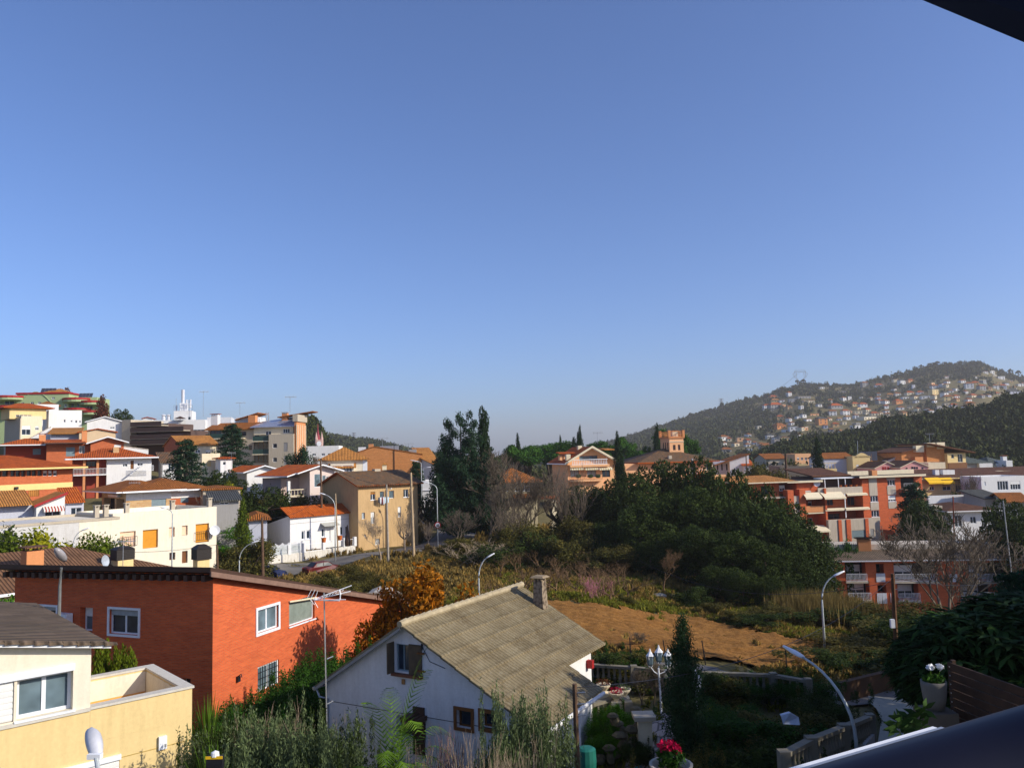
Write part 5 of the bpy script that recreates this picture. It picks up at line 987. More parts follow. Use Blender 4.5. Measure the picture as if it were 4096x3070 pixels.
for zx in(1097,1195,1240,1292):q=b.F(k('d4',zx,270),6);b.chimney(q[0],6,q[1]-1.5,b.F(k('d4',zx,245),6)[1],.9,W,cap=False)
for zx in(1910,2000,2040,2080,2110):q=b.F(k('d4',zx,270),8);b.bx('roof_light',q[0]-.8,q[0]+.8,8,9,q[1]-1.2,b.F(k('d4',zx,255),8)[1],CREAM)
b=simple('white_glazed_house','white house with big multi-pane glazed gallery at right edge','house',k('d4',1680,520),152,6,-20,k('d4',2230,500),6,k('d4',1680,362),W,[(('d4',1872,388),('d4',2015,495),'w'),(('d4',2035,385),('d4',2170,490),'w'),(('d4',1705,395),('d4',1730,440),'w')],wn=4)
simple('white_boundary_wall','white boundary wall with small pillars below the yellow awning house','wall',k('d4',1005,640),146,6,-22,k('d4',1505,640),.4,k('d4',1005,605),W)
simple('red_brick_boundary_wall','low red brick boundary wall right of the white boundary wall','wall',k('d4',1505,680),146,6,-22,k('d4',1700,680),.4,k('d4',1505,590),BRL)
b=simple('low_white_bungalow','white bungalow under low brown hipped roof behind the big bare tree','house',k('d4',1290,950),132,4,-23,k('d4',1800,900),9,k('d4',1290,760),W,[(('d4',1530,835),('d4',1610,920),'w'),(('d4',1690,815),('d4',1755,915),'w'),(('d4',1330,820),('d4',1430,960),'w')],roof='hip',rm=TD,slope=.22,over=1.2,edge=W)
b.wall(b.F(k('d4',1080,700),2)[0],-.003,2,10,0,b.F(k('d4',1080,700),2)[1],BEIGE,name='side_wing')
simple('grey_shed','small grey shed with slab roof between bungalow and white glazed house','shed',k('d4',1720,700),140,10,-22,k('d4',1960,700),5,k('d4',1720,600),GREY,roof='monoY',rm=TK,slope=.2)
simple('brown_roof_outbuilding','outbuilding with brown tile roof at right edge above the dark bush','shed',k('d4',1985,700),136,-10,-22,k('d4',2260,700),7,k('d4',1985,650),GREY,roof='gabX',rm=TB,slope=.35)
b=simple('cream_baroque_house','cream house front with curved parapet gable and two tall dark windows','house',k('d4',55,265),205,4,-14,k('d4',275,250),10,k('d4',55,95),YEL,[(('d4',90,178),('d4',130,262),'w'),(('d4',192,172),('d4',235,262),'w')],fr=DKB)
p=b.F(k('d4',55,95));q=b.F(k('d4',275,95));pk=b.F(k('d4',165,40));m=MB();n=14;fr_=[]
for i in range(n+1):
 t=i/n;h=(math.sin(math.pi*t)**1.5)*(pk[1]-p[1])+.2;fr_.append((p[0]+(q[0]-p[0])*t,h))
for i in range(n):m.add([(fr_[i][0],0,p[1]),(fr_[i+1][0],0,p[1]),(fr_[i+1][0],0,p[1]+fr_[i+1][1]),(fr_[i][0],0,p[1]+fr_[i][1]),(fr_[i][0],.4,p[1]),(fr_[i+1][0],.4,p[1]),(fr_[i+1][0],.4,p[1]+fr_[i+1][1]),(fr_[i][0],.4,p[1]+fr_[i][1])],[(0,1,2,3),(3,2,6,7),(5,4,7,6)])
m.build('curved_gable',YEL,b.root);q=b.F(k('d4',230,70),3);
for i in range(3):b.bx('solar_panel',q[0]-2+i*1.6,q[0]-.5+i*1.6,3,3.1,q[1]-1.2,q[1]+1.2,MT['dark_panel'])
simple('grey_party_wall_house','long house with three blank bluish-grey wall panels left of the curved gable','house',k('c8',1250,200),208,3,-14,k('c8',1625,200),9,k('c8',1250,105),LILAC,roof='gabX',rm=TB,slope=.3,over=.3)
b=simple('cream_balustrade_house','cream house with balustraded terrace behind the dark tall cypress','house',k('c8',1090,340),188,3,-16,k('c8',1420,330),8,k('c8',1090,262),YEL,[(('c8',1325,275),('c8',1380,310),'w'),(('c8',1225,280),('c8',1260,310),'w')])
b.balustrade(0,b.F(k('c8',1420,330))[0],.1,b.F(k('c8',1090,250))[1],1.6,YEL,gap=.7)
b=simple('pink_stepped_gable_house','small pink house with curved gable and red windows','house',k('d4',330,245),196,4,-15,k('d4',640,240),9,k('d4',330,225),PINK,[],roof='gabY',rm=TD,slope=.45,over=.3,edge=CREAM)
for a in(420,450,485):b.bx('red_window',b.F(k('d4',a,240))[0],b.F(k('d4',a+22,240))[0],-.06,-.003,b.F(k('d4',a,245))[1],b.F(k('d4',a,205))[1],REDP)
b=simple('pink_wide_gable_house','wider pink house with cream-edged gable and five small windows','house',k('d4',650,235),192,3,-15,k('d4',1000,235),9,k('d4',650,215),PINK,[],roof='gabY',rm=TD,slope=.42,over=.3,edge=CREAM)
for a in(720,790,820,850,920):b.bx('window',b.F(k('d4',a,240))[0],b.F(k('d4',a+20,240))[0],-.06,-.003,b.F(k('d4',a,232))[1],b.F(k('d4',a,205 if 780<a<860 else 215))[1],GL)
simple('white_attic_gable_house','white gable with single dark attic window between the pink houses and the brown villa','house',k('d4',495,150),212,2,-10,k('d4',800,150),12,k('d4',495,128),W,[(('d4',635,105),('d4',668,132),'w')],roof='gabY',rm=TD,slope=.36,over=.3,edge=W)
simple('low_brown_roof_house','low house with long brown tile roof left of the white attic gable','house',k('d4',315,190),214,2,-12,k('d4',500,180),10,k('d4',315,150),BEIGE,roof='gabX',rm=TS,slope=.4)
b=Bld('brown_villa','big brown brick villa with yellow upper wing and glazed corner balcony, right','house',k('c7',1250,1440),210,12,-10)
zE=b.F(k('c7',1250,1300))[1];U=b.F(k('c7',1470,1300))[0]
b.win('F',0,k('c7',1290,1312),k('c7',1330,1362),'w',n=1);b.win('F',0,k('c7',1370,1310),k('c7',1440,1410),'w',n=2);b.wall(0,U,0,12,0,zE,YEL);b.bx('lower_band',-.02,U+.1,-.2,-.003,0,b.F(k('c7',1250,1420))[1],WOODB)
x0_=b.F(k('c7',980,1300),1)[0];zr_=b.F(k('c7',980,1190),1)[1];s_,c_=lin(x0_,zr_,U+2,zE-.1)
b.wall(x0_,-.003,1,12,0,20,BRT,planes=[(s_,0,c_)],name='brick_wall');b.roof(x0_-.3,U+2,-1.3,13,[(s_,0,c_)],TD,.3)
x1_=b.F(k('c7',660,1280),2)[0];z1_=b.F(k('c7',660,1290),2)[1];s2,c2=lin(x1_,z1_,x0_,zr_-.6);b.wall(x1_,x0_-.003,2,12,0,20,BRT,planes=[(s2,0,c2)],name='left_wall');b.roof(x1_-.6,x0_-.31,1,13,[(s2,0,c2)],TD,.3,name='left_roof')
for zx,za,zb_ in((1035,1165,1195),(1160,1160,1220),(895,1200,1260),(885,1345,1410)):q=b.F(k('c7',zx,za),.8);b.bx('chimney',q[0]-1.2,q[0]+1.2,.8,2,b.F(k('c7',zx,zb_),.8)[1]-.5,q[1],CREAM if zx!=885 else TERRA)
for i,(xa,xb_,xp,zt,ze)in enumerate(((1475,1775,1655,1345,1430),(1780,1985,1860,1345,1425))):
 b=Bld('slate_pyramid_roof_house',('larger left one' if i==0 else 'smaller right one')+' of two houses with steep green-grey pyramid roofs at right','house',k('c7',xa,1480),222+i*8,2,-12)
 U=b.F(k('c7',xb_,1480))[0];zE=b.F(k('c7',xa,ze))[1];zA=b.F(k('c7',xp,zt),5)[1]
 b.wall(0,U,0,10,0,zE,GREY if i==0 else W2);b.bx('white_bay',U-3.4,U+.3,-1,-.003,0,zE,W);b.roof(-.6,U+.8,-.6,10.6,hip(-.6,U+.8,-.6,10.6,zE,(zA-zE)/5.6,(zA-zE)/((U+1.4)/2)),TGG,.15)
simple('white_chimney_house','small white house with double chimney at far right edge','house',k('c7',1990,1470),226,2,-12,k('c7',2070,1470),6,k('c7',1990,1410),W,chim=((.3,.3,1.6,1.2),))
simple('cream_flat_house','low flat cream house between the brown villa and the apartments roof','house',k('c7',1005,1475),200,3,-14,k('c7',1220,1475),6,k('c7',1005,1440),CREAM)
b=simple('grey_warehouse','plain brownish-grey warehouse left of the tall dark cypress','building',k('c8',700,320),182,-6,-16,k('c8',1080,320),12,k('c8',700,225),plaster('dull_brown_grey_render',(.26,.22,.18),.4))
q=b.F(k('c8',985,190),3);b.bx('chimney',q[0]-.9,q[0]+.9,3,4.5,q[1]-2,b.F(k('c8',985,170),3)[1],YEL)
simple('peach_terrace_block','peach block with arches beyond the trees left of the tall dark cypress','building',k('c6',1520,1420),300,4,-16,k('c6',1720,1400),14,k('c6',1520,1320),PEACH,[(('c6',1540,1350),('c6',1570,1385),'w'),(('c6',1590,1350),('c6',1620,1385),'w'),(('c6',1640,1350),('c6',1670,1385),'w')])
simple('brown_roof_longhouse','long low house with brown roof behind trees centre right','house',k('c6',1150,1420),280,2,-18,k('c6',1400,1400),12,k('c6',1150,1370),BEIGE,roof='gabX',rm=TB)
# ================================================================ TERRAIN
def cp(n,x,y,d):p=G(k(n,x,y),d);CP.append((p.x,p.y,p.z))
for a in(('d2',1650,1290,95),('d3',200,1180,98),('d3',1750,790,118),('d3',900,960,104),('d3',600,1300,84),('c8',1700,1140,148),('d8',700,290,108),('d7',2150,620,62),('d7',640,450,62),('d7',1600,930,42),('d7',1590,1450,31),('d8',1000,1080,40),('d7',1190,290,82),('d7',600,120,104),('d8',300,420,66),('d8',700,650,52),('d8',850,850,45),('d7',2050,480,76),('d8',400,720,50),):cp(*a)
for q in((0,-8,-12.5),(-30,-20,-12.5),(30,-20,-12),(0,5,-12.5),(-20,5,-12.6),(20,12,-11.8),(8,20,-11.6),(35,35,-13.5),(60,60,-19),(-60,30,-12),(-80,70,-9),(100,60,-20),(130,120,-24),(0,140,-13),(20,140,-13),(45,130,-15),(30,170,-13),(0,220,-12),(60,260,-16),(140,260,-14),(-10,300,-12),(200,200,-20),(-140,120,0),(-200,220,8),(200,330,-14),(0,400,-16),(-100,350,2),(-200,400,2),(20,100,-14.2),(10,90,-14),(35,100,-18.5),(50,85,-21),(40,80,-18.5),(65,90,-23),(80,95,-25),(55,95,-24),(48,103,-26),(70,102,-26),(95,95,-26),(60,75,-19),(80,80,-22),(45,70,-16.5),(-3,60,-12.4),(12,33,-11.4),(12,26,-11.2)):CP.append(q)
CPA=np.array(CP)
def tz_near(x,y):
 x=np.asarray(x,float);y=np.asarray(y,float);sh=x.shape;x=x.ravel();y=y.ravel();out=np.zeros(len(x))
 for i in range(0,len(x),20000):
  dx=x[i:i+20000,None]-CPA[None,:,0];dy=y[i:i+20000,None]-CPA[None,:,1]
  r2=dx*dx+dy*dy;s2=4+0.0006*(x[i:i+20000,None]**2+y[i:i+20000,None]**2)
  wgt=1/(r2+s2)**1.9;out[i:i+20000]=(wgt*CPA[None,:,2]).sum(1)/wgt.sum(1)
 return out.reshape(sh)
def sky_pts(l):
 r=[]
 for p in l:q=ray(p);r.append((q.x,q.z))
 return np.array(sorted(r))
HILLS=[
 (sky_pts([(440,470),(520,462),(570,456),(625,440),(650,432),(680,422),(700,414),(720,409),(740,401),(763,398),(775,393),(790,388),(800,385),(815,386),(850,386),(870,381),(905,374),(925,368),(945,365),(980,364),(1000,372),(1024,380),(1100,386),(1200,392),(1400,420)]),1500,520,-24),
 (sky_pts([(740,470),(790,452),(830,446),(865,440),(890,427),(928,424),(956,420),(987,415),(1002,407),(1024,402),(1100,392),(1250,388),(1500,420)]),470,255,-16),
 (sky_pts([(180,452),(240,445),(290,441),(324,440),(335,439),(351,441),(367,443),(379,444),(392,448),(421,455),(434,457),(450,463),(500,470)]),1050,520,-10),
 (sky_pts([(285,450),(296,436),(304,428),(308,426),(314,430),(320,440),(326,452)]),420,330,-4),
]
def terr(x,y):
 x=np.asarray(x,float);y=np.asarray(y,float);r=np.hypot(x,y)+1e-6
 near=tz_near(x,y);far=np.full(x.shape,-18.0)
 t=np.clip((r-260)/260,0,1);t=t*t*(3-2*t);z=near*(1-t)+far*t
 az=np.where(y>1,x/np.maximum(y,1),99)
 for P,D,r0,zf in HILLS:
  el=np.interp(az,P[:,0],P[:,1],left=-1,right=-1)
  ridge=el*D;on=(y>1)&(el>-.9)
  yy=np.where(y>1,y,1)
  s=np.clip((yy-r0)/(D-r0),0,1);s2=s**1.15
  wob=1+.0*x
  h=zf+(ridge-zf)*s2
  back=np.clip((yy-D)/(D*.6),0,1);h=h-back*back*(ridge+40)*.9
  h=h+np.where(s>.02,(np.sin(x*.021+yy*.013)*np.cos(yy*.017-x*.008))*5.5*np.minimum(s,.9-.9*np.clip((yy-D*.93)/(D*.07),0,1))*(D/1500),0)
  z=np.where(on&(yy>r0),np.maximum(z,h),z)
 return z
def T(x,y):return float(terr(np.array([x]),np.array([y]))[0])
def TA_(xs,ys):return terr(np.array(xs),np.array(ys))
gr=NT('dry_grass_ground');o_=gr.tc.outputs['Object'];n1=gr.noise(o_,.06,6,.7);n2=gr.noise(o_,.9,5,.8);n3=gr.noise(o_,.35,4)
c1_=gr.ramp(n1,[(.3,(.09,.085,.03)),(.5,(.18,.14,.055)),(.7,(.24,.175,.08))]);c2_=gr.ramp(n2,[(.3,(.035,.045,.016)),(.6,(.16,.13,.06)),(.8,(.27,.20,.10))])
GROUND=gr.fin(gr.mix(.55,c1_,c2_),.95,0,.1);gr.bump(n2,.6,.15)
rr=[0.0]+list(np.geomspace(2.5,9000,210));aa=[]
aa+=list(np.linspace(-50,50,420));aa+=list(np.linspace(52,308,90))
Rg,Ag=np.meshgrid(np.array(rr[1:]),np.radians(np.array(aa)),indexing='ij');Xg=Rg*np.sin(Ag);Yg=Rg*np.cos(Ag);Zg=terr(Xg,Yg)
n_r,n_a=Xg.shape;vs=np.stack([Xg.ravel(),Yg.ravel(),Zg.ravel()],1);vs=np.vstack([vs,[[0,0,T(0,0.01)]]])
fs=[]
for i in range(n_r-1):
 for j in range(n_a):
  j2=(j+1)%n_a;fs.append((i*n_a+j,(i+1)*n_a+j,(i+1)*n_a+j2,i*n_a+j2))
for j in range(n_a):fs.append((len(vs)-1,j,(j+1)%n_a))
me=bpy.data.meshes.new('ground');me.from_pydata(vs.tolist(),[],[f[::-1]for f in fs]);me.materials.append(GROUND);me.polygons.foreach_set('use_smooth',[True]*len(fs));me.update()
GND=bpy.data.objects.new('ground',me);COL.objects.link(GND);tag(GND,'dry grassy ground of the valley and the hills',kind='structure')
def hit(p,d0=20,d1=3000):
 q=ray(p);ds=np.geomspace(d0,d1,900);zs=terr(q.x*ds,ds);below=q.z*ds<=zs
 i=int(np.argmax(below))if below.any()else-1
 return q*float(ds[i])if i>0 else None
def sheet(name,pts,mat,label,dz=.06,n=1,wd=None,step=1.5,nu=5,kind='structure',amp=0):
 """strip of ground draped on the terrain; pts = centre line world xy, wd = width(s)"""
 m=MB();L=[];
 for i in range(len(pts)-1):
  a,c=Vector(pts[i]),Vector(pts[i+1]);kk=max(1,int((c-a).length/step));
  for j in range(kk):t=j/kk;L.append((a.lerp(c,t),wd[i]+(wd[i+1]-wd[i])*t))
 L.append((Vector(pts[-1]),wd[-1]));P=[]
 for i,(p,w_)in enumerate(L):
  d=(L[min(i+2,len(L)-1)][0]-L[max(i-2,0)][0]).normalized();nn=Vector((-d.y,d.x))
  for u in range(nu+1):q=p+nn*w_*(u/nu-.5);P.append((q.x,q.y))
 Z=TA_([p[0]for p in P],[p[1]for p in P])
 vs=[(p[0],p[1],z+dz+(random.uniform(-amp,amp)))for p,z in zip(P,Z)];w1=nu+1
 m.add(vs,[(i*w1+u,i*w1+u+1,(i+1)*w1+u+1,(i+1)*w1+u)for i in range(len(L)-1)for u in range(nu)]);o=m.build(name,mat,smooth=True);return tag(o,label,kind=kind)
asp=NT('worn_asphalt');o_=asp.tc.outputs['Object'];a_=asp.noise(o_,.5,5);f_=asp.noise(o_,14,3)
ASP=asp.fin(asp.mix(.4,asp.ramp(a_,[(.3,(.13,.115,.10)),(.7,(.22,.20,.175))]),asp.ramp(f_,[(.3,(.10,.09,.08)),(.7,(.25,.23,.21))])),.9,0,.2);asp.bump(f_,.3,.02)
KERB=plaster('kerb_stone',(.45,.41,.35),.6)
def gx(n,x,y,z=None,d=None):
 p=hit(k(n,x,y))if d is None else G(k(n,x,y),d);return(p.x,p.y)
road=[(-46,78),gx('d2',1300,1300),gx('d2',1750,1230),gx('d3',300,1130),gx('d3',700,1060),gx('d3',1200,940),gx('d3',1500,850),gx('d3',1640,760)]
road=[(-52,82),(-40,92),(-30,97),(-22,103),(-15,108),(-11,115),(-9,125),(-9.5,140),(-12,165),(-16,200),(-20,240)]
sheet('street',road,ASP,'grey asphalt street curving up between the white house and the scrub',wd=[8,8,8,7.5,7.5,7,7,6.5,6,6,6],dz=.10)
road2=[(ray(q).x*d,d)for q,d in(((560,668),41),((600,672),40.5),((645,680),40),((700,690),39.5),((760,697),39.5),((830,700),40),((900,702),41.5),((1000,705),43))]
sheet('lane',road2,ASP,'narrow lane beyond the garden balustrade',wd=[2.6]*8,dz=.10)
CONR=plaster('pale_concrete_paving',(.30,.28,.235),.5)
sheet('driveway',[(14.2,27.0),(16.5,32),(19,38.5)],CONR,'pale concrete driveway at lower right',wd=[5.0,4.6,5],dz=.45)
fl=NT('ploughed_earth');o_=fl.tc.outputs['Object'];a_=fl.noise(o_,2.6,8,.85);b_=fl.noise(o_,.12,4);c_=fl.noise(o_,7,4)
fs_=fl.n('ShaderNodeSeparateXYZ');fl.l(o_,fs_.inputs[0]);fw_=fl.math('SINE',fl.math('ADD',fl.math('MULTIPLY',fl.math('ADD',fl.math('MULTIPLY',fs_.outputs[0],.35),fs_.outputs[1]),2*math.pi/.8),fl.math('MULTIPLY',b_,9)))
fr0=fl.ramp(fl.math('ADD',fl.math('MULTIPLY',fw_,.09),fl.math('MULTIPLY',a_,.9)),[(.2,(.55,.5,.45)),(.6,(1.1,1.05,1))])
EARTH=fl.fin(fl.mix(.8,fl.mix(.35,fl.ramp(a_,[(.25,(.10,.04,.008)),(.5,(.32,.15,.034)),(.75,(.46,.25,.075))]),fl.mix(.5,fl.ramp(b_,[(.3,(.28,.12,.04)),(.7,(.42,.25,.10))]),fl.ramp(c_,[(.3,(.10,.045,.012)),(.7,(.52,.25,.07))]))),fr0,'MULTIPLY'),.95,0,.1);fl.bump(a_,1.0,.2)
fc=[k('d7',560,445),k('d7',1100,500),k('d7',1600,545),k('d7',2180,640),k('d8',520,640),k('d8',400,790),k('d8',150,850),k('d7',2100,985),k('d7',1600,940),k('d7',1250,880),k('d7',700,760),k('d7',200,560)]
poly=[hit(p)for p in fc];poly=[(p.x,p.y)for p in poly]
def inside(x,y,P):
 c=np.zeros(x.shape,bool);n=len(P)
 for i in range(n):
  x1,y1=P[i];x2,y2=P[(i+1)%n]
  cond=((y1>y)!=(y2>y))&(x<(x2-x1)*(y-y1)/((y2-y1)+1e-12)+x1);c^=cond
 return c
px_=[p[0]for p in poly];py_=[p[1]for p in poly];st=.22
gxs=np.arange(min(px_),max(px_),st);gys=np.arange(min(py_),max(py_),st);XX,YY=np.meshgrid(gxs,gys,indexing='ij')
rng=np.random.default_rng(3)
def vnoise(x,y,s,seed):
 r=np.random.default_rng(seed).random((257,257));xs=x/s;ys=y/s;i=np.floor(xs).astype(int);j=np.floor(ys).astype(int);u=xs-i;v=ys-j;u=u*u*(3-2*u);v=v*v*(3-2*v);i%=256;j%=256
 return r[i,j]*(1-u)*(1-v)+r[i+1,j]*u*(1-v)+r[i,j+1]*(1-u)*v+r[i+1,j+1]*u*v
ZZ=terr(XX,YY)+.10+.17*vnoise(XX,YY,.42,1)**2+.05*vnoise(XX,YY,1.3,2)+.03*np.sin((XX*.35+YY)*2*math.pi/1.1)+rng.uniform(0,.05,XX.shape)
ins=inside(XX+(vnoise(XX,YY,1.2,7)-.5)*1.2,YY+(vnoise(XX,YY,.9,8)-.5)*1.2,poly);n1_,n2_=XX.shape;idx=np.arange(n1_*n2_).reshape(n1_,n2_)
q=ins[:-1,:-1]&ins[1:,:-1]&ins[:-1,1:]&ins[1:,1:]
F4=np.stack([idx[:-1,:-1][q],idx[1:,:-1][q],idx[1:,1:][q],idx[:-1,1:][q]],1)
def npmesh(name,V,Fc,mat,parent=None,smooth=False,mi=None):
 Fc=np.asarray(Fc);V=np.asarray(V,np.float32);used,inv=np.unique(Fc.ravel(),return_inverse=True);V=V[used];Fc=inv.reshape(Fc.shape)
 me=bpy.data.meshes.new(name);kq=Fc.shape[1];me.vertices.add(len(V));me.vertices.foreach_set('co',V.ravel());me.loops.add(Fc.size);me.loops.foreach_set('vertex_index',Fc.ravel().astype(np.int32))
 me.polygons.add(len(Fc));me.polygons.foreach_set('loop_start',np.arange(0,Fc.size,kq,dtype=np.int32));me.polygons.foreach_set('loop_total',np.full(len(Fc),kq,np.int32))
 if smooth:me.polygons.foreach_set('use_smooth',np.ones(len(Fc),bool))
 mats=mat if isinstance(mat,(list,tuple))else[mat]
 for m_ in mats:me.materials.append(m_)
 if mi is not None:me.polygons.foreach_set('material_index',np.asarray(mi,np.int32))
 me.update(calc_edges=True);me.validate();return me
def link(name,me,parent=None,loc=None):
 o=bpy.data.objects.new(name,me);COL.objects.link(o);o.parent=parent
 if loc is not None:o.location=loc
 return o
o=link('ploughed_field',npmesh('ploughed_field',np.stack([XX.ravel(),YY.ravel(),ZZ.ravel()],1),F4,EARTH));tag(o,'ploughed orange-brown field with clods',kind='structure')
FIELD=poly
# ================================================================ VEGETATION
def leafcloud(cl,n,size,seed,asp=.55,shell=.5,up=0.0,jit=.12,grav=0.0,squash=1.0):
 r=np.random.default_rng(seed);cl=np.array(cl,float);w_=(cl[:,3]*cl[:,4]+cl[:,3]*cl[:,5]+cl[:,4]*cl[:,5]);ix=r.choice(len(cl),n,p=w_/w_.sum());c=cl[ix]
 d=r.normal(size=(n,3));d/=np.linalg.norm(d,axis=1)[:,None];rad=shell+(1-shell)*r.random(n)**.6+r.normal(size=n)*jit
 p=c[:,:3]+d*c[:,3:6]*rad[:,None];p[:,2]-=grav*r.random(n)
 t=r.normal(size=(n,3));t[:,2]+=up*3;t/=np.linalg.norm(t,axis=1)[:,None]
 b=np.cross(t,d+r.normal(size=(n,3))*.6);b/=np.linalg.norm(b,axis=1)[:,None]+1e-9
 s=size*r.uniform(.55,1.35,n)[:,None];t=t*s;b=b*s*asp
 V=np.stack([p-t,p+b*.9-t*.1,p+t,p-b*.9-t*.1],1).reshape(-1,3);F=np.arange(n*4).reshape(n,4);return V,F
def segmesh(S,k_=3):
 S=np.array(S,float);p0=S[:,:3];p1=S[:,3:6];r0=S[:,6:7];r1=S[:,7:8];d=p1-p0;d/=np.linalg.norm(d,axis=1)[:,None]+1e-9
 a=np.where(np.abs(d[:,2:3])>.9,np.array([[1.,0,0]]),np.array([[0.,0,1]]));u=np.cross(d,a);u/=np.linalg.norm(u,axis=1)[:,None];v=np.cross(d,u);V=[]
 for q,r_ in((p0,r0),(p1,r1)):
  for j in range(k_):an=2*math.pi*j/k_;V.append(q+(u*math.cos(an)+v*math.sin(an))*r_)
 V=np.stack(V,1);n=len(S);base=np.arange(n)[:,None]*2*k_;F=[]
 for j in range(k_):j2=(j+1)%k_;F.append(np.concatenate([base+j,base+j2,base+k_+j2,base+k_+j],1))
 return V.reshape(-1,3),np.concatenate(F,0)
def branches(rnd,p,d,L,r,lev,out,spread=.5,upb=.15,n=(2,4),shrink=.72,segs=2):
 q=p
 for i in range(segs):
  d=(d+Vector((rnd.gauss(0,.13),rnd.gauss(0,.13),rnd.gauss(0,.1)+upb*.4))).normalized();q2=q+d*L/segs;rr_=r*(1-.35*(i+1)/segs)
  out.append((*q,*q2,r*(1-.35*i/segs),rr_));q=q2
  if lev>0 and i<segs-1 and rnd.random()<.6:
   dd=(d+Vector((rnd.gauss(0,spread),rnd.gauss(0,spread),rnd.gauss(0,spread*.6)+upb))).normalized();branches(rnd,q,dd,L*shrink*.8,rr_*.6,lev-1,out,spread,upb,n,shrink,segs)
 if lev>0:
  for j in range(rnd.randint(*n)):
   dd=(d+Vector((rnd.gauss(0,spread),rnd.gauss(0,spread),rnd.gauss(0,spread*.7)+upb))).normalized()
   branches(rnd,q,dd,L*shrink*rnd.uniform(.75,1.15),rr_*.7,lev-1,out,spread,upb,n,shrink,segs)
PR={}
def trunkm(h,r,lean=0,fork=()):
 m=MB();m.tube([(0,0,-.4),(lean*.2,0,h*.3),(lean*.6,0,h*.65),(lean,0,h)],[r*1.3,r,r*.75,r*.35],7)
 for c in fork:m.tube([(lean*.3,0,h*.35),((c[0])*.5,(c[1])*.5,(h*.4+c[2])*.55),(c[0],c[1],c[2])],[r*.6,r*.4,r*.12],5)
 return m
def mesh_of(m,name,mat):
 me=bpy.data.meshes.new(name);me.from_pydata([tuple(v)for v in m.v],[],m.f);me.materials.append(mat);me.polygons.foreach_set('use_smooth',[True]*len(m.f));me.update();return me
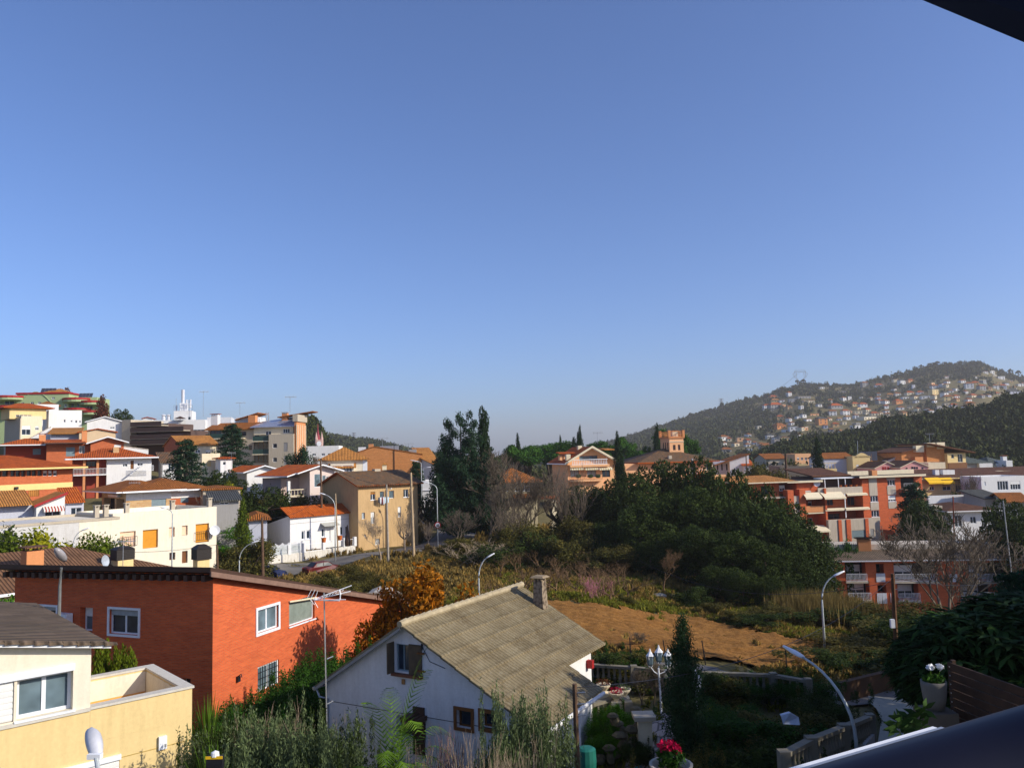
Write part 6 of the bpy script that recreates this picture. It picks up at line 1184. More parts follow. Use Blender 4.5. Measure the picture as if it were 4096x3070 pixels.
def proto(kind,var,mat):
 key=(kind,var,mat.name)
 if key in PR:return PR[key]
 s=hash(kind)%1000 if False else sum(map(ord,kind));rnd=random.Random(s*31+var);H_=10.0
 if kind=='oak':
  cl=[];
  for i in range(34):
   a=i*2.4;z=1.6+7.4*i/34;rr_=3.9*math.sqrt(max(.05,1-((z-3.6)/5.6)**2))*rnd.uniform(.75,1.05);q=rnd.uniform(.8,1.5);cl.append((rr_*math.cos(a),rr_*math.sin(a),z,q,q,q*.8))
  cl.append((0,0,4.6,2.9,2.9,3.4));V,F_=leafcloud(cl,13000,.175,var+5,shell=.75,jit=.07);t=trunkm(6,.35,.3,[c[:3]for c in cl[:9]])
 elif kind=='bush':
  cl=[(rnd.gauss(0,1.8),rnd.gauss(0,1.8),rnd.uniform(1.5,7.8),rnd.uniform(1.1,2.0),rnd.uniform(1.1,2.0),rnd.uniform(1,2.2))for i in range(16)]+[(rnd.gauss(0,2.4),rnd.gauss(0,2.4),1.2,1.5,1.5,1.4)for i in range(8)]
  V,F_=leafcloud(cl,9000,.22,var+9,shell=.4);t=trunkm(5,.22,.2,[c[:3]for c in cl[:10]])
 elif kind=='shrub':
  cl=[(rnd.gauss(0,2.0),rnd.gauss(0,2.0),rnd.uniform(2,7.5),rnd.uniform(1.0,1.9),rnd.uniform(1.0,1.9),rnd.uniform(1,2.4))for i in range(26)]+[(rnd.gauss(0,2.6),rnd.gauss(0,2.6),rnd.uniform(6,8.6),.35,.35,1.5)for i in range(26)]
  V,F_=leafcloud(cl,26000,.155,var+19,shell=.35,asp=.38,up=.25);t=trunkm(5,.16,.2,[c[:3]for c in cl[:16]])
 elif kind=='pine':
  cl=[]
  for i in range(22):a=rnd.uniform(0,6.28);rr_=rnd.uniform(0,4.3);cl.append((rr_*math.cos(a),rr_*math.sin(a),8.2-rr_*rr_*.09+rnd.gauss(0,.35),rnd.uniform(.9,1.6),rnd.uniform(.9,1.6),rnd.uniform(.5,.95)))
  V,F_=leafcloud(cl,8000,.20,var+15,shell=.4,up=.3);t=trunkm(8,.3,.4,[c[:3]for c in cl[:12]])
 elif kind=='cypress':
  cl=[];
  for i in range(34):z=.5+9.2*i/34;r_=.82*math.sin(min(1,(z+.6)/3.5)*1.57)*(1-max(0,(z-4.5)/5.6)**1.7);a=rnd.uniform(0,6.28);cl.append((math.cos(a)*r_*.35,math.sin(a)*r_*.35,z,r_*.75+.08,r_*.75+.08,.7))
  V,F_=leafcloud(cl,6000,.14,var+25,shell=.6,up=1.2,asp=.35)if mat.name!='dark_blue_conifer' else leafcloud(cl,20000,.085,25,shell=.35,up=.8,asp=.3,jit=.2);t=trunkm(8,.13)
 elif kind=='clipped_cypress':
  cl=[]
  for i in range(26):z=.8+8.5*i/26;r_=.95 if z<7.5 else.95*math.sqrt(max(.05,1-((z-7.5)/2.2)**2));a=rnd.uniform(0,6.28);cl.append((math.cos(a)*.2,math.sin(a)*.2,z,r_*.8,r_*.8,.7))
  V,F_=leafcloud(cl,9000,.11,var+25,shell=.75,up=.8,jit=.05);t=trunkm(7,.15)
 elif kind=='conifer':
  cl=[]
  for i in range(60):
   z=1.0+8.8*(i/60.0)+rnd.gauss(0,.1);L=3.0*(1-z/10.4)**.8+.15;a=i*2.4+rnd.gauss(0,.2)
   for f in(.35,.7,1.0):cl.append((math.cos(a)*L*f,math.sin(a)*L*f,z-.30*L*f*f+(.25*L*f),.28+.3*L*(1.05-f)*.5+.1,.28+.3*L*(1.05-f)*.5+.1,.24))
  V,F_=leafcloud(cl,10000,.15,var+35,shell=.3,grav=.25,asp=.4);t=trunkm(9.6,.22)
 elif kind=='spiky_conifer':
  cl=[]
  for j,(ox,oy,hh)in enumerate(((0,0,10),(-1.3,.3,9.7),(1.2,-.4,9.9),(-2.1,.2,8.3),(1.9,.6,8.4),(-2.6,-.4,6.4),(2.5,-.2,6.6))):
   for i in range(26):z=1+(hh-1)*i/26.0;L=(1.5 if j else 2.1)*(1-z/(hh+.5))**.7+.1;a=rnd.uniform(0,6.28);cl.append((ox*(.5+.5*z/hh)+math.cos(a)*L*.7,oy+math.sin(a)*L*.7,z+rnd.gauss(0,.15),.28+L*.42,.28+L*.42,.42))
  V,F_=leafcloud(cl,42000,.13,var+45,shell=.3,grav=.2,asp=.4);t=trunkm(9,.14,0,[(-1.2,.2,7),(1.1,-.3,7),(-2,0,5),(2,0,5)])
 elif kind in('bare','bare_big','pollard','almond','twiggy'):
  out=[];d0=Vector((rnd.gauss(0,.05),rnd.gauss(0,.05),1))
  if kind=='bare':branches(rnd,Vector((0,0,-.3)),d0,2.6,.20,6,out,.42,.22,(2,4),.76)
  elif kind=='bare_big':
   for j in range(5):a=j*1.26+rnd.gauss(0,.2);branches(rnd,Vector((0,0,.2)),Vector((math.cos(a)*.42,math.sin(a)*.42,1)).normalized(),2.7,.10,6,out,.36,.2,(2,3),.72)
   out.append((0,0,-.5,0,0,.6,.32,.28))
  elif kind=='pollard':
   out.append((0,0,-.3,0,0,3.2,.28,.26))
   for j in range(6):
    a=j*1.05+rnd.gauss(0,.2);p=Vector((0,0,3.1));q=p+Vector((math.cos(a)*1.4,math.sin(a)*1.4,1.1));out.append((*p,*q,.2,.17))
    for t_ in range(rnd.randint(9,13)):branches(rnd,q,Vector((rnd.gauss(0,.35),rnd.gauss(0,.35),1)).normalized(),rnd.uniform(2.2,3.6),.045,2,out,.2,.2,(1,2),.6)
  elif kind=='almond':
   branches(rnd,Vector((0,0,-.3)),d0,1.9,.28,1,out,.7,.25,(3,4),.9)
   for s_ in list(out)[-7:]:branches(rnd,Vector(s_[3:6]),(Vector(s_[3:6])-Vector(s_[:3])+Vector((rnd.gauss(0,.3),rnd.gauss(0,.3),.4))).normalized(),2.0,.10,3,out,.5,.1,(2,3),.7)
  else:
   for j in range(16):branches(rnd,Vector((rnd.gauss(0,.8),rnd.gauss(0,.8),0)),Vector((rnd.gauss(0,.3),rnd.gauss(0,.3),1)).normalized(),3.0,.06,4,out,.25,.2,(1,3),.72)
  zm=max(s_[5]for s_ in out);f=10/zm;out=[tuple(v*f if i<6 else v*min(f,1.1)for i,v in enumerate(s_))for s_ in out]
  lim=min(.07,sorted(s_[6]for s_ in out)[-8]);thick=[s_ for s_ in out if s_[6]>=lim];thin=[(*s_[:6],max(s_[6],.016),max(s_[7],.010))for s_ in out if s_[6]<lim]
  V,F_=segmesh(thin,3);V2,F2=segmesh(thick,6)
  m1=npmesh('branches',V,F_,mat);m2=npmesh('trunk',V2,F2,mat,smooth=True);PR[key]=(m2,m1);return PR[key]
 elif kind=='palm':
  V=[];F_=[];
  for i in range(34):
   a=i*2.4;el=rnd.uniform(.15,1.35);L=rnd.uniform(5.5,7);hd=Vector((math.cos(a),math.sin(a),0));p=Vector((0,0,3.2));d=hd*math.cos(el)+Vector((0,0,math.sin(el)))
   for sidx in range(14):
    q=p+d*(L/14);d=(d+Vector((0,0,-.13))).normalized();sd_=d.cross(Vector((0,0,1))).normalized();ll=1.25*math.sin(math.pi*(sidx+1.2)/15.5)+.15
    for sg in(-1,1):
     for o_ in(0,.5):
      b0=p.lerp(q,o_);tip=b0+sd_*sg*ll*.8+d*ll*.55+Vector((0,0,-.15*ll+.1));n0=len(V);V+=[b0,b0+d*.1,tip,tip];F_.append((n0,n0+1,n0+2,n0+3))
    p=q
  V=np.array([tuple(v)for v in V]);F_=np.array(F_);V[3::4]+=.01;t=trunkm(3.3,.5)
 elif kind=='yucca':
  V=[];F_=[]
  for i in range(110):
   a=rnd.uniform(0,6.28);el=rnd.uniform(-.1,1.5);L=rnd.uniform(4,5.5);d=Vector((math.cos(a)*math.cos(el),math.sin(a)*math.cos(el),math.sin(el)));s_=d.cross(Vector((0,0,1)));s_=(s_ if s_.length>.1 else Vector((1,0,0))).normalized()*.17;p=Vector((0,0,4.6));n0=len(V);V+=[p-s_,p+s_,p+d*L*.6+s_*.8+Vector((0,0,-.1)),p+d*L+Vector((0,0,-.5)),p+d*L+Vector((0,0,-.5)),p+d*L*.6-s_*.8]
   F_.append((n0,n0+1,n0+2,n0+5));F_.append((n0+5,n0+2,n0+3,n0+4))
  V=np.array([tuple(v)for v in V]);V[4::6]+=.02;F_=np.array(F_);t=trunkm(4.6,.35)
 elif kind=='broadleaf':
  r=np.random.default_rng(var+77);V=[];F_=[]
  for i in range(1100):
   a=r.uniform(0,6.28);z=r.uniform(3,9.3);rr_=4.4*math.sqrt(max(.05,1-((z-6)/4)**2))*r.uniform(.35,1.0);c=Vector((rr_*math.cos(a),rr_*math.sin(a),z))
   for j in range(9):
    an=j*.7+r.uniform(0,.6);d=Vector((math.cos(an),math.sin(an),r.uniform(-.9,.5))).normalized();s_=d.cross(Vector((0,0,1))).normalized()*r.uniform(.10,.15);L=r.uniform(.75,1.15);n0=len(V);V+=[c,c+d*L*.5+s_,c+d*L+Vector((0,0,-.18)),c+d*L*.5-s_];F_.append((n0,n0+1,n0+2,n0+3))
  V=np.array([tuple(v)for v in V]);F_=np.array(F_);t=trunkm(7,.25,.3,[(2,1,6),(-2,1,6),(1,-2,5),(-1,-2,7)])
 PR[key]=(mesh_of(t,'trunk',BARK),npmesh('crown',V,F_,mat));return PR[key]
L_OAK=leafm('holm_oak_leaves',(.030,.046,.013),.6,(1.3,1.15,.9));L_BRUSH=leafm('mixed_scrub_leaves',(.075,.078,.026),.6,(1.5,1.1,.8));L_PINE=leafm('pine_needles',(.040,.095,.018),.5,(1.2,1.1,.8))
L_CYP=leafm('cypress_leaves',(.018,.035,.012),.5);L_CON=leafm('conifer_needles',(.022,.045,.022),.55,(1.1,1.1,1.1));L_GREEN=leafm('bright_green_leaves',(.06,.15,.018),.5,(1.3,1.1,.7));L_OLIVE=leafm('olive_leaves',(.10,.13,.065),.5,(1.2,1.15,1.0))
L_ORANGE=leafm('rusty_orange_leaves',(.22,.105,.018),.75,(1.6,1.15,.7),.25);L_YG=leafm('yellow_green_leaves',(.20,.22,.03),.5,(1.4,1.1,.7));L_IVY=leafm('glossy_ivy_leaves',(.026,.060,.013),.6,(1.3,1.3,.8));L_PALM=leafm('palm_fronds',(.09,.16,.03),.5,(1.2,1.1,.8))
L_TWIG=plain('grey_brown_twigs',(.125,.10,.075),.9,var=.4);L_TWIGP=plain('pale_twigs',(.34,.27,.20),.9,var=.3);L_ALM=plain('reddish_twigs',(.15,.095,.055),.9,var=.4);L_PINK=plain('pink_blossom_twigs',(.36,.16,.19),.9,var=.3);L_CIT=leafm('citrus_leaves',(.07,.10,.018),.6,(1.5,1.3,.8));L_LOQ=leafm('loquat_leaves',(.020,.042,.012),.6,(1.6,1.4,1.1),.1);L_RED=leafm('reddish_dark_leaves',(.10,.035,.02),.5)
def place(name,label,cat,kind,mat,px,ytop,d,wid=None,group=None,var=0,base=None,rot=None,dz=0,hmin=.8,hfix=None):
 q=G((px,ytop),d);z0=T(q.x,q.y)+dz if base is None else base;h=max(hmin,(q.z-z0)*dict(oak=1.06,bush=1.04).get(kind,1));h=hfix or h;f=h/10
 W0=dict(oak=10,bush=8.5,shrub=9,pine=11,cypress=2.0,clipped_cypress=2.2,conifer=6,spiky_conifer=8,bare=8,bare_big=9,pollard=8,almond=9,twiggy=7,palm=12,yucca=9,broadleaf=9.5)[kind]
 fx=(wid/W0)if wid else f;fx=min(fx,f*1.15)if kind=='oak' else fx;me=proto(kind,var,mat);r=thing(name,label,cat,(q.x,q.y,z0),rot if rot is not None else(px*1.7+d)%6.28,group)
 for nm,m_ in(('trunk',me[0]),('crown' if kind not in('bare','bare_big','pollard','almond','twiggy')else 'branches',me[1])):
  o=link(nm,m_,r);o.scale=(fx,fx,f)
 return r
ORD=['first','second','third','fourth','fifth','sixth','seventh','eighth','ninth','tenth','eleventh','twelfth','thirteenth','fourteenth','fifteenth','sixteenth','seventeenth','eighteenth','nineteenth','twentieth']
def ordl(i,n,a,b):return(f'leftmost {a} {b}' if i==0 else f'rightmost {a} {b}' if i==n-1 else f'{a} {ORD[i]} from the left {b}')
rows=[('in the back row of the dark oak clump',[(575,508,116,8),(588,494,118,9),(603,500,118,10),(626,483,114,10),(656,470,119,11),(690,471,117,11),(724,480,112,11),(752,492,108,10),(778,512,104,9),(797,528,98,8)]),
  ('in the middle row of the dark oak clump',[(618,530,98,8),(640,514,97,9),(668,504,99,10),(700,496,98,10),(733,512,95,9),(764,518,92,9),(790,534,90,8),(806,552,90,7)]),
  ('in the front row of the dark oak clump',[(650,550,90,8),(676,540,87,8),(703,536,85,9),(733,540,82,9),(762,549,80,9),(789,562,81,8),(808,580,84,6),(716,574,77,6),(742,578,75,7),(768,584,74,7),(792,590,76,6)])]
for rl,l in rows:
 for i,(x,y,d,w_)in enumerate(l):place('evergreen_oak',ordl(i,len(l),'dark evergreen oak',rl),'tree','oak',L_OAK,x,y-9,d,w_*1.15,'dark evergreen oaks in the valley',i%3)
for i,(x,y,d,w_)in enumerate([(512,444,205,15),(528,440,225,17),(548,439,235,18),(566,440,215,16),(585,443,210,13),(603,437,240,16),(622,436,225,15),(640,446,215,12)]):
 place('umbrella_pine',ordl(i,8,'bright green umbrella pine','of the pine row behind the peach chalet'),'tree','pine',L_PINE,x,y,d,w_,'umbrella pines on the ridge',i%3)
for i,(x,y,d,w_)in enumerate([(662,428,225,13),(682,429,232,14)]):place('umbrella_pine',('left' if i==0 else 'right')+' one of two umbrella pines behind the lookout tower','tree','pine',L_PINE,x,y,d,w_,None,i)
for x,y,d,w_,lb in[(517.5,432,210,2.6,'stubby broken-topped cypress above the pine ridge left of the chalet'),(560,434,230,2.4,'short blunt cypress poking above the pine ridge'),(573.5,436,200,4,'broad low cypress left of the two slender ones by the chalet'),(577.5,431,200,2.4,'shorter slender cypress beside the tallest slender one behind the chalet roof'),(579.8,424,200,2.6,'tallest slender cypress behind the chalet roof'),(617,430,160,2.6,'slender pointed cypress right of the peach chalet'),(621,449,158,2.2,'smaller cypress just right of the slender pointed one by the chalet'),(656.5,422,215,3.4,'thin cypress left of the lookout tower'),(69.5+0,0,0,0,'')][:-1]:
 place('cypress',lb,'tree','cypress',L_CYP,x,y,d,w_)
place('cypress','big dark column cypress in front of the cream balustrade house','tree','cypress',L_CYP,816,436,178,3.9)
place('cypress','dark reddish pointed cypress on the left skyline beside the green apartments','tree','cypress',L_RED,102.5,394,215,6.2,var=1)
place('clipped_cypress','tall blunt-topped cypress rising behind the big ragged conifer','tree','clipped_cypress',L_CYP,483,401,121,2.4)
place('ragged_conifer','big dark ragged conifer with several leaders in picture centre','tree','spiky_conifer',L_CON,460,411,118,11,rot=0)
place('ragged_conifer','smaller dark conifer filling in below the blunt-topped cypress','tree','conifer',L_CON,488,446,122,7,var=1)
place('evergreen_tree','dense dark evergreen filling the left foot of the big ragged conifer','tree','oak',L_CON,457,455,121,11);place('evergreen_tree','dense dark evergreen filling the right foot of the big ragged conifer','tree','oak',L_CON,477,458,122,10,var=1)
place('conifer','dark conifer in front of the grey apartment block','tree','conifer',L_CON,232,422,150,10)
place('conifer','open conifer beside the orange-brown ridge roof','tree','conifer',L_CON,186,438,122,10,var=1)
place('conifer','small rounded conifer at the flank of the grey apartment block','tree','bush',L_CON,297,442,150,6)
place('conifer','small conifer against the big brick gable wall','tree','conifer',L_CON,416,460,140,6,var=2)
place('round_tree','round dark tree on the skyline left of the dark flats','tree','oak',L_OAK,122,409,235,9)
place('round_tree','small round tree behind the green apartment roof','tree','oak',L_RED,65,388,262,9,var=1)
place('palm_tree','feathery palm in front of the pale green building','tree','palm',L_PALM,64,402,205,7)
place('clipped_bush','big round clipped bush below the low orange roof','bush','oak',L_OAK,222,470,118,8,hmin=5)
place('yellow_bush','small bright yellow bush below the low orange roof','bush','bush',L_YG,232,478,114,3.2)
for i,(x,y,d,w_,mt)in enumerate([(205,490,112,7,L_OAK),(245,480,112,7,L_OAK),(262,490,117,6,L_BRUSH),(280,492,118,7,L_OAK),(240,520,100,6,L_GREEN),(226,540,94,6,L_GREEN),(250,536,92,7,L_BRUSH),(296,490,119,6,L_BRUSH)]):
 place('garden_tree',ordl(i,8,'leafy garden tree','between the flat-roofed house and the glazed gable house'),'tree','bush',mt,x,y,d,w_,'garden trees on the left slope',i%3)
place('cypress','small yellowish cypress left of the brown tile shed','tree','cypress',L_CIT,243,497,94,2.4)
for i,(x,y,d,w_,mt)in enumerate([(8,520,72,9,L_OAK),(24,523,70,8,L_CIT),(40,522,70,8,L_CIT),(58,520,70,8,L_YG),(75,527,69,5,L_CIT),(98,526,70,6,L_CIT)]):
 place('citrus_tree',ordl(i,6,'leafy citrus tree','below the cream flat-roofed house'),'tree','bush',mt,x,y,d,w_,'citrus trees below the cream house',i%3)
for i,(x,y,d,w_)in enumerate([(3,594,44,3),(13,590,44,3.2)]):place('garden_bush',('left' if i==0 else 'right')+' one of two green bushes left of the brick house','bush','bush',L_GREEN,x,y,d,w_,None,i)
for i in range(5):place('tall_hedge',ordl(i,5,'brown-green cypress hedge plant','behind the low stone wall near the cars'),'hedge','cypress',leafm('brownish_hedge',(.075,.065,.02))if i==0 else MT['brownish_hedge'],218+i*9.5,549-i*.8,92+i*1.2,3.6,'brownish clipped hedge',i%2)
B_=[(502,447,118,15,'bare','large bare tree right of the big conifer',L_TWIG),(521,462,112,10,'bare','bare tree in front of the old villa roof',L_TWIG),(530,478,113,9,'bare','bare tree right before the old villa wall',L_TWIG),(516,488,108,8,'pollard','pollarded tree before the old villa left windows',L_TWIG),(507,500,104,9,'pollard','pollarded tree with long upright shoots before the old villa',L_TWIG),(556,462,116,10,'pollard','pollarded tree with dense upright shoots left of the chalet',L_TWIG),(570,470,112,9,'pollard','pollarded tree right next to the gate pillar',L_TWIG),(487,470,108,11,'bare','bare tree against the dark conifer foot',L_TWIG),
      (428,520,112,0,'pollard','pollarded street tree nearest the road sign',L_TWIGP),(404,505,106,0,'pollard','pollarded street tree before the tan house right corner',L_TWIGP),(380,512,98,0,'bare','pale leafless tree before the tan house',L_TWIGP),(403,486,140,0,'bare','leafless tree at the street side of the brick gable',L_TWIG),(470,540,95,8,'twiggy','bare twiggy thicket at the roadside bend',L_TWIGP),(458,505,102,8,'bare','slender bare tree right of the street',L_TWIG),(940,513,72,16,'bare_big','huge spreading bare tree before the lower apartments',L_TWIG),(962,470,150,6,'bare','thin bare tree in front of the yellow awning house',L_TWIG),(193,492,99,5,'almond','gnarled pruned tree beside the beige shed',L_TWIGP),(360,470,142,0,'bare','bare tree behind the tan house roof',L_TWIG),(318,455,180,0,'bare','bare tree before the white flat-roofed block',L_TWIG),(662,546,80,0,'bare','bare tree at the upper right end of the almond slope',L_ALM)]
for i,(x,y,d,w_,kd,lb,mt)in enumerate(B_):place('bare_tree',lb,'tree',kd,mt,x,y,d,w_ or None,var=i%3)
out=[];rnd=random.Random(4);out.append((0,0,-.3,0,0,2.6,.38,.34))
for j in range(9):
 a=-1.2+j*.3;q=Vector((math.sin(a)*2.2,math.cos(j)*.5,4.2+math.cos(a)*1.2));out.append((0,0,2.4,*q,.26,.14))
 for t_ in range(3):out.append((*q,q.x+rnd.gauss(0,.25),q.y+rnd.gauss(0,.2),q.z+rnd.uniform(.5,1.1),.12,.07))
V,F_=segmesh(out,6);q=G((427.5,505),122);st=thing('pollard_stump','thick dark pollarded tree with stubby arms before the white cottage','tree',(q.x,q.y,T(q.x,q.y)));link('trunk',npmesh('trunk',V,F_,BARK),st)
al=[(492,589,62),(514,583,66),(525,574,74),(548,577,70),(556,580,67),(565,571,78),(581,569,82),(603,574,77),(613,584,70),(599,585,68),(573,583,68),(609,594,64),(498,561,88),(516,557,92),(540,557,94),(558,561,88),(576,557,94),(592,562,88),(619,571,80),(626,578,76)]
for i,(x,yb,d)in enumerate(sorted(al)):
 q=G((x,yb),d);r=place('almond_tree',ordl(i,20,'small leafless almond tree','on the grassy slope above the ploughed field'),'tree','almond',L_ALM,x,yb-2.9*797/d,d,3.6,'leafless almond trees on the slope',i%3,hfix=2.7)
place('blossoming_almond','small almond tree in pink blossom above the ploughed field','tree','twiggy',L_PINK,591,584,63.5,2.2,hmin=2.0)
sc=[(497,540,96,7),(520,532,98,7),(540,528,98,7),(560,535,96,6),(580,530,98,7),(596,545,92,6),(612,540,92,6),(455,535,100,6),(510,520,103,7),(535,515,106,7),(575,510,108,7),(590,520,104,7)]
for i,(x,y,d,w_)in enumerate(sorted(sc)):
 place('scrub_bush',(f'{ORD[i]} from the left' if i<20 else 'rightmost')+' brown-green scrub bush between the street and the oak clump','bush','bush',(L_BRUSH,L_OAK,L_BRUSH,MT['brownish_hedge'])[i%4],x,y,d,w_,'scrub bushes at the foot of the trees',i%3,hmin=1.2)
sc=[(300,575,66,3.5),(325,570,72,3),(345,575,70,4),(372,570,74,4),(352,585,58,3),(318,590,58,3),(300,590,56,3),(440,600,56,2),(352,560,80,3)]
for i,(x,y,d,w_)in enumerate(sorted(sc)):place('scrub_bush',ordl(i,9,'low dry shrub','in the scrub beyond the brick house roof'),'bush','bush',(L_BRUSH,MT['brownish_hedge'])[i%2],x,y,d,w_,'low dry shrubs behind the brick house',i%3,hmin=.9)
sc=[(690,585,72,3),(712,600,66,3),(735,608,62,3),(752,612,60,3.5),(767,605,62,4),(780,600,66,4),(625,597,66,1.6),(850,600,64,6),(868,610,60,6),(885,620,55,5),(905,600,60,6),(925,610,52,5),(870,640,50,5),(893,650,46,4),(848,640,52,5),(835,655,47,4),(915,650,44,5)]
for i,(x,y,d,w_)in enumerate(sorted(sc)):place('scrub_bush',ordl(i,17,'shrub','of the scrub slope between the oaks and the wooden pole'),'bush','bush',(L_BRUSH,L_OAK,MT['brownish_hedge'])[i%3],x,y,d,w_,'shrubs of the right scrub slope',i%3,hmin=1.0)
place('evergreen_tree','dark conifer overlapping the right end of the orange apartments','tree','conifer',L_CON,913,480,128,11)
place('evergreen_tree','second dark conifer right behind the huge bare tree','tree','oak',L_OAK,922,500,122,10)
place('evergreen_tree','dark green bush right of the bungalow at right edge','tree','oak',L_OAK,1004,500,112,10,var=1)
place('evergreen_tree','dark bush at right edge below the brown outbuilding roof','tree','oak',L_OAK,1026,515,104,10,var=2)
for i,(x,y,d,w_)in enumerate([(748,462,175,9),(765,458,180,9),(782,462,178,9),(800,458,190,9),(733,470,172,7)]):place('garden_tree',ordl(i,5,'dull green tree','behind the upper orange apartments roof')if i<4 else 'low dull green tree right beside the white lean-to house','tree','bush',L_BRUSH,x,y,d,w_,'trees behind the apartments',i%3)
for i,(x,y)in enumerate([(950,487),(963,490),(977,488),(990,492)]):place('garden_tree',ordl(i,4,'small garden tree','in the yard of the yellow awning house'),'tree','bush',L_OAK,x,y,150,5,'garden trees by the awning house',i%3,hmin=2.5)
for i,(x,y)in enumerate([(815,532),(828,531),(841,532),(853,534)]):place('terrace_hedge',ordl(i,4,'dark hedge plant','on the terrace below the orange apartments'),'hedge','bush',L_IVY,x,y,111.5,4.4,'hedge below the upper apartments',i%3,hmin=3)
place('orange_tree','rusty orange autumn tree between the brick house and the gable house','tree','bush',L_ORANGE,409,553,39.8,4.9,rot=1.0)
place('orange_tree','lower left companion of the rusty orange tree against the brick wall','tree','bush',L_ORANGE,386,590,40,3.2,var=1,rot=2.2)
place('yellow_green_bush','yellow-green bush at the right foot of the rusty orange tree','bush','bush',L_YG,436,600,42.5,2.8,var=2)
for i,(x,y,d,w_)in enumerate([(242,697,29,3),(262,690,30,3),(283,676,31,3.4),(303,664,32,3.4),(322,655,34,3.6),(341,645,36,3.4),(352,660,38,3)]):place('ivy_bush',ordl(i,7,'glossy dark green bush','of the hedge along the sunlit brick wall'),'hedge','shrub',L_IVY,x,y,d,w_,'glossy hedge along the brick wall',i%2,hmin=1.4)
sh=[(222,714,23.5,1.9,L_OAK),(236,706,24.5,2.6,L_OLIVE),(256,712,23,2.4,L_OLIVE),(278,704,24,2.6,L_OLIVE),(298,712,23,2.4,L_OLIVE),(318,708,23.5,2.2,L_OAK),(334,716,22.5,2.0,L_OLIVE),(345,738,21.5,1.8,L_OAK)]
for i,(x,y,d,w_,mt)in enumerate(sh):place('garden_shrub',ordl(i,8,'grey-green shrub','of the thicket at bottom left of the gable house'),'bush','shrub',mt,x,y,d,w_,'thicket in front of the gable house',i%2,hmin=1.5)
place('twiggy_bush','bare pale twiggy bush at left of the thicket','bush','twiggy',L_TWIGP,262,702,24.6,1.8);place('twiggy_bush','bare pale twiggy bush at centre of the thicket','bush','twiggy',L_TWIGP,302,706,23.8,1.8,var=1)
for i,(x,y,d)in enumerate([(98,641,31),(107,638,31.5),(116,645,31),(124,643,31.5),(131,646,31)]):place('small_cypress',ordl(i,5,'yellowish green small cypress','behind the roof terrace'),'tree','cypress',leafm('golden_cypress',(.10,.13,.02))if i==0 else MT['golden_cypress'],x,y,d,1.1,'small cypresses behind the roof terrace',i%2)
place('yucca','spiky yucca beside the corner of the yellow house','plant','yucca',L_PALM,209,680,27,2.0);place('fan_palm','fan palm at lower left beside the yellow house wall','plant','yucca',L_PALM,214,727,22.5,2.4,var=1)
pl_=place('palm_tree','green feathery palm in front of the white gable wall','tree','palm',L_PALM,392,726,21.5,3.6,rot=.5,base=-10.35,hfix=2.6);pl_.children[0].scale.z=.95;pl_.children[0].location.z=-2.1
tw=[(438,728,20.5),(455,716,21),(472,720,20),(490,726,19.5),(508,730,19.5),(528,738,19)]
for i,(x,y,d)in enumerate(tw):place('twiggy_bush',ordl(i,6,'leafless reddish-grey bush','along the bottom edge before the gable wall'),'bush','twiggy',(L_TWIGP,leafm('pinkish_twigs',(.25,.14,.13))if i==1 else L_TWIGP,L_TWIGP)[i%3]if i<2 else L_TWIGP,x,y,d,1.7,'leafless bushes before the gable wall',i%3)
for i,(x,y,d,w_)in enumerate([(514,690,20.8,1.5),(532,676,21,1.8),(496,716,20.2,1.3)]):place('olive_shrub',ordl(i,3,'silvery olive shrub','against the shaded gable wall'),'bush','shrub',L_OLIVE,x,y,d,w_,None,i%2)
for i,(x,y,d)in enumerate([(544,680,21.5),(554,694,21.5)]):place('bamboo',ordl(i,2,'thin leafy bamboo','over the lower roof corner'),'plant','twiggy',L_BRUSH,x,y,d,.7,'thin bamboo canes',i%2)
place('clipped_ball_shrub','bright green rounded shrub on the garden path','bush','shrub',L_GREEN,603,733,30,1.6,hmin=.9);place('garden_conifer','feathery light green conifer beside the white house wall','bush','shrub',L_GREEN,611,704,31.5,2.0)
place('column_conifer','tall dark column-shaped conifer in the lower right garden','tree','cypress',leafm('dark_blue_conifer',(.025,.05,.02),.6),681,612,27.5,1.75,rot=0)
place('column_conifer','dark conifer foot growth beside the column-shaped conifer','tree','bush',MT['dark_blue_conifer'],687,700,27,1.4)
gd=[(602,650,39,2.6),(616,648,40,2.8),(632,652,39,2.8),(650,662,38,2.2),(703,668,36,2.6),(722,676,36,2.6),(742,668,37,2.4),(765,672,36.5,2.6),(790,664,37,2.6),(806,668,36,2.8),(826,690,33,2.6),(715,705,30,3),(740,712,29,3),(765,708,29.5,3),(788,715,28.5,3),(812,712,28.5,2.6),(728,735,25.5,2.6),(755,742,24.5,2.6),(780,748,24,2.4),(805,745,24,2.2),(832,722,28,1.8),(640,735,29,1.2),(700,745,25,2.2)]
for i,(x,y,d,w_)in enumerate(sorted(gd)):place('garden_shrub',(f'shrub number {i}' and(f'{ORD[i]} from the left' if i<20 else f'{["fourth","third","second"][i-20]} from the right' if i<22 else 'rightmost'))+' dark shrub of the garden below the balcony','bush','shrub' if i%2 else 'bush',(L_OAK,L_IVY,L_BRUSH)[i%3],x,y,d,w_,'dark shrubs of the lower right garden',i%2,hmin=1.0)
for i,(x,y,d)in enumerate([(652,655,35),(667,668,33),(640,668,36),(645,640,45)]):place('bare_tree',ordl(i,4,'thin bare garden tree','near the white garden lamp'),'tree','bare',L_TWIG,x,y,d,1.8,None,i%3)
for i,(x,y,d,w_)in enumerate([(938,624,19,2.5),(966,609,18.5,3.2),(998,606,17.5,4.0),(1035,590,18,4.6)]):place('loquat_tree',ordl(i,4,'large-leaved dark loquat tree','behind the wooden board fence'),'tree','broadleaf',L_LOQ,x,y,d,w_,'loquats behind the board fence',i%2,base=-6.7)
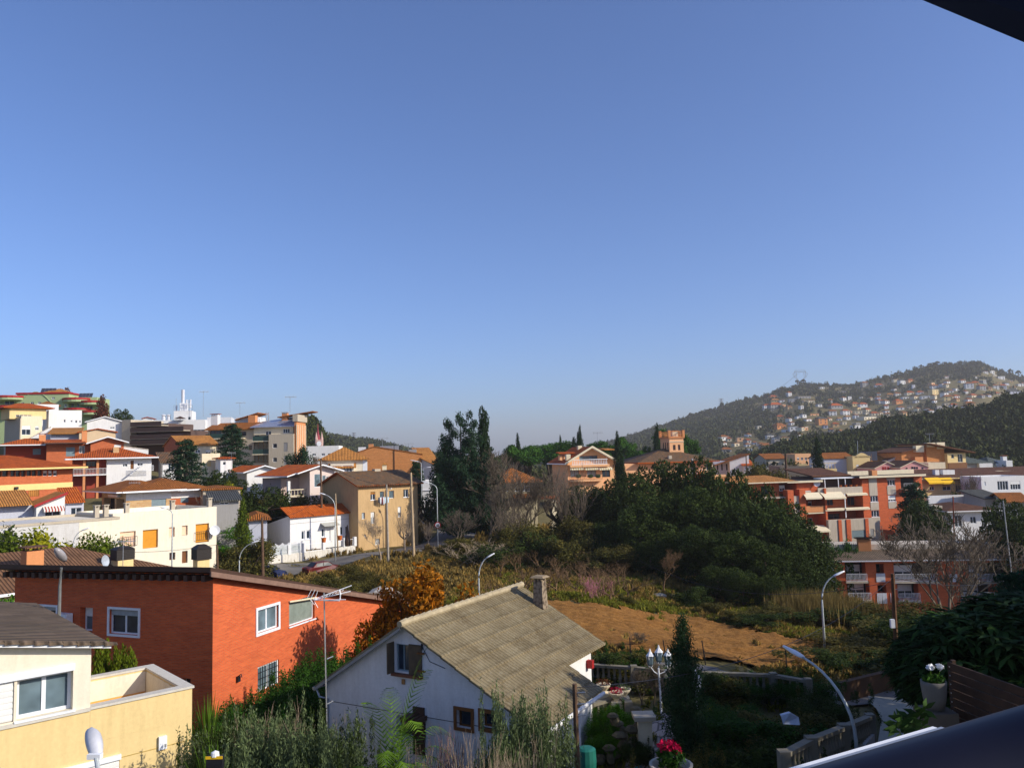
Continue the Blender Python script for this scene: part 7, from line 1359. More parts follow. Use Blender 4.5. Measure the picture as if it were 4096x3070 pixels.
place('conifer','dark conifer tip at right edge above the loquats','tree','conifer',L_CON,1020,568,26,5,var=1)
for i,(x,y,z)in enumerate([(25,27,1.4),(29.5,35,1.45),(21.5,22,1.5),(18.5,15,1.5),(30,28,1.5),(17,8,1.5)]):  # oaks added out of view on the right to cast shade over the garden
 me=proto('oak',i%3,L_OAK);r=thing('evergreen_oak',ordl(i,6,'tall added oak','of the unseen row put in to shade the garden'),'tree',(x,y,T(x,y)),i);[setattr(link(n_,m_,r),'scale',(1.05,1.05,z))for n_,m_ in(('trunk',me[0]),('crown',me[1]))]
def tufts(name,label,regions,mat,seed,blade=(.35,.05)):
 r=np.random.default_rng(seed);Vs=[]
 for(x0,x1,y0,y1,n,h,ex)in regions:
  x=r.uniform(x0,x1,n);y=r.uniform(y0,y1,n)
  clump=vnoise(x,y,3.1,seed)*.6+vnoise(x,y,.9,seed+1)*.4;keep=r.random(n)<np.clip((clump-.3)*2.2,.12,1);x=x[keep];y=y[keep]
  inn=inside(x,y,FIELD);keep=~inn|(r.random(len(x))<.03)
  for P,w_ in((road,4.6),(road2,3.0)):
   for i in range(len(P)-1):
    a=np.array(P[i]);c=np.array(P[i+1]);dd=c-a;t=np.clip(((x-a[0])*dd[0]+(y-a[1])*dd[1])/(dd@dd),0,1);keep&=np.hypot(x-a[0]-t*dd[0],y-a[1]-t*dd[1])>w_
  x=x[keep];y=y[keep];z=terr(x,y);m=len(x);kb=9;hh=h*r.uniform(.4,1.25,m)*(.6+.8*vnoise(x,y,5,seed+2))
  for b in range(kb):
   a=r.uniform(0,6.28,m);le=r.uniform(.1,.8,m);tip=np.stack([x+np.cos(a)*hh*le,y+np.sin(a)*hh*le,z+hh*(1.1-le*.6)],1);ox=r.normal(0,.12,m);oy=r.normal(0,.12,m);s=np.stack([-np.sin(a),np.cos(a),np.zeros(m)],1)*(hh*.10)[:,None];p=np.stack([x+ox,y+oy,z-.05],1)
   mid=(p+tip)/2+np.array([0,0,.08]);Vs.append(np.stack([p-s*.6,p+s*.6,mid+s,tip,mid-s],1))
 V=np.concatenate(Vs,0);n=len(V);F_=np.arange(n*5).reshape(n,5);o=link(name,npmesh(name,V.reshape(-1,3),F_,mat));return tag(o,label,kind='stuff')
U_M=leafm('dry_scrub_grass',(.18,.14,.055),.5,(1.5,1.2,.9),.2)
tufts('undergrowth','dry brown and green scrub grass over the valley',[(-32,30,44,74,19000,.42,0),(-34,30,74,112,19000,.6,0),(14,52,40,104,19000,.55,0),(-16,24,104,140,5000,1.2,0),(3,26,37,48,3000,.45,0)],U_M,11)
tufts('grass','green and yellow grass on the slope above the field',[(-6,26,60,90,16000,.38,0),(10,34,55,75,7000,.4,0),(-16,12,18,40,6000,.3,0)],leafm('green_yellow_grass',(.13,.15,.035),.6,(1.5,1.15,.8),.3),12)
def patch(cx,cy,rx_,ry_,n,h,name,label,mat,seed):
 r=np.random.default_rng(seed);x=cx+rx_*r.normal(size=n)*.5;y=cy+ry_*r.normal(size=n)*.5;z=terr(x,y);Vs=[]
 for b in range(5):
  a=r.uniform(0,6.28,n);hh=h*r.uniform(.6,1.1,n);le=r.uniform(0,.25,n);tip=np.stack([x+np.cos(a)*hh*le,y+np.sin(a)*hh*le,z+hh],1);p=np.stack([x+r.normal(0,.1,n),y+r.normal(0,.1,n),z],1);s=np.stack([-np.sin(a),np.cos(a),np.zeros(n)],1)*.035;mid=(p+tip)/2;Vs.append(np.stack([p-s*.5,p+s*.5,mid+s,tip,mid-s],1))
 V=np.concatenate(Vs);o=link(name,npmesh(name,V.reshape(-1,3),np.arange(len(V)*5).reshape(-1,5),mat));tag(o,label,kind='stuff')
q=G(k('d8',380,330),66);patch(q.x+.6,q.y,3.2,4,1500,2.3,'reeds','tall straw-coloured reeds beside the lower apartments',leafm('straw_reeds',(.17,.125,.05),.5),21)
def crowns(X,Y,Z,R,Hh,seed,name,label,mat,nl,sz):
 """many small tree crowns, each a handful of leaf clumps, as one mesh"""
 r=np.random.default_rng(seed);n=len(X);TP=[]
 for v in range(6):
  rnd=random.Random(v+seed);cl=[(rnd.gauss(0,.35),rnd.gauss(0,.35),rnd.uniform(.1,.9),rnd.uniform(.35,.6),rnd.uniform(.35,.6),rnd.uniform(.25,.5))for _ in range(5)]
  TP.append(leafcloud(cl,nl,sz,seed+v,asp=.7,shell=.6,jit=.08)[0])
 TP=np.stack(TP);V=TP[r.integers(0,6,n)].copy();an=r.uniform(0,6.28,n)[:,None];x=V[:,:,0]*np.cos(an)-V[:,:,1]*np.sin(an);y=V[:,:,0]*np.sin(an)+V[:,:,1]*np.cos(an)
 V=np.stack([x*R[:,None]+X[:,None],y*R[:,None]+Y[:,None],V[:,:,2]*Hh[:,None]+Z[:,None]],2).reshape(-1,3);o=link(name,npmesh(name,V,np.arange(len(V)).reshape(-1,4),mat));return tag(o,label,kind='stuff')
FW=leafm('far_wood_foliage',(.040,.050,.020),.6,(1.4,1.15,.8),.0);FW2=leafm('near_wood_foliage',(.030,.040,.011),.6,(1.3,1.1,.8),.0)
r=np.random.default_rng(5)
def scatter(n,az0,az1,y0,y1,dens):
 az=r.uniform(az0,az1,n);y=np.sqrt(r.uniform(y0*y0,y1*y1,n));x=az*y;z=terr(x,y);kp=dens(x,y,z);return x[kp],y[kp],z[kp]
# ================================================================ FAR HILLSIDE HOUSES, WOODS, PYLONS
HM=dict(w=W,c=CREAM,o=PEACH,y=YEL,g=GREY,b=BRT,l=LILAC,t=TAN)
HN=dict(w='white',c='cream',o='orange',y='yellow',g='grey',b='brown brick',l='bluish white',t='tan')
RN=dict(r=(TR,'red-tiled'),b=(TB,'brown-tiled'),f=(None,'flat-roofed'),o=(TS,'orange-tiled'),g=(TK,'grey-roofed'))
FH=[('c6',635,1135,110,45,'w','b'),('c6',828,1150,78,50,'o','f'),('c6',632,1195,60,28,'w','b'),('c6',655,1290,120,42,'g','b'),('c6',690,1150,50,40,'c','r'),('c6',785,1210,70,40,'c','f'),('c6',940,1175,65,45,'g','r'),('c6',925,1215,55,30,'w','b'),('c6',1015,1190,45,30,'l','b'),('c6',1105,1210,70,30,'w','b'),('c6',1210,1110,90,40,'w','g'),('c6',1275,1130,50,30,'w','g'),('c6',1170,1270,150,70,'g','b'),('c6',1262,1270,80,90,'b','f'),('c6',1400,1155,95,60,'y','f'),('c6',1340,1120,50,35,'g','g'),('c6',1555,1160,150,50,'l','g'),('c6',1655,1265,85,48,'w','f'),('c6',1480,1280,75,28,'w','g'),('c6',1180,1315,90,28,'w','f'),('c6',1270,1305,60,25,'w','f'),('c6',1505,1020,105,55,'w','f'),('c6',1350,985,150,40,'b','b'),('c6',1620,1015,45,45,'c','f'),('c6',1665,1010,40,40,'o','f'),('c6',1570,858,60,20,'w','f'),('c6',1695,895,75,28,'w','f'),('c6',1875,940,130,80,'b','g'),('c6',2000,825,90,60,'w','b'),('c6',2050,740,160,45,'g','r'),('c6',2170,820,90,60,'w','r'),('c6',1270,655,95,30,'y','o'),('c6',1358,655,60,28,'w','f'),('c6',1290,735,170,50,'g','r'),('c6',1380,710,40,30,'o','f'),('c6',1175,720,100,25,'w','r'),('c6',1165,755,95,25,'l','f'),('c6',1455,575,50,45,'w','r'),('c6',1250,600,90,20,'b','r'),('c6',1490,655,90,40,'g','f'),('c6',1640,605,170,25,'g','f'),('c6',1700,660,140,28,'c','f'),('c6',1865,482,60,18,'w','f'),('c6',2110,540,100,25,'g','f'),('c6',1765,825,110,20,'o','f'),('c6',1230,760,50,20,'g','g'),('c6',2020,905,0,0,'w','f'),
 ('c7',685,430,85,52,'w','g'),('c7',595,400,60,35,'c','f'),('c7',790,400,80,25,'o','r'),('c7',385,460,95,25,'w','r'),('c7',210,455,80,50,'g','b'),('c7',1095,480,90,35,'w','b'),('c7',1065,440,60,30,'o','f'),('c7',1195,465,40,45,'w','f'),('c7',1095,560,110,65,'y','f'),('c7',1290,345,90,20,'w','g'),('c7',1235,355,70,25,'g','f'),('c7',1530,490,95,75,'w','b'),('c7',1815,295,60,40,'w','f'),('c7',1730,290,60,25,'w','f'),('c7',1930,365,85,38,'w','f'),('c7',1695,505,90,60,'g','r'),('c7',2000,440,75,28,'l','g'),('c7',2100,560,180,45,'l','g'),('c7',625,570,75,28,'w','b'),('c7',780,560,95,30,'c','r'),('c7',905,555,75,30,'w','r'),('c7',1265,635,115,55,'y','b'),('c7',1370,600,80,25,'w','r'),('c7',1530,645,60,30,'w','r'),('c7',1590,590,110,25,'c','r'),('c7',865,660,50,30,'w','g'),('c7',975,600,110,22,'w','f'),('c7',720,610,80,22,'w','f'),('c7',640,675,110,40,'b','r'),('c7',90,705,90,35,'y','r'),('c7',190,720,95,45,'w','r'),('c7',130,745,50,25,'y','f'),('c7',250,770,80,25,'c','r'),('c7',125,805,90,40,'c','f'),('c7',330,820,90,30,'c','r'),('c7',240,810,60,20,'c','f'),('c7',15,790,50,30,'o','f'),('c7',415,810,45,25,'c','f'),('c7',1050,810,65,52,'w','b'),('c7',1165,815,90,60,'w','g'),('c7',1220,865,70,30,'w','f'),('c7',1335,725,80,40,'w','r'),('c7',1330,800,110,40,'y','b'),('c7',1520,745,130,40,'w','b'),('c7',1540,705,120,40,'t','b'),('c7',1440,780,80,40,'l','g'),('c7',320,920,110,35,'w','f'),('c7',270,865,210,14,'c','f'),('c7',110,1040,90,95,'w','f'),('c7',235,1010,130,50,'w','g'),('c7',500,955,100,75,'o','f'),('c7',500,1005,120,60,'l','f'),('c7',370,975,90,30,'g','f'),('c7',1845,330,40,20,'c','f'),('c7',1600,430,90,25,'t','r'),('c7',1890,560,60,22,'g','r'),('c7',1730,235,0,0,'w','f'),('c7',2040,400,70,20,'t','f'),('c7',160,605,40,18,'w','f'),('c7',590,505,40,18,'w','f')]
FH=[h for h in FH if h[3]>0]
rnh=random.Random(77);LB=[(735,462),(790,452),(830,444),(890,424),(930,412),(985,400),(1024,388)];used=[(k(h[0],h[1],h[2]),h[3])for h in FH]
while len(FH)<180:
 x=745+279*rnh.random()**.8;lo=float(np.interp(x,[a[0]for a in LB],[a[1]for a in LB]));hi=float(np.interp(x,[745,763,800,870,925,980,1024],[437,425,399,395,385,377,386]));y=lo+(hi-lo)*rnh.random()
 w_=rnh.uniform(38,80)
 if any(abs(q[0][0]-x)<(q[1]+w_)*.04+.6 and abs(q[0][1]-y)<3.4 for q in used):continue
 used.append(((x,y),w_));FH.append(('c6',(x-675)/.07915,(y-350)/.07915,w_,rnh.uniform(26,48),rnh.choice('wwwwwccclgtt'),rnh.choice('bbrffog')))
inf=[]
for h in FH:
 p=k(h[0],h[1],h[2]);q=hit(p,300,2200);inf.append((p,q,h))
UL={}
hxy=[]
def rank_label(i):
 p,q,h=inf[i];kind=f'{HN[h[5]]} {RN[h[6]][1]}';same=[j for j in range(len(inf))if inf[j][2][5]==h[5]and inf[j][2][6]==h[6]]
 if len(same)==1:return f'the only {kind} house on the far hillside'
 same.sort(key=lambda j:inf[j][0][0]);r_=same.index(i);n=len(same)
 pos='leftmost' if r_==0 else 'rightmost' if r_==n-1 else(ORD[r_]+' from left')if r_<=n/2 or n-r_>19 else(ORD[n-1-r_]+' from right')
 big='small ' if h[3]<60 else 'long ' if h[3]>120 else ''
 return f'{big}{kind} house, {pos} of that kind on the far hillside'
for i,(p,q,h)in enumerate(inf):
 if q is None:continue
 d=q.y;m_px=d/797;w_=h[3]*.07915*m_px;hh=max(2.4,h[4]*.07915*m_px);z0=q.z-1.5;rnd=random.Random(i);hd=RAD(rnd.uniform(-8,28));D=max(7,w_*.6)
 r_=thing('hillside_house',rank_label(i),'house',(q.x,q.y,z0),hd,'houses on the far hillside');hh+=1.5;hxy.append((q.x,q.y,w_))
 MB().box((-w_/2,0,-4),(w_/2,D,hh)).build('wall',HM[h[5]],r_)
 rm=RN[h[6]][0]
 if rm:
  m=MB();o_=.7;rh=w_*.16+.6;m.add([(-w_/2-o_,-o_,hh),(w_/2+o_,-o_,hh),(w_/2+o_,D+o_,hh),(-w_/2-o_,D+o_,hh),(-w_/2*.5,D/2,hh+rh),(w_/2*.5,D/2,hh+rh)],[(0,3,2,1),(0,1,5,4),(1,2,5),(2,3,4,5),(3,0,4)]);m.build('roof',rm[0],r_)
 else:MB().box((-w_/2-.3,-.3,hh+.003),(w_/2+.3,D+.3,hh+.35)).build('roof',(W2,BEIGE,TR[0])[i%3],r_)
 n=max(1,min(4,int(w_/4)))
 fl_=2 if hh>6.5 else 1
 for f in range(fl_):
  for j in range(n):
   x=-w_/2+w_*(j+.5)/n;z=hh-2.6-f*2.8;MB().box((x-.75,-.06,z),(x+.75,-.003,z+1.6)).build('window',GL,r_)
hx=np.array([(a,b,c)for a,b,c in hxy])
def far_from(x,y,extra=3):
 kp=np.ones(len(x),bool)
 for a,b,c in hx:
  kp&=~((np.abs(x-a-(y-b)*(a/b))<c*.55+extra)&(y>b-60)&(y<b+11))
 return kp
def zone(x,y):
 p=vnoise(x,y,60,31)*.6+vnoise(x,y,22,32)*.4;return p
x,y,z=scatter(21000,-.05,.80,600,1700,lambda x,y,z:(z>-20)&(r.random(len(x))<np.clip(.95-np.clip((x/y-.16)*4,0,.85)*np.clip((zone(x,y)-.25)*3.5,0,1),.24,1)))
kp=far_from(x,y);x,y,z=x[kp],y[kp],z[kp];s=r.uniform(2.6,5.2,len(x));crowns(x,y,z,s,s*r.uniform(1,1.8,len(x)),51,'far_woods','pine woods covering the far hillside',FW,34,.30)
x,y,z=scatter(7000,.30,.85,262,560,lambda x,y,z:z>-17);s=r.uniform(2.6,5.0,len(x));crowns(x,y,z,s,s*r.uniform(1,1.8,len(x)),52,'near_woods','dark pine woods on the nearer right hill',FW2,110,.15)
x,y,z=scatter(9000,-.46,.0,520,1250,lambda x,y,z:z>-9.5);s=r.uniform(2.5,4.8,len(x));crowns(x,y,z,s,s*r.uniform(1,1.7,len(x)),53,'left_woods','woods on the low far ridge at left centre',FW,34,.30)
x,y,z=scatter(1300,-.30,-.20,330,480,lambda x,y,z:z>2);s=r.uniform(2.5,4.5,len(x));crowns(x,y,z,s,s*1.5,54,'hilltop_woods','dark wooded knoll beside the church',FW2,90,.17)
x,y,z=scatter(5200,.02,.62,225,640,lambda x,y,z:(z<-8)&(vnoise(x,y,30,41)>.38));s=r.uniform(1.8,3.8,len(x));crowns(x,y,z,s,s*1.5,55,'valley_trees','scattered trees on the valley floor beyond the apartments',FW,110,.15)
sk=[(797,381,1480),(800,383,1480),(803,380,1485),(793,387,1450),(755,396,1450),(747,399,1430),(734,403,1430),(727,407,1430),(722,403,1430),(782,391,1450),(711,409,1420),(690,414,1420),(921,366,1490),(937,362,1490),(945,364,1490),(908,375,1490),(1010,370,1490),(1018,371,1490),(765,395,1450),(775,391,1450)]
for i,(x,y_,d)in enumerate(sorted(sk)):place('skyline_pine',ordl(i,20,'single pine','standing out on the far right skyline'),'tree','pine',FW,x,y_-2,d,11,'single pines on the far skyline',i%3,hmin=9)
PYM=plain('pylon_grey',(.30,.31,.33),.6)
def pylon(kind,px,yt,yb,d,label):
 a=G((px,yt),d);c=G((px,yb),d);H_=a.z-c.z;r_=thing('pylon',label,'pylon',(c.x,c.y,c.z));S=[]
 def s(x0,z0,x1,z1,y0=0,y1=0):S.append((x0,y0,z0,x1,y1,z1,.35,.35))
 if kind=='tower':
  w0=H_*.11
  for sx in(-1,1):
   for sy in(-1,1):S.append((sx*w0,sy*w0,0,sx*w0*.18,sy*w0*.18,H_,.4,.3))
  for i in range(7):z0=H_*i/7;z1=H_*(i+1)/7;f0=1-.82*i/7;f1=1-.82*(i+1)/7;s(-w0*f0,z0,w0*f1,z1,-w0*f0,-w0*f1);s(w0*f0,z0,-w0*f1,z1,-w0*f0,-w0*f1)
  for zz in(.68,.82,.95):s(-H_*.16,H_*zz,H_*.16,H_*zz);s(-H_*.16,H_*zz,0,H_*(zz+.05));s(H_*.16,H_*zz,0,H_*(zz+.05))
 else:
  s(-H_*.12,0,-H_*.02,H_*.35);s(H_*.12,0,H_*.02,H_*.35);s(-H_*.02,0,-H_*.02,.1)
  for sx in(-1,1):s(sx*H_*.02,H_*.33,sx*H_*.30,H_*.62);s(sx*H_*.30,H_*.62,sx*H_*.28,H_*.92);s(sx*H_*.04,H_*.36,sx*H_*.22,H_*.62);s(sx*H_*.22,H_*.62,sx*H_*.20,H_*.92);s(sx*H_*.42,H_*.80,sx*H_*.28,H_*.92);s(sx*H_*.42,H_*.80,sx*H_*.30,H_*.62)
  s(-H_*.32,H_*.92,H_*.32,H_*.92);s(-H_*.28,H_,H_*.28,H_);s(-H_*.28,H_*.92,-H_*.28,H_);s(H_*.28,H_*.92,H_*.28,H_)
 V,F_=segmesh(S,4);link('lattice',npmesh('lattice',V,F_,PYM),r_);return Vector((c.x,c.y,c.z+H_*.9))
p1=pylon('delta',801,370,388,1490,'tall wide-armed electricity pylon on the highest part of the left skyline slope')
p2=pylon('delta',746,399,413,1900,'small wide pylon halfway down the skyline slope');p3=pylon('tower',722,398,415,1800,'narrow lattice pylon lowest on the skyline slope')
pylon('tower',354,432,446,1400,'faint lattice pylon above the low left ridge');pylon('tower',343,435,444,1700,'fainter second pylon above the low left ridge')
def wire(a,c,sag,r_,name,label,mat=None,n=16):
 pts=[]
 for i in range(n+1):t=i/n;p=Vector(a).lerp(Vector(c),t);p.z-=sag*4*t*(1-t);pts.append(p)
 o=MB().tube(pts,r_,4).build(name,mat or DKM);return tag(o,label,'cable')
wire(p1,p2,10,.16,'power_line','power line sagging from the tall pylon down to the small wide pylon',PYM)
wire(p1+Vector((-6,0,-3)),p2+Vector((-6,0,-6)),12,.14,'power_line','lower power line between the tall pylon and the small wide one',PYM)
# ================================================================ STREET FURNITURE AND SMALL THINGS
def P3(p,d):q=G(p,d);return Vector((q.x,q.y,q.z))
def head(m,c,hd,tilt,L=.75,w_=.30,h=.14):
 """lamp head shell: flattened tapered body"""
 rot=Matrix.Rotation(hd,3,'Z')@Matrix.Rotation(-tilt,3,'Y');sec=[]
 n=7
 vs=[];fs=[]
 for i in range(n):
  t=i/(n-1);ww=w_*(.42+.58*math.sin(math.pi*min(1,t*1.25+.12))**.6)if t<.98 else w_*.25;hh=h*(.75+.5*math.sin(math.pi*t))
  for j in range(8):
   a=2*math.pi*j/8;y=math.cos(a)*ww/2;z=math.sin(a)*hh/2;z=z*.55 if z<0 else z;vs.append(Vector(c)+rot@Vector((t*L,y,z)))
 for i in range(n-1):
  for j in range(8):j2=(j+1)%8;fs.append((i*8+j,i*8+j2,(i+1)*8+j2,(i+1)*8+j))
 fs.append(tuple(range(7,-1,-1)));fs.append(tuple((n-1)*8+j for j in range(8)));return m.add(vs,fs)
def lamp(label,tip,px_pole,ytop,d,tipd=None,r=.07,L=.75,base=None,hw=.30,mat=None,group='curved street lamps'):
 top=P3((px_pole,ytop),d);tp=P3(tip,tipd or d);z0=T(top.x,top.y)if base is None else base
 rt=thing('street_lamp',label,'street lamp',(top.x,top.y,z0),0,group);o=Vector((top.x,top.y,z0));pt=top-o;tpl=tp-o
 pts=[Vector((0,0,-.3)),Vector((0,0,pt.z*.6)),Vector((0,0,pt.z))];v=tpl-pt;n=8
 arc=[]
 for i in range(1,n+1):a=i/n*math.pi*.40;f=math.sin(a)/math.sin(math.pi*.40);g=(1-math.cos(a))/(1-math.cos(math.pi*.40));arc.append(Vector((v.x*g,v.y*g,pt.z+v.z*f)))
 al=pts+arc;rr_=[r*1.25,r,r*.8]+[r*.7-(r*.2)*i/n for i in range(n)];MB().tube(al,rr_,8).build('pole',mat or LAMPG,rt,smooth=True)
 hd=math.atan2(v.y,v.x);e=(al[-1]-al[-2]).normalized();tl=math.atan2(e.z,math.hypot(e.x,e.y));m=MB();head(m,al[-1]-e*.05,hd,tl*.8,L,hw);m.build('lamp_head',WP,rt,smooth=True);return rt
lamp('big curved street lamp at lower right with long white head',(802,656),856,740,26,27.5,r=.075,L=.82,hw=.27,base=-11.5)
lamp('tall thin street lamp in front of the lower apartments',(834.5,575),822,600,52,52,L=.75,r=.07)
lamp('white street lamp rising above the gable house ridge',(487,557),478.7,578,66,66,L=.75)
lamp('curved street lamp standing beside the parked cars',(252,542.5),239.3,560,86,86,L=.85)
lamp('tall grey street lamp in front of the low white house',(325,494),335,507,103,103,L=.8)
lamp('white street lamp behind the citrus trees below the cream house',(82,530),73.5,543,68,68,L=.7,r=.05)
lamp('street lamp whose head shows over the flat roof corner',(166,508),172.5,514,76,76,L=.6)
lamp('curved street lamp between conifer and hut',(195,466),192.6,472,126,126,L=.9)
lamp('street lamp beside the round traffic sign',(429,482.5),437,489,112,112,L=.9)
lamp('tall street lamp with two heads on the street by the tan house',(418,461),421.2,463.5,136,136,L=1.4)
for i,(x0,y0,x1)in enumerate(((426.5,467,423),(440,473,437),(437.5,479.5,434))):lamp(('upper','middle','lower')[i]+' one of three small lamps hanging over the shaded street',(x0,y0),x1,y0+1,150-i*8,150-i*8,L=1.3)
lamp('street lamp near the telecom tower on the skyline',(231,396-.3),233.5,393,205,205,L=1.2)if False else None
lamp('small lamp post at the yard of the white lean-to house',(699,470),697,472,180,180,L=1.0)
c=P3((93,743),14);rt=thing('street_lamp','large street lamp head seen from above at bottom left','street lamp',(c.x+.1,c.y,c.z-4.5));oo=Vector((c.x+.1,c.y,c.z-4.5))
e=P3((99,775),13.6)-oo;MB().tube([(e.x+.25,e.y-.2,0),(e.x+.16,e.y-.1,e.z-1.5),(e.x,e.y,e.z),tuple(P3((96,756),13.8)-oo)],[.05,.045,.04,.035],8).build('pole',LAMPG,rt)
m=MB();n=12;vs=[];fs=[]
p_a=P3((96,755),13.85)-oo;p_b=P3((92,727),14.25)-oo;ax=(p_b-p_a);sdv=Vector((1,0,0));upv=ax.cross(sdv).normalized()*-1
for i in range(n):
 t=i/(n-1);ww=.155*(.62+.38*math.sin(math.pi*min(.999,t*.9+.05)))*(1 if t<.8 else math.sqrt(max(.02,1-((t-.8)/.2)**2)));hh=.12*math.sin(math.pi*(t*.8+.12))
 for j in range(10):a=2*math.pi*j/10;vs.append(p_a+ax*t+sdv*math.cos(a)*ww+upv*math.sin(a)*hh)
for i in range(n-1):
 for j in range(10):j2=(j+1)%10;fs.append((i*10+j,i*10+j2,(i+1)*10+j2,(i+1)*10+j))
fs.append(tuple(range(9,-1,-1)));fs.append(tuple((n-1)*10+j for j in range(10)));m.add(vs,fs);hd_=m.build('lamp_head',plain('grey_lamp_shell',(.58,.58,.60),.4),rt,smooth=True)
m=MB();m.box((p_a.x-.11,p_a.y-.09,p_a.z-.03),(p_a.x+.11,p_a.y+.02,p_a.z+.05));m.build('lamp_collar',WP,hd_)
c=P3((60,575),30);rt=thing('street_lamp','grey street lamp seen end-on before the shaded brick wall','street lamp',(c.x,c.y,-11.9));MB().tube([(0,0,0),(0,0,c.z+11.9-.4),(.1,-.1,c.z+12.2)],[.07,.06,.05],8).build('pole',plain('dull_zinc',(.16,.16,.15),.6),rt);m=MB();m.ell((.2,-.35,c.z+12.7),(.17,.45,.14),10,6,rot=Matrix.Rotation(RAD(-40),3,'X'));m.build('lamp_head',plain('dusty_lamp_glass',(.35,.33,.33),.3),rt,smooth=True)
def pole(label,xt,yt,xb,yb,d,r,mat,extra=None,ground=True):
 a=P3((xt,yt),d);c=P3((xb,yb),d);z0=T(c.x,c.y)if ground else c.z;rt=thing('utility_pole',label,'pole',(c.x,c.y,z0));o=Vector((c.x,c.y,z0));dn=(c-a).normalized();n=6
 bot=c+dn*max(0,(c.z-z0+.3)/max(.2,-dn.z))-o;top=a-o;pts=[bot.lerp(top,i/n)for i in range(n+1)];MB().tube(pts,[r*(1.15-.4*i/n)for i in range(n+1)],8).build('pole',mat,rt)
 if extra:extra(rt,top)
 return rt,a
def insul(rt,top):
 m=MB()
 for i in range(3):m.tube([tuple(top+Vector((0,0,-.25-i*.3))),tuple(top+Vector((.28,-.1,-.2-i*.3)))],.02,5)
 m.build('insulator_bracket',STEEL,rt)
def barr(rt,top):MB().box((top.x-.9,top.y-.05,top.z-.35),(top.x+.9,top.y+.05,top.z-.25)).build('crossarm',WOODP,rt)
p_a=pole('dark wooden utility pole in front of the white house corner',574.5,683,577.5,767,22.5,.085,WOODP,insul)[1]
p_b=pole('dark wooden utility pole on the scrub slope at right',892.5,573,898.5,690,44,.13,plain('reddish_pole_wood',(.13,.07,.04),.9,var=.4),insul)[1]
q=P3((892,623),43.8);rt_=[o for o in bpy.data.objects if o.get('label','')=='dark wooden utility pole on the scrub slope at right'][0];m=MB();m.box((q.x-.12-rt_.location.x,q.y-.15-rt_.location.y,q.z-.2-rt_.location.z),(q.x+.1-rt_.location.x,q.y-rt_.location.y,q.z+.25-rt_.location.z));m.build('junction_box',PVC,rt_)
p_c=pole('pale concrete pole beside the open conifer',180.5,456,180.8,482,124,.28,TERR if False else plain('pale_concrete_pole',(.55,.42,.34),.8))[1]
p_d=pole('tall dark wooden pole before the glazed gable house',320.5,458,321.5,500,112,.16,WOODP,barr)[1]
p_e=pole('thick tan pole in front of the tan house right part',410.8,472,412.5,520,100,.17,WOODT)[1]
p_f=pole('pole rising before the centre of the tan house',386.5,484,388,551,98,.13,plain('grey_pole_wood',(.35,.31,.26),.9,var=.3))[1]
p_g=pole('dark wooden pole next to the retaining wall corner',262,517,263,577,90,.17,WOODP,barr)[1]
p_h=pole('short brown pole at the cream flat-roofed house corner',217,544,217.5,571,80,.14,WOODP)[1]
p_i=pole('grey pole behind the orange apartments roof',785.5,453,786.5,476,176,.35,WOODP)[1];p_j=pole('metal pole in front of the tower villa facade',692,458,692.5,476,172,.25,STEEL)[1];p_k=pole('thin dark pole before the white lean-to gable',746,455,747,477,180,.15,WOODP)[1]
pole('small brown pole in front of the white bungalow',953,496,954,530,120,.12,plain('rusty_pole',(.22,.05,.03),.8));pole('white pole in front of the dark bush at far right',1003,500,1007,534,100,.08,STEEL)
pole('thin mast with small aerial behind the curved gable house',857.5,440,858,468,225,.08,STEEL,ground=False);pole('thin pole in front of the shaded wall at left edge of the tan house',335.5,493,336,505,108,.1,WOODT)
wire(p_a+Vector((0,0,-.1)),p_b+Vector((0,0,-.2)),1.2,.012,'overhead_cable','overhead cable from the near pole to the pole on the scrub slope')
wire(p_g+Vector((0,0,-.3)),p_h+Vector((0,0,-.1)),.5,.02,'overhead_cable','cable between the two brown poles near the parked cars')
wire(p_k,p_j,.8,.03,'overhead_cable','cable in front of the white lean-to gable');wire(p_b+Vector((0,0,-.2)),P3((1060,560),60),1.0,.012,'overhead_cable','cable running right from the pole on the scrub slope');wire(p_d,p_f,.8,.02,'overhead_cable','cable across the tan house roof')
wire(p_h,P3((-20,536),66),1.0,.018,'overhead_cable','cable sagging across the cream flat-roofed house front')
wire(p_g,P3((320,497),100),.8,.018,'overhead_cable','cable rising from the brown pole over the low white house')
wire(p_e,p_f,.5,.018,'overhead_cable','short cable between two poles at the tan house')
wire(p_b+Vector((0,0,-.4)),P3((640,560),70),1.6,.014,'overhead_cable','long thin cable over the almond slope')
def aerial(label,x,yt,yb,d,kind='yagi',s=1.0,name='tv_aerial'):
 a=P3((x,yt),d);c=P3((x,yb),d);rt=thing(name,label,'aerial',tuple(c));h=a.z-c.z;MB().tube([(0,0,0),(0,0,h)],.02*s,5).build('mast',STEEL,rt);m=MB()
 m.tube([(-.5*s,0,h*.97),(.7*s,0,h*.97)],.015*s,4)
 for i in range(7):xx=-.45*s+i*.17*s;m.tube([(xx,-.3*s,h*.97),(xx,.3*s,h*.97)],.01*s,4);m.tube([(xx,0,h*.97-.18*s),(xx,0,h*.97+.18*s)],.01*s,4)
 m.build('antenna_elements',STEEL,rt);return rt
aerial('tall thin skyline aerial right of the telecom tower',203.2,390.5,416,215,s=2.2);aerial('thin skyline aerial above the tiled attic',239.8,402,414,190,s=2);aerial('small aerial mast above the metal roofed block',290,396,412,180,s=2.2)
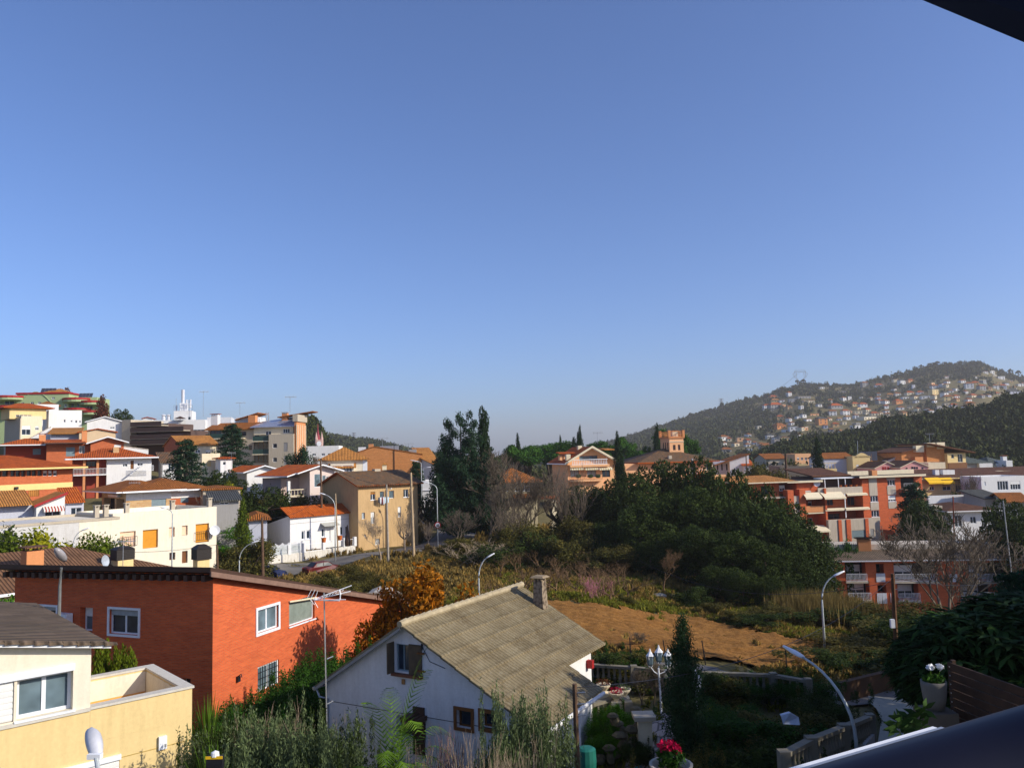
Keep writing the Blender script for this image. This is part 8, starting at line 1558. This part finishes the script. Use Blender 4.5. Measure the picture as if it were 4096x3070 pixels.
aerial('small aerial on the roof of the hip-roofed house',134,482,496,100,s=1.2);aerial('aerial left on top of the brick gable wall',382.5,437.5,446,176,s=2);aerial('aerial centre right on top of the brick gable wall',398.5,443,449,176,s=1.2);aerial('aerial at the right of the brick gable roof',408.5,443,451,176,s=1.8);aerial('aerial above the peach chalet roof',597.5,432,442,172,s=1.8);aerial('thin aerial on the brown villa roof',930,433,443,212,s=2);aerial('aerial on the hut with red tiled top',231.5,452,468,138,s=1.2);aerial('aerial on the yellow chimney hood behind the brick house',122.8,540,568,49.5,s=1.1)
a=P3(k('d6',853,215),26.2);c=P3(k('d6',880,1090),26.2);rt=thing('tv_aerial','large white television aerial on thin mast at the gable house corner','aerial',tuple(c));h=a.z-c.z
MB().tube([(0,0,-1.8),(a.x-c.x,a.y-c.y,h+.25)],.022,6).build('mast',STEEL,rt)
o=Vector((a.x-c.x,a.y-c.y,h));W_=lambda x,y:P3(k('d6',x,y),26.2)-Vector(tuple(c));m=MB()
for(x0,y0,x1,y1)in((760,205,1075,97),(770,208,1065,148),(770,210,1050,196),(850,215,1000,205)):m.tube([tuple(W_(x0,y0)),tuple(W_(x1,y1)+Vector((0,.3 if y1<150 else-.2,0)))],.016,5)
m.tube([tuple(W_(985,120)),tuple(W_(995,160)),tuple(W_(990,205))],.03,5)
for(x0,y0,x1,y1)in((745,120,710,190),(775,120,735,205),(800,130,770,208),(740,210,770,250),(765,212,800,275),(730,200,760,235)):m.tube([tuple(W_(x0,y0)),tuple(W_(x1,y1))],.009,4)
for i in range(9):q=W_(790+i*28,203-i*9.5);m.tube([tuple(q+Vector((0,-.12,.0))),tuple(q+Vector((0,.12,0)))],.008,4)
m.build('antenna_elements',WP,rt);m=MB();
for zz in(-.05,1.35):m.tube([(0,0,zz),(.12,.3,zz)],.018,5)
m.build('wall_bracket',STEEL,rt)
def car(label,x,yb,d,hd,paint,group=None,L=4.2):
 q=G((x,yb),d);z=T(q.x,q.y)+.11;rt=thing('parked_car',label,'car',(q.x,q.y,z),hd,'cars parked by the street');prof=[(-2.1,.35),(-2.1,.75),(-1.95,.92),(-1.5,.98),(-.95,1.42),(.5,1.44),(1.1,1.0),(1.85,.86),(2.1,.6),(2.1,.3)]
 vs=[];n=len(prof)
 for sy in(-1,1):
  for(px_,pz)in prof:yy=.84 if pz<1.0 else.66;vs.append((px_*L/4.2,sy*yy,pz))
 fs=[tuple(range(n-1,-1,-1)),tuple(range(n,2*n))]+[(i,(i+1)%n,(i+1)%n+n,i+n)for i in range(n)]
 m=MB();m.add(vs,fs);b_=m.build('body',paint,rt);bv=b_.modifiers.new('bevel','BEVEL');bv.width=.06;bv.segments=2
 for sy in(-1,1):
  MB().add([(-1.35,sy*.80,1.0),(-.92,sy*.705,1.34),(-.22,sy*.69,1.37),(-.22,sy*.80,1.0)],[(0,1,2,3)]).build('side_window',GLC,rt);MB().add([(-.14,sy*.80,1.0),(-.14,sy*.69,1.37),(.46,sy*.70,1.36),(.98,sy*.79,1.0)],[(0,1,2,3)]).build('side_window',GLC,rt)
 MB().add([(.56,-.60,1.41),(.56,.60,1.41),(1.12,.70,1.04),(1.12,-.70,1.04)],[(0,1,2,3)]).build('windscreen',GLC,rt);MB().add([(-1.0,-.6,1.41),(-1.0,.6,1.41),(-1.52,.7,1.02),(-1.52,-.7,1.02)],[(0,1,2,3)]).build('rear_window',GLC,rt)
 for sx in(-1.3,1.3):
  for sy in(-1,1):
   m=MB();m.tube([(sx,sy*.66,.31),(sx,sy*.87,.31)],.32,14);wl=m.build('wheel',BLK,rt);MB().tube([(sx,sy*.872,.31),(sx,sy*.885,.31)],.2,10).build('rim',STEEL,wl)
 for sy in(-.6,.6):MB().ell((2.06,sy,.70),(.1,.18,.09),8,5).build('headlight',GLC,rt);MB().ell((-2.08,sy,.80),(.06,.14,.10),8,5).build('tail_light',REDP,rt)
 return rt
GLC=glass('car_glass',(.015,.02,.025),.35,.25);CARR=plain('dark_red_car_paint',(.10,.012,.018),.45,0,.3,.05);CARB=plain('dark_blue_car_paint',(.02,.025,.06),.45,0,.3,.05);CARM=plain('maroon_car_paint',(.09,.015,.015),.45,0,.3,.05)
car('dark red car parked nearest the street lamp',246,575.5,90.5,RAD(-18),CARR);car('dark blue car parked just right of the dark red one',268,576.5,93,RAD(-22),CARB);car('maroon car alone below the retaining wall',322,566.5,93,RAD(40),CARM)
for i,(x,y,d)in enumerate(((447,521,134),(443,511,160))):car(('nearer' if i==0 else 'farther')+' dark car parked at right side of the shaded street',x,y,d,RAD(95),CARB)
def wallrun(name,label,cat,pts,h,t,mat,cap=None):
 m=MB();rt=None
 P_=[Vector(p)for p in pts]
 for i in range(len(P_)-1):
  a,c=P_[i],P_[i+1];nn=max(1,int((c-a).length/3));
  for j in range(nn):
   p=a.lerp(c,j/nn);q=a.lerp(c,(j+1)/nn);d=(q-p).normalized();s=Vector((-d.y,d.x))*t/2;z0=T(p.x,p.y);z1=T(q.x,q.y)
   m.add([(p.x-s.x,p.y-s.y,z0-.5),(q.x-s.x,q.y-s.y,z1-.5),(q.x+s.x,q.y+s.y,z1-.5),(p.x+s.x,p.y+s.y,z0-.5),(p.x-s.x,p.y-s.y,z0+h),(q.x-s.x,q.y-s.y,z1+h),(q.x+s.x,q.y+s.y,z1+h),(p.x+s.x,p.y+s.y,z0+h)],[(4,5,6,7),(0,1,5,4),(2,3,7,6),(1,2,6,5),(3,0,4,7)])
 o=m.build(name,mat);return tag(o,label,cat)
a=hit(k('d2',800,1190));c=hit(k('d2',1400,1150));wallrun('stone_wall','low yellowish stone wall behind the parked cars','wall',[(P3(k('d2',800,1190),88).x,88),(P3(k('d2',1395,1150),97).x,97)],1.5,.4,plaster('yellowish_stone',(.60,.45,.24),.9))
q=P3(k('d3',1740,625),104);zg=T(q.x,q.y);rt=thing('traffic_sign','round red-rimmed traffic sign on the pole by the street','sign',(q.x,q.y,zg));h=q.z-zg
MB().tube([(0,0,0),(0,0,h+.5)],.04,6).build('post',STEEL,rt);MB().tube([(0,-.06,h),(0,-.09,h)],.42,18).build('sign_disc',REDP,rt)
s_=MB().tube([(0,-.092,h),(0,-.10,h)],.30,18).build('sign_face',WP,rt);m=MB();m.box((-.13,-.108,h-.16),(-.05,-.102,h+.16));m.box((.05,-.108,h-.16),(.13,-.102,h+.16));m.build('symbol',BLK,s_)
for i,(n_,x,y,c_,lb)in enumerate((('d3',300,812,TERR,'left'),('d3',503,785,TERR,'right'))):
 q=P3(k(n_,x,y),100.6);m=MB();m.lathe([(.22,-.3),(.32,.25),(.28,.25)],(0,0,0),10);o=m.build('flower_pot',TERR,None,loc=tuple(q));tag(o,lb+' red flower pot on the pillars before the low white house','flower pot')
q=P3(k('d3',600,760),103);m=MB();m.lathe([(.35,0),(.40,.6),(.05,2.6),(0,2.7)],(0,0,0),10);o=m.build('closed_parasol',DKB,None,loc=(q.x,q.y,q.z-1.3));tag(o,'dark folded parasol on the forecourt of the low white house','parasol')
q=P3(k('d3',950,1385),64);zg=T(q.x,q.y);rt=thing('stone_shelter','small vaulted stone shelter in the scrub behind the orange tree','shed',(q.x,q.y,zg-.2));m=MB();R_=1.9
for i in range(9):
 a0=math.pi*i/9;a1=math.pi*(i+1)/9;m.quad((-math.cos(a0)*R_,0,math.sin(a0)*R_),(-math.cos(a1)*R_,0,math.sin(a1)*R_),(-math.cos(a1)*R_,4,math.sin(a1)*R_),(-math.cos(a0)*R_,4,math.sin(a0)*R_));m.quad((0,0,0),(-math.cos(a1)*R_,0,math.sin(a1)*R_),(-math.cos(a0)*R_,0,math.sin(a0)*R_))
m.build('vault',plaster('pale_stone_vault',(.50,.45,.38),1.2),rt);MB().box((-2.6,-.15,1.7),(2.2,.5,1.95)).build('roof_slab',MT['rubble_stonework'],rt)
q=P3(k('d3',960,1435),60);m=MB();
for i in range(8):m.ell((i*.28,random.uniform(-.1,.1),random.uniform(0,.15)),(.25,.2,.12),6,4)
o=m.build('rubble_bags',WP,None,loc=(q.x-1,q.y,T(q.x,q.y)+.15));tag(o,'torn white sacks on the ground near the stone shelter','rubbish')
for i,(n_,x,y,d,sx)in enumerate((('d3',2190,1475,58,.5),('d8',740,845,42,.6),('d7',1580,345,78,.8))):
 q=P3(k(n_,x,y),d);m=MB();m.ell((0,0,.15),(sx,sx*.6,.28),8,5);o=m.build('stone',plaster('pale_boulder',(.30,.28,.24),.6)if i==0 else MT['pale_boulder'],None,loc=(q.x,q.y,T(q.x,q.y)));tag(o,('pale boulder at the left end of the ploughed field','pale boulder on the wall of the scrub slope','pale rubble heap at the foot of the oak clump')[i],'stone')
for i,(x0,y0,x1,y1)in enumerate(((1333,745,1340,870),(1620,780,1655,935),(1955,785,1990,980))):
 q=P3(k('d7',x1,y1),41);a=P3(k('d7',x0,y0),41);z0=T(q.x,q.y);o=MB().tube([(0,0,-.2),(a.x-q.x,0,max(1.2,a.z-z0))],.03,5).build('fence_post',DKM,None,loc=(q.x,q.y,z0));tag(o,('left','middle','right')[i]+' of three thin dark stakes at the near edge of the ploughed field','fence post','stakes along the ploughed field')
q=P3(k('d8',110,810),38);a=P3(k('d8',105,640),38);z0=T(q.x,q.y);tag(MB().tube([(0,0,-.2),(0,0,max(1.2,a.z-z0))],.03,5).build('fence_post',DKM,None,loc=(q.x,q.y,z0)),'single dark stake left of the big curved lamp','fence post')
def balrun(label,pts,z_of,h=.95,group=None,mat=None):
 rt=thing('balustrade',label,'balustrade',tuple(pts[0]));o=Vector(pts[0]);mat=mat or plaster('weathered_balustrade',(.22,.20,.16),.9)if 'weathered_balustrade' not in MT else MT['weathered_balustrade']
 rail=MB();bal=MB();L=[Vector(p)for p in pts]
 for i in range(len(L)-1):
  a,c=L[i]-o,L[i+1]-o;d=(c-a);ln=d.length;u=d.normalized();s=Vector((-u.y,u.x,0))
  for(z0,z1,t_)in((0,.12,.12),(h-.12,h,.13)):
   rail.add([tuple(a-s*t_+Vector((0,0,z0))),tuple(c-s*t_+Vector((0,0,z0))),tuple(c+s*t_+Vector((0,0,z0))),tuple(a+s*t_+Vector((0,0,z0))),tuple(a-s*t_+Vector((0,0,z1))),tuple(c-s*t_+Vector((0,0,z1))),tuple(c+s*t_+Vector((0,0,z1))),tuple(a+s*t_+Vector((0,0,z1)))],[(0,3,2,1),(4,5,6,7),(0,1,5,4),(1,2,6,5),(2,3,7,6),(3,0,4,7)])
  n=int(ln/.26)
  for j in range(n):p=a+u*ln*(j+.5)/n;bal.lathe([(.055,.12),(.05,.2),(.09,.36),(.045,.58),(.06,h-.2),(.06,h-.12)],tuple(p),7)
 rail.build('rails',mat,rt)
 bs=bal.build('balusters',mat,rt)
 for p in L:
  q=p-o;MB().box((q.x-.15,q.y-.15,-.3+q.z),(q.x+.15,q.y+.15,q.z+h+.06)).build('pier',mat,rt)
 return rt
zb=-12.15
A=[P3(k('d7',990,1080),38.5),P3(k('d7',1370,1080),37.8),P3(k('d7',1700,1130),37),P3(k('d8',0,1000),36),P3(k('d8',300,1060),35)];ZB=[T(p.x,p.y)for p in A]
balrun('stone balustrade along the lane behind the lower right garden',[(p.x,p.y,sum(ZB)/len(ZB)+.35)for p in A],None)
Bp=[P3(k('d8',90,1650),23),P3(k('d8',320,1520),24.5),P3(k('d8',600,1400),27),P3(k('d8',830,1300),30)];balrun('sloping grey balustrade at bottom right beside the big lamp',[(p.x,p.y,p.z-.55)for p in Bp],None)
wallrun('garden_wall','dark garden wall under the sloping grey balustrade','wall',[(Bp[0].x,Bp[0].y),(Bp[1].x,Bp[1].y),(Bp[2].x,Bp[2].y),(Bp[3].x,Bp[3].y)],.9,.3,GREY)
a=P3(k('d8',560,905),39.5);c=P3(k('d8',1040,930),42);wallrun('lane_wall','low dark wall with pale coping across the lane at right','wall',[(a.x,a.y),(c.x,c.y)],1.0,.3,plaster('dull_red_wall',(.09,.055,.035),.6))
tp=[P3(k('d7',990,1330),32.5),P3(k('d7',1250,1290),33.5),P3(k('d7',1320,1330),32.5)];zt_=P3(k('d7',1120,1290),33).z-.5
balrun('cream balustrade with flower bowls at the white house corner',[(p.x,p.y,zt_-.4)for p in tp],None,mat=None)
for i,(x,y,yb,d)in enumerate(((1105,1125,1250,33.5),(1215,1195,1260,33),(1280,1165,1270,34))):
 q=P3(k('d7',x,y+35),d);b0=P3(k('d7',x,yb),d);rt=thing('flower_bowl',('left','middle','right')[i]+' one of three stone flower bowls beside the white house corner','planter',(q.x,q.y,b0.z-.4),0,'stone flower bowls on piers');h=q.z-(b0.z-.4)
 MB().box((-.22,-.22,0),(.22,.22,h-.28)).build('pier',CREAM,rt);MB().lathe([(.1,h-.28),(.12,h-.2),(.28,h-.02),(.31,h+.05),(.28,h+.06),(.16,h)],(0,0,0),16).build('bowl',CREAM,rt)
 V,F_=leafcloud([(0,0,h+.12,.28,.28,.14)],200,.035,i);link('plant',npmesh('plant',V,F_,(L_RED,leafm('crimson_flowers',(.35,.01,.05),.4)if i==1 else L_RED,L_OLIVE)[i]),rt)
q=P3(k('d7',1600,1300),33.5);tpn=P3(k('d7',1590,1010),33.5);rt=thing('garden_lamp','white garden lamp post carrying three lanterns','lamp',(q.x,q.y,q.z-.9));h=tpn.z-q.z+.9
MB().tube([(0,0,0),(0,0,h*.5),(-.04,0,h)],[.05,.04,.035],8).build('post',WP,rt)
MB().lathe([(.14,0),(.1,.15),(.05,.3)],(0,0,0),10).build('post_base',WP,rt)
m=MB()
for dx,dy in((-.35,0),(.35,0),(0,.1)):m.tube([(-.04,0,h-.25),(dx*.6,dy,h-.15),(dx,dy,h+.05)],.02,5)
m.build('arm',WP,rt)
for dx,dz in((-.36,.06),(0,.2),(.36,.06)):
 ln=MB().lathe([(.06,0),(.13,.12),(.15,.42),(.17,.44)],(dx,0,h+dz),6).build('lantern',GLB,rt);MB().lathe([(.18,.442),(.05,.6),(.02,.72)],(dx,0,h+dz),6).build('lantern_cap',WP,ln)
 m=MB()
 for j in range(6):a=j*math.pi/3;m.tube([(dx+.07*math.cos(a),.07*math.sin(a),h+dz),(dx+.155*math.cos(a),.155*math.sin(a),h+dz+.43)],.014,4)
 m.build('lantern_ribs',WP,ln)
q=P3(k('d7',1905,1210),32);rt=thing('garden_lamp','white lantern lamp half hidden right of the column conifer','lamp',(q.x,q.y,q.z-2));MB().tube([(0,0,0),(0,0,2)],.04,6).build('post',WP,rt);MB().lathe([(.1,2),(.2,2.15),(.22,2.5),(.05,2.75),(0,2.85)],(0,0,0),6).build('lantern',WP,rt)
q=P3(k('d7',1460,1620),29.5);t0=P3(k('d7',1460,1440),29.5);rt=thing('gate_pillar','pale stone pillar with moulded cap beside the garden path','pillar',(q.x,q.y,q.z-.5));h=t0.z-q.z+.5;MB().box((-.25,-.25,0),(.25,.25,h)).build('shaft',CREAM,rt);MB().box((-.38,-.38,h+.002),(.38,.38,h+.14)).build('pillar_cap',BEIGE,rt)
q=P3(k('d7',1300,1620),29.5);rt=thing('rockery','mossy rock fountain in the garden beside the path','rockery',(q.x,q.y,q.z-.8));m=MB();rn=random.Random(9)
for i in range(26):m.ell((rn.gauss(0,.45),rn.gauss(0,.35),rn.uniform(0,1.6)),(rn.uniform(.12,.3),)*2+(rn.uniform(.1,.25),),6,4)
m.build('rocks',plain('mossy_rock',(.13,.11,.07),.95,var=.6),rt)
PAV=NT('crazy_paving');v_=PAV.n('ShaderNodeTexVoronoi',feature='DISTANCE_TO_EDGE');v_.inputs['Scale'].default_value=1.6;PAV.l(PAV.tc.outputs['Object'],v_.inputs['Vector']);PVM=PAV.fin(PAV.mix(PAV.noise(PAV.tc.outputs['Object'],3,4),PAV.ramp(v_.outputs['Distance'],[(.03,(.10,.09,.08)),(.08,(.42,.37,.33))]),PAV.ramp(v_.outputs['Distance'],[(.03,(.12,.10,.09)),(.08,(.30,.25,.23))])),.85)
a=P3(k('d7',1450,1900),26);sheet('garden_path',[(a.x,a.y),(P3(k('d7',1560,1640),29).x,29.5),(P3(k('d7',1600,1480),33).x,33.5)],PVM,'crazy-paved garden path',wd=[2.2,1.9,1.8],dz=.14)
m=MB();rn=random.Random(3);q=P3(k('d7',1420,1640),28.5);z_=T(q.x,q.y)+.25;pts=[(q.x+.5*math.cos(i*.7)+.05*i,q.y+.35*math.sin(i*.7),z_+.02*math.sin(i))for i in range(22)];tag(m.tube(pts,.02,5).build('garden_hose',plain('blue_hose',(.05,.35,.45),.5)),'coiled blue garden hose on the path','hose')
q=P3(k('d7',1290,1650+40),27.5);m=MB();m.lathe([(.26,0),(.30,.5),(.28,.85),(.2,.9),(0,.91)],(0,0,0),14);tag(m.build('water_butt',plain('sea_green_plastic',(.03,.13,.10),.5),None,loc=(P3((586.5,755),25).x,25,P3((586.5,767),25).z-.3)),'green plastic barrel beside the wooden pole','barrel')
q=P3((671,763),12.5);rt=thing('flower_planter','stone bowl planter with red cyclamen at the bottom edge','planter',(q.x,q.y,q.z-.5));MB().lathe([(.12,0),(.2,.2),(.3,.42),(.33,.5),(.29,.5),(.2,.42)],(0,0,0),18).build('bowl',plaster('cream_cast_stone',(.45,.40,.32),.5),rt)
V,F_=leafcloud([(0,0,.6,.2,.2,.14)],500,.045,3);link('leaves',npmesh('leaves',V,F_,L_IVY),rt);V,F_=leafcloud([(-.05,0,.76,.14,.12,.09),(.08,0,.70,.08,.08,.08)],300,.03,4,asp=.8);link('flowers',npmesh('flowers',V,F_,MT['crimson_flowers']),rt)
q=P3((214,767),17.5);rt=thing('slatted_box','dark slatted box with yellow top band beside the yellow house','box',(q.x,q.y,q.z-.9));MB().box((-.17,0,0),(.17,.12,1.12)).build('body',DKM,rt);MB().box((-.18,-.01,1.08),(.18,-.001,1.14)).build('yellow_band',YAWN,rt);MB().lathe([(.09,1.12),(.08,1.2),(0,1.24)],(0,.06,0),10).build('white_cap',WP,rt)
m=MB()
for i in range(9):m.box((-.14,-.012,.1+i*.1),(.14,-.002,.14+i*.1))
m.build('slats',BLK,rt)
q=P3(k('d8',140,1270),27);m=MB();rn=random.Random(2);m.add([(x_*.5,y_*.5,z_*.5)for x_,y_,z_ in[(-.6,0,.5),(.0,-.1,.7),(.6,.1,.35),(-.5,.5,.45),(.1,.5,.6),(.6,.5,.3),(-.5,-.1,.0),(.6,-.1,-.1)]],[(0,1,4,3),(1,2,5,4),(0,6,7,2,1)]);tag(m.build('tarpaulin',plain('white_blue_tarp',(.55,.60,.68),.6),None,loc=tuple(q)),'crumpled white and blue tarpaulin in the dark garden','tarpaulin')
fe0=P3(k('d8',1490,735),14.5);fe1=P3(k('d8',2300,870),12.5);rt=thing('board_fence','dark wooden board fence of wide horizontal planks at right','fence',(fe0.x,fe0.y,fe0.z));u=(fe1-fe0);u.z=0;ln=u.length+1.5;u.normalize();rt.rotation_euler=(0,0,math.atan2(u.y,u.x));FB=plain('dark_fence_board',(.045,.022,.012),.8,var=.5)
for i in range(9):MB().box((0,0,-.145-i*.15),(ln,.03,-.012-i*.15)).build('board',FB,rt)
for i in range(3):MB().box((.03+i*1.7,.032,-1.6),(.09+i*1.7,.10,.03)).build('post',FB,rt)
m=MB()
for i in range(6):m.tube([(.06,-.003,-.08-i*.15),(.06,-.012,-.08-i*.15)],.012,6)
m.build('screws',STEEL,rt)
q=P3(k('d8',1390,1150),14.2);rt=thing('plant_pot','grey round stone pot with white flowers in front of the board fence','planter',(q.x,q.y,q.z));MB().lathe([(.0,0),(.15,0),(.19,.22),(.21,.42),(.21,.48),(.18,.48),(.17,.4),(0,.4)],(0,0,0),20).build('pot',plaster('dark_cast_stone',(.15,.14,.125),.8),rt,smooth=True)
V,F_=leafcloud([(0,0,.5,.17,.17,.07)],300,.05,3);link('leaves',npmesh('leaves',V,F_,L_IVY),rt);V,F_=leafcloud([(-.06,-.05,.72,.06,.05,.045),(.12,-.02,.72,.055,.04,.045)],220,.024,4,asp=.8);link('flowers',npmesh('flowers',V,F_,WP),rt);MB().tube([(-.04,0,.45),(-.05,-.03,.7)],.006,4).tube([(.04,0,.45),(.14,-.02,.7)],.006,4).build('stems',L_PALM,rt)
q2=P3(k('d8',1360,1330),14.2);MB_=MB();o=MB_.box((q.x-.26,q.y-.26,q2.z-2.6),(q.x+.26,q.y+.26,q.z-.002)).build('pedestal',plaster('dark_terrace_wall',(.12,.10,.08),.6));tag(o,'shaded stone pedestal carrying the grey stone pot','pedestal')
m=MB();z0_=-6.6;pts=[(8.75,15.6),(11.3,21.5),(19,21.5),(19,13.5),(9.2,13.5)];n=len(pts);m.add([(x,y,z0_)for x,y in pts]+[(x,y,-12)for x,y in pts],[tuple(range(n))[::-1]]+[(i,(i+1)%n,(i+1)%n+n,i+n)for i in range(n)]);tag(m.build('garden_terrace',plaster('earthy_terrace',(.09,.075,.05),.6)),'dark raised garden terrace under the loquat trees','terrace')
V=[];F_=[];rn=random.Random(8)
q=P3(k('d8',1200,1330),11);rt=thing('broadleaf_plant','dark broad-leaved plant in front of the concrete driveway','plant',(q.x,q.y,q.z-.5))
for(x,y)in((1060,1260),(1110,1240),(1160,1260),(1180,1220),(1240,1190),(1290,1150),(1060,1310),(1130,1310),(1200,1280),(1250,1240),(1090,1350),(1270,1300)):
 c=P3(k('d8',x,y),11)-Vector(rt.location)
 for j in range(7):a=rn.uniform(0,6.28);d=Vector((math.cos(a),rn.uniform(-.6,.6),math.sin(a)*.6-.2)).normalized();s=Vector((-d.z,0,d.x)).normalized()*.035;n0=len(V);V+=[c,c+d*.09+s,c+d*.19,c+d*.09-s];F_.append((n0,n0+1,n0+2,n0+3))
link('leaves',npmesh('leaves',np.array([tuple(v)for v in V]),np.array(F_),L_LOQ),rt);m=MB();[m.tube([(0,0,-.5),tuple(P3(k('d8',x,y),11)-Vector(rt.location))],.006,4)for x,y in((1060,1260),(1180,1220),(1290,1150),(1130,1310))];m.build('stems',BARK,rt)
RT=plain('dark_blue_handrail',(.008,.008,.016),.45,0,.3,.05)
a=P3((740,860),.62);c=P3((1120,747),.62);rt=thing('balcony_handrail','thick dark blue tubular handrail across the bottom right corner','railing',tuple(a));o=Vector(tuple(a));v=c-a;n=24
MB().tube([v*(i/n)*1.0 for i in range(n+1)],.045,28).build('handrail',RT,rt,smooth=True)
for t in(.12,.9):p=v*t;MB().tube([tuple(p+Vector((0,0,-.02))),tuple(p+Vector((0,.02,-1.0)))],.02,10).build('baluster',RT,rt)
a=P3((760,784),.80);c=P3((945,729),.96);v=c-a;rt=thing('white_rail','flat white metal rail just beyond the handrail','rail',tuple(a));u=v.normalized();s=u.cross(Vector((0,0,1))).normalized()*.015;up=Vector((0,0,.012));m=MB()
m.add([tuple(-s),tuple(v-s),tuple(v+s),tuple(s),tuple(-s-up),tuple(v-s-up),tuple(v+s-up),tuple(s-up)],[(0,1,2,3),(4,7,6,5),(0,4,5,1),(1,5,6,2),(2,6,7,3),(3,7,4,0)]);m.build('rail',WP,rt)
m=MB();m.add([tuple(-s*.3+up*.2),tuple(v-s*.3+up*.2),tuple(v+s*.2+up*.2),tuple(s*.2+up*.2),tuple(-s*.3),tuple(v-s*.3),tuple(v+s*.2),tuple(s*.2)],[(0,1,2,3),(0,4,5,1),(2,6,7,3)]);m.build('rail_groove',STEEL,rt)
a=P3((946,-2),2.6);c=P3((1101,56),1.7);rt=thing('roof_eave','dark edge of the roof overhead in the top right corner','eave',tuple(a));v=c-a;bk=Vector((.9,-.9,.25));th=Vector((0,0,.08));m=MB();pts=[Vector((0,0,0))-v*.6,v*1.5,v*1.5+bk*2.5,bk*2.5-v*.6];m.add([tuple(p)for p in pts]+[tuple(p+th)for p in pts],[(3,2,1,0),(4,5,6,7),(0,1,5,4),(1,2,6,5),(2,3,7,6),(3,0,4,7)]);m.build('soffit',plain('near_black_soffit',(.005,.004,.005),.9,spec=.1),rt)
m=MB();e=Vector((-.03,.03,-.004));m.add([tuple(-v*.6+e),tuple(v*1.5+e),tuple(v*1.5),tuple(-v*.6),tuple(-v*.6+e+th),tuple(v*1.5+e+th),tuple(v*1.5+th),tuple(-v*.6+th)],[(0,3,2,1),(4,5,6,7),(0,1,5,4),(2,3,7,6),(1,2,6,5),(3,0,4,7)]);m.build('gutter_edge',plain('dark_purple_trim',(.006,.005,.008),.8,spec=.1),rt)
# ================================================================ HAZE
hz=bpy.data.materials.new('haze_air');hz.use_nodes=True;t_=hz.node_tree;t_.nodes.remove(t_.nodes['Principled BSDF']);pv=t_.nodes.new('ShaderNodeVolumePrincipled');pv.inputs['Color'].default_value=(.90,.86,.84,1);pv.inputs['Density'].default_value=.00016;pv.inputs['Anisotropy'].default_value=.2
t_.links.new(pv.outputs[0],t_.nodes['Material Output'].inputs['Volume'])
GZ=min(v.co.z for v in GND.data.vertices)
o=MB().box((-6500,-6500,GZ-1),(6500,6500,190)).build('haze',hz);tag(o,'thin pale bluish haze over the valley',kind='stuff')
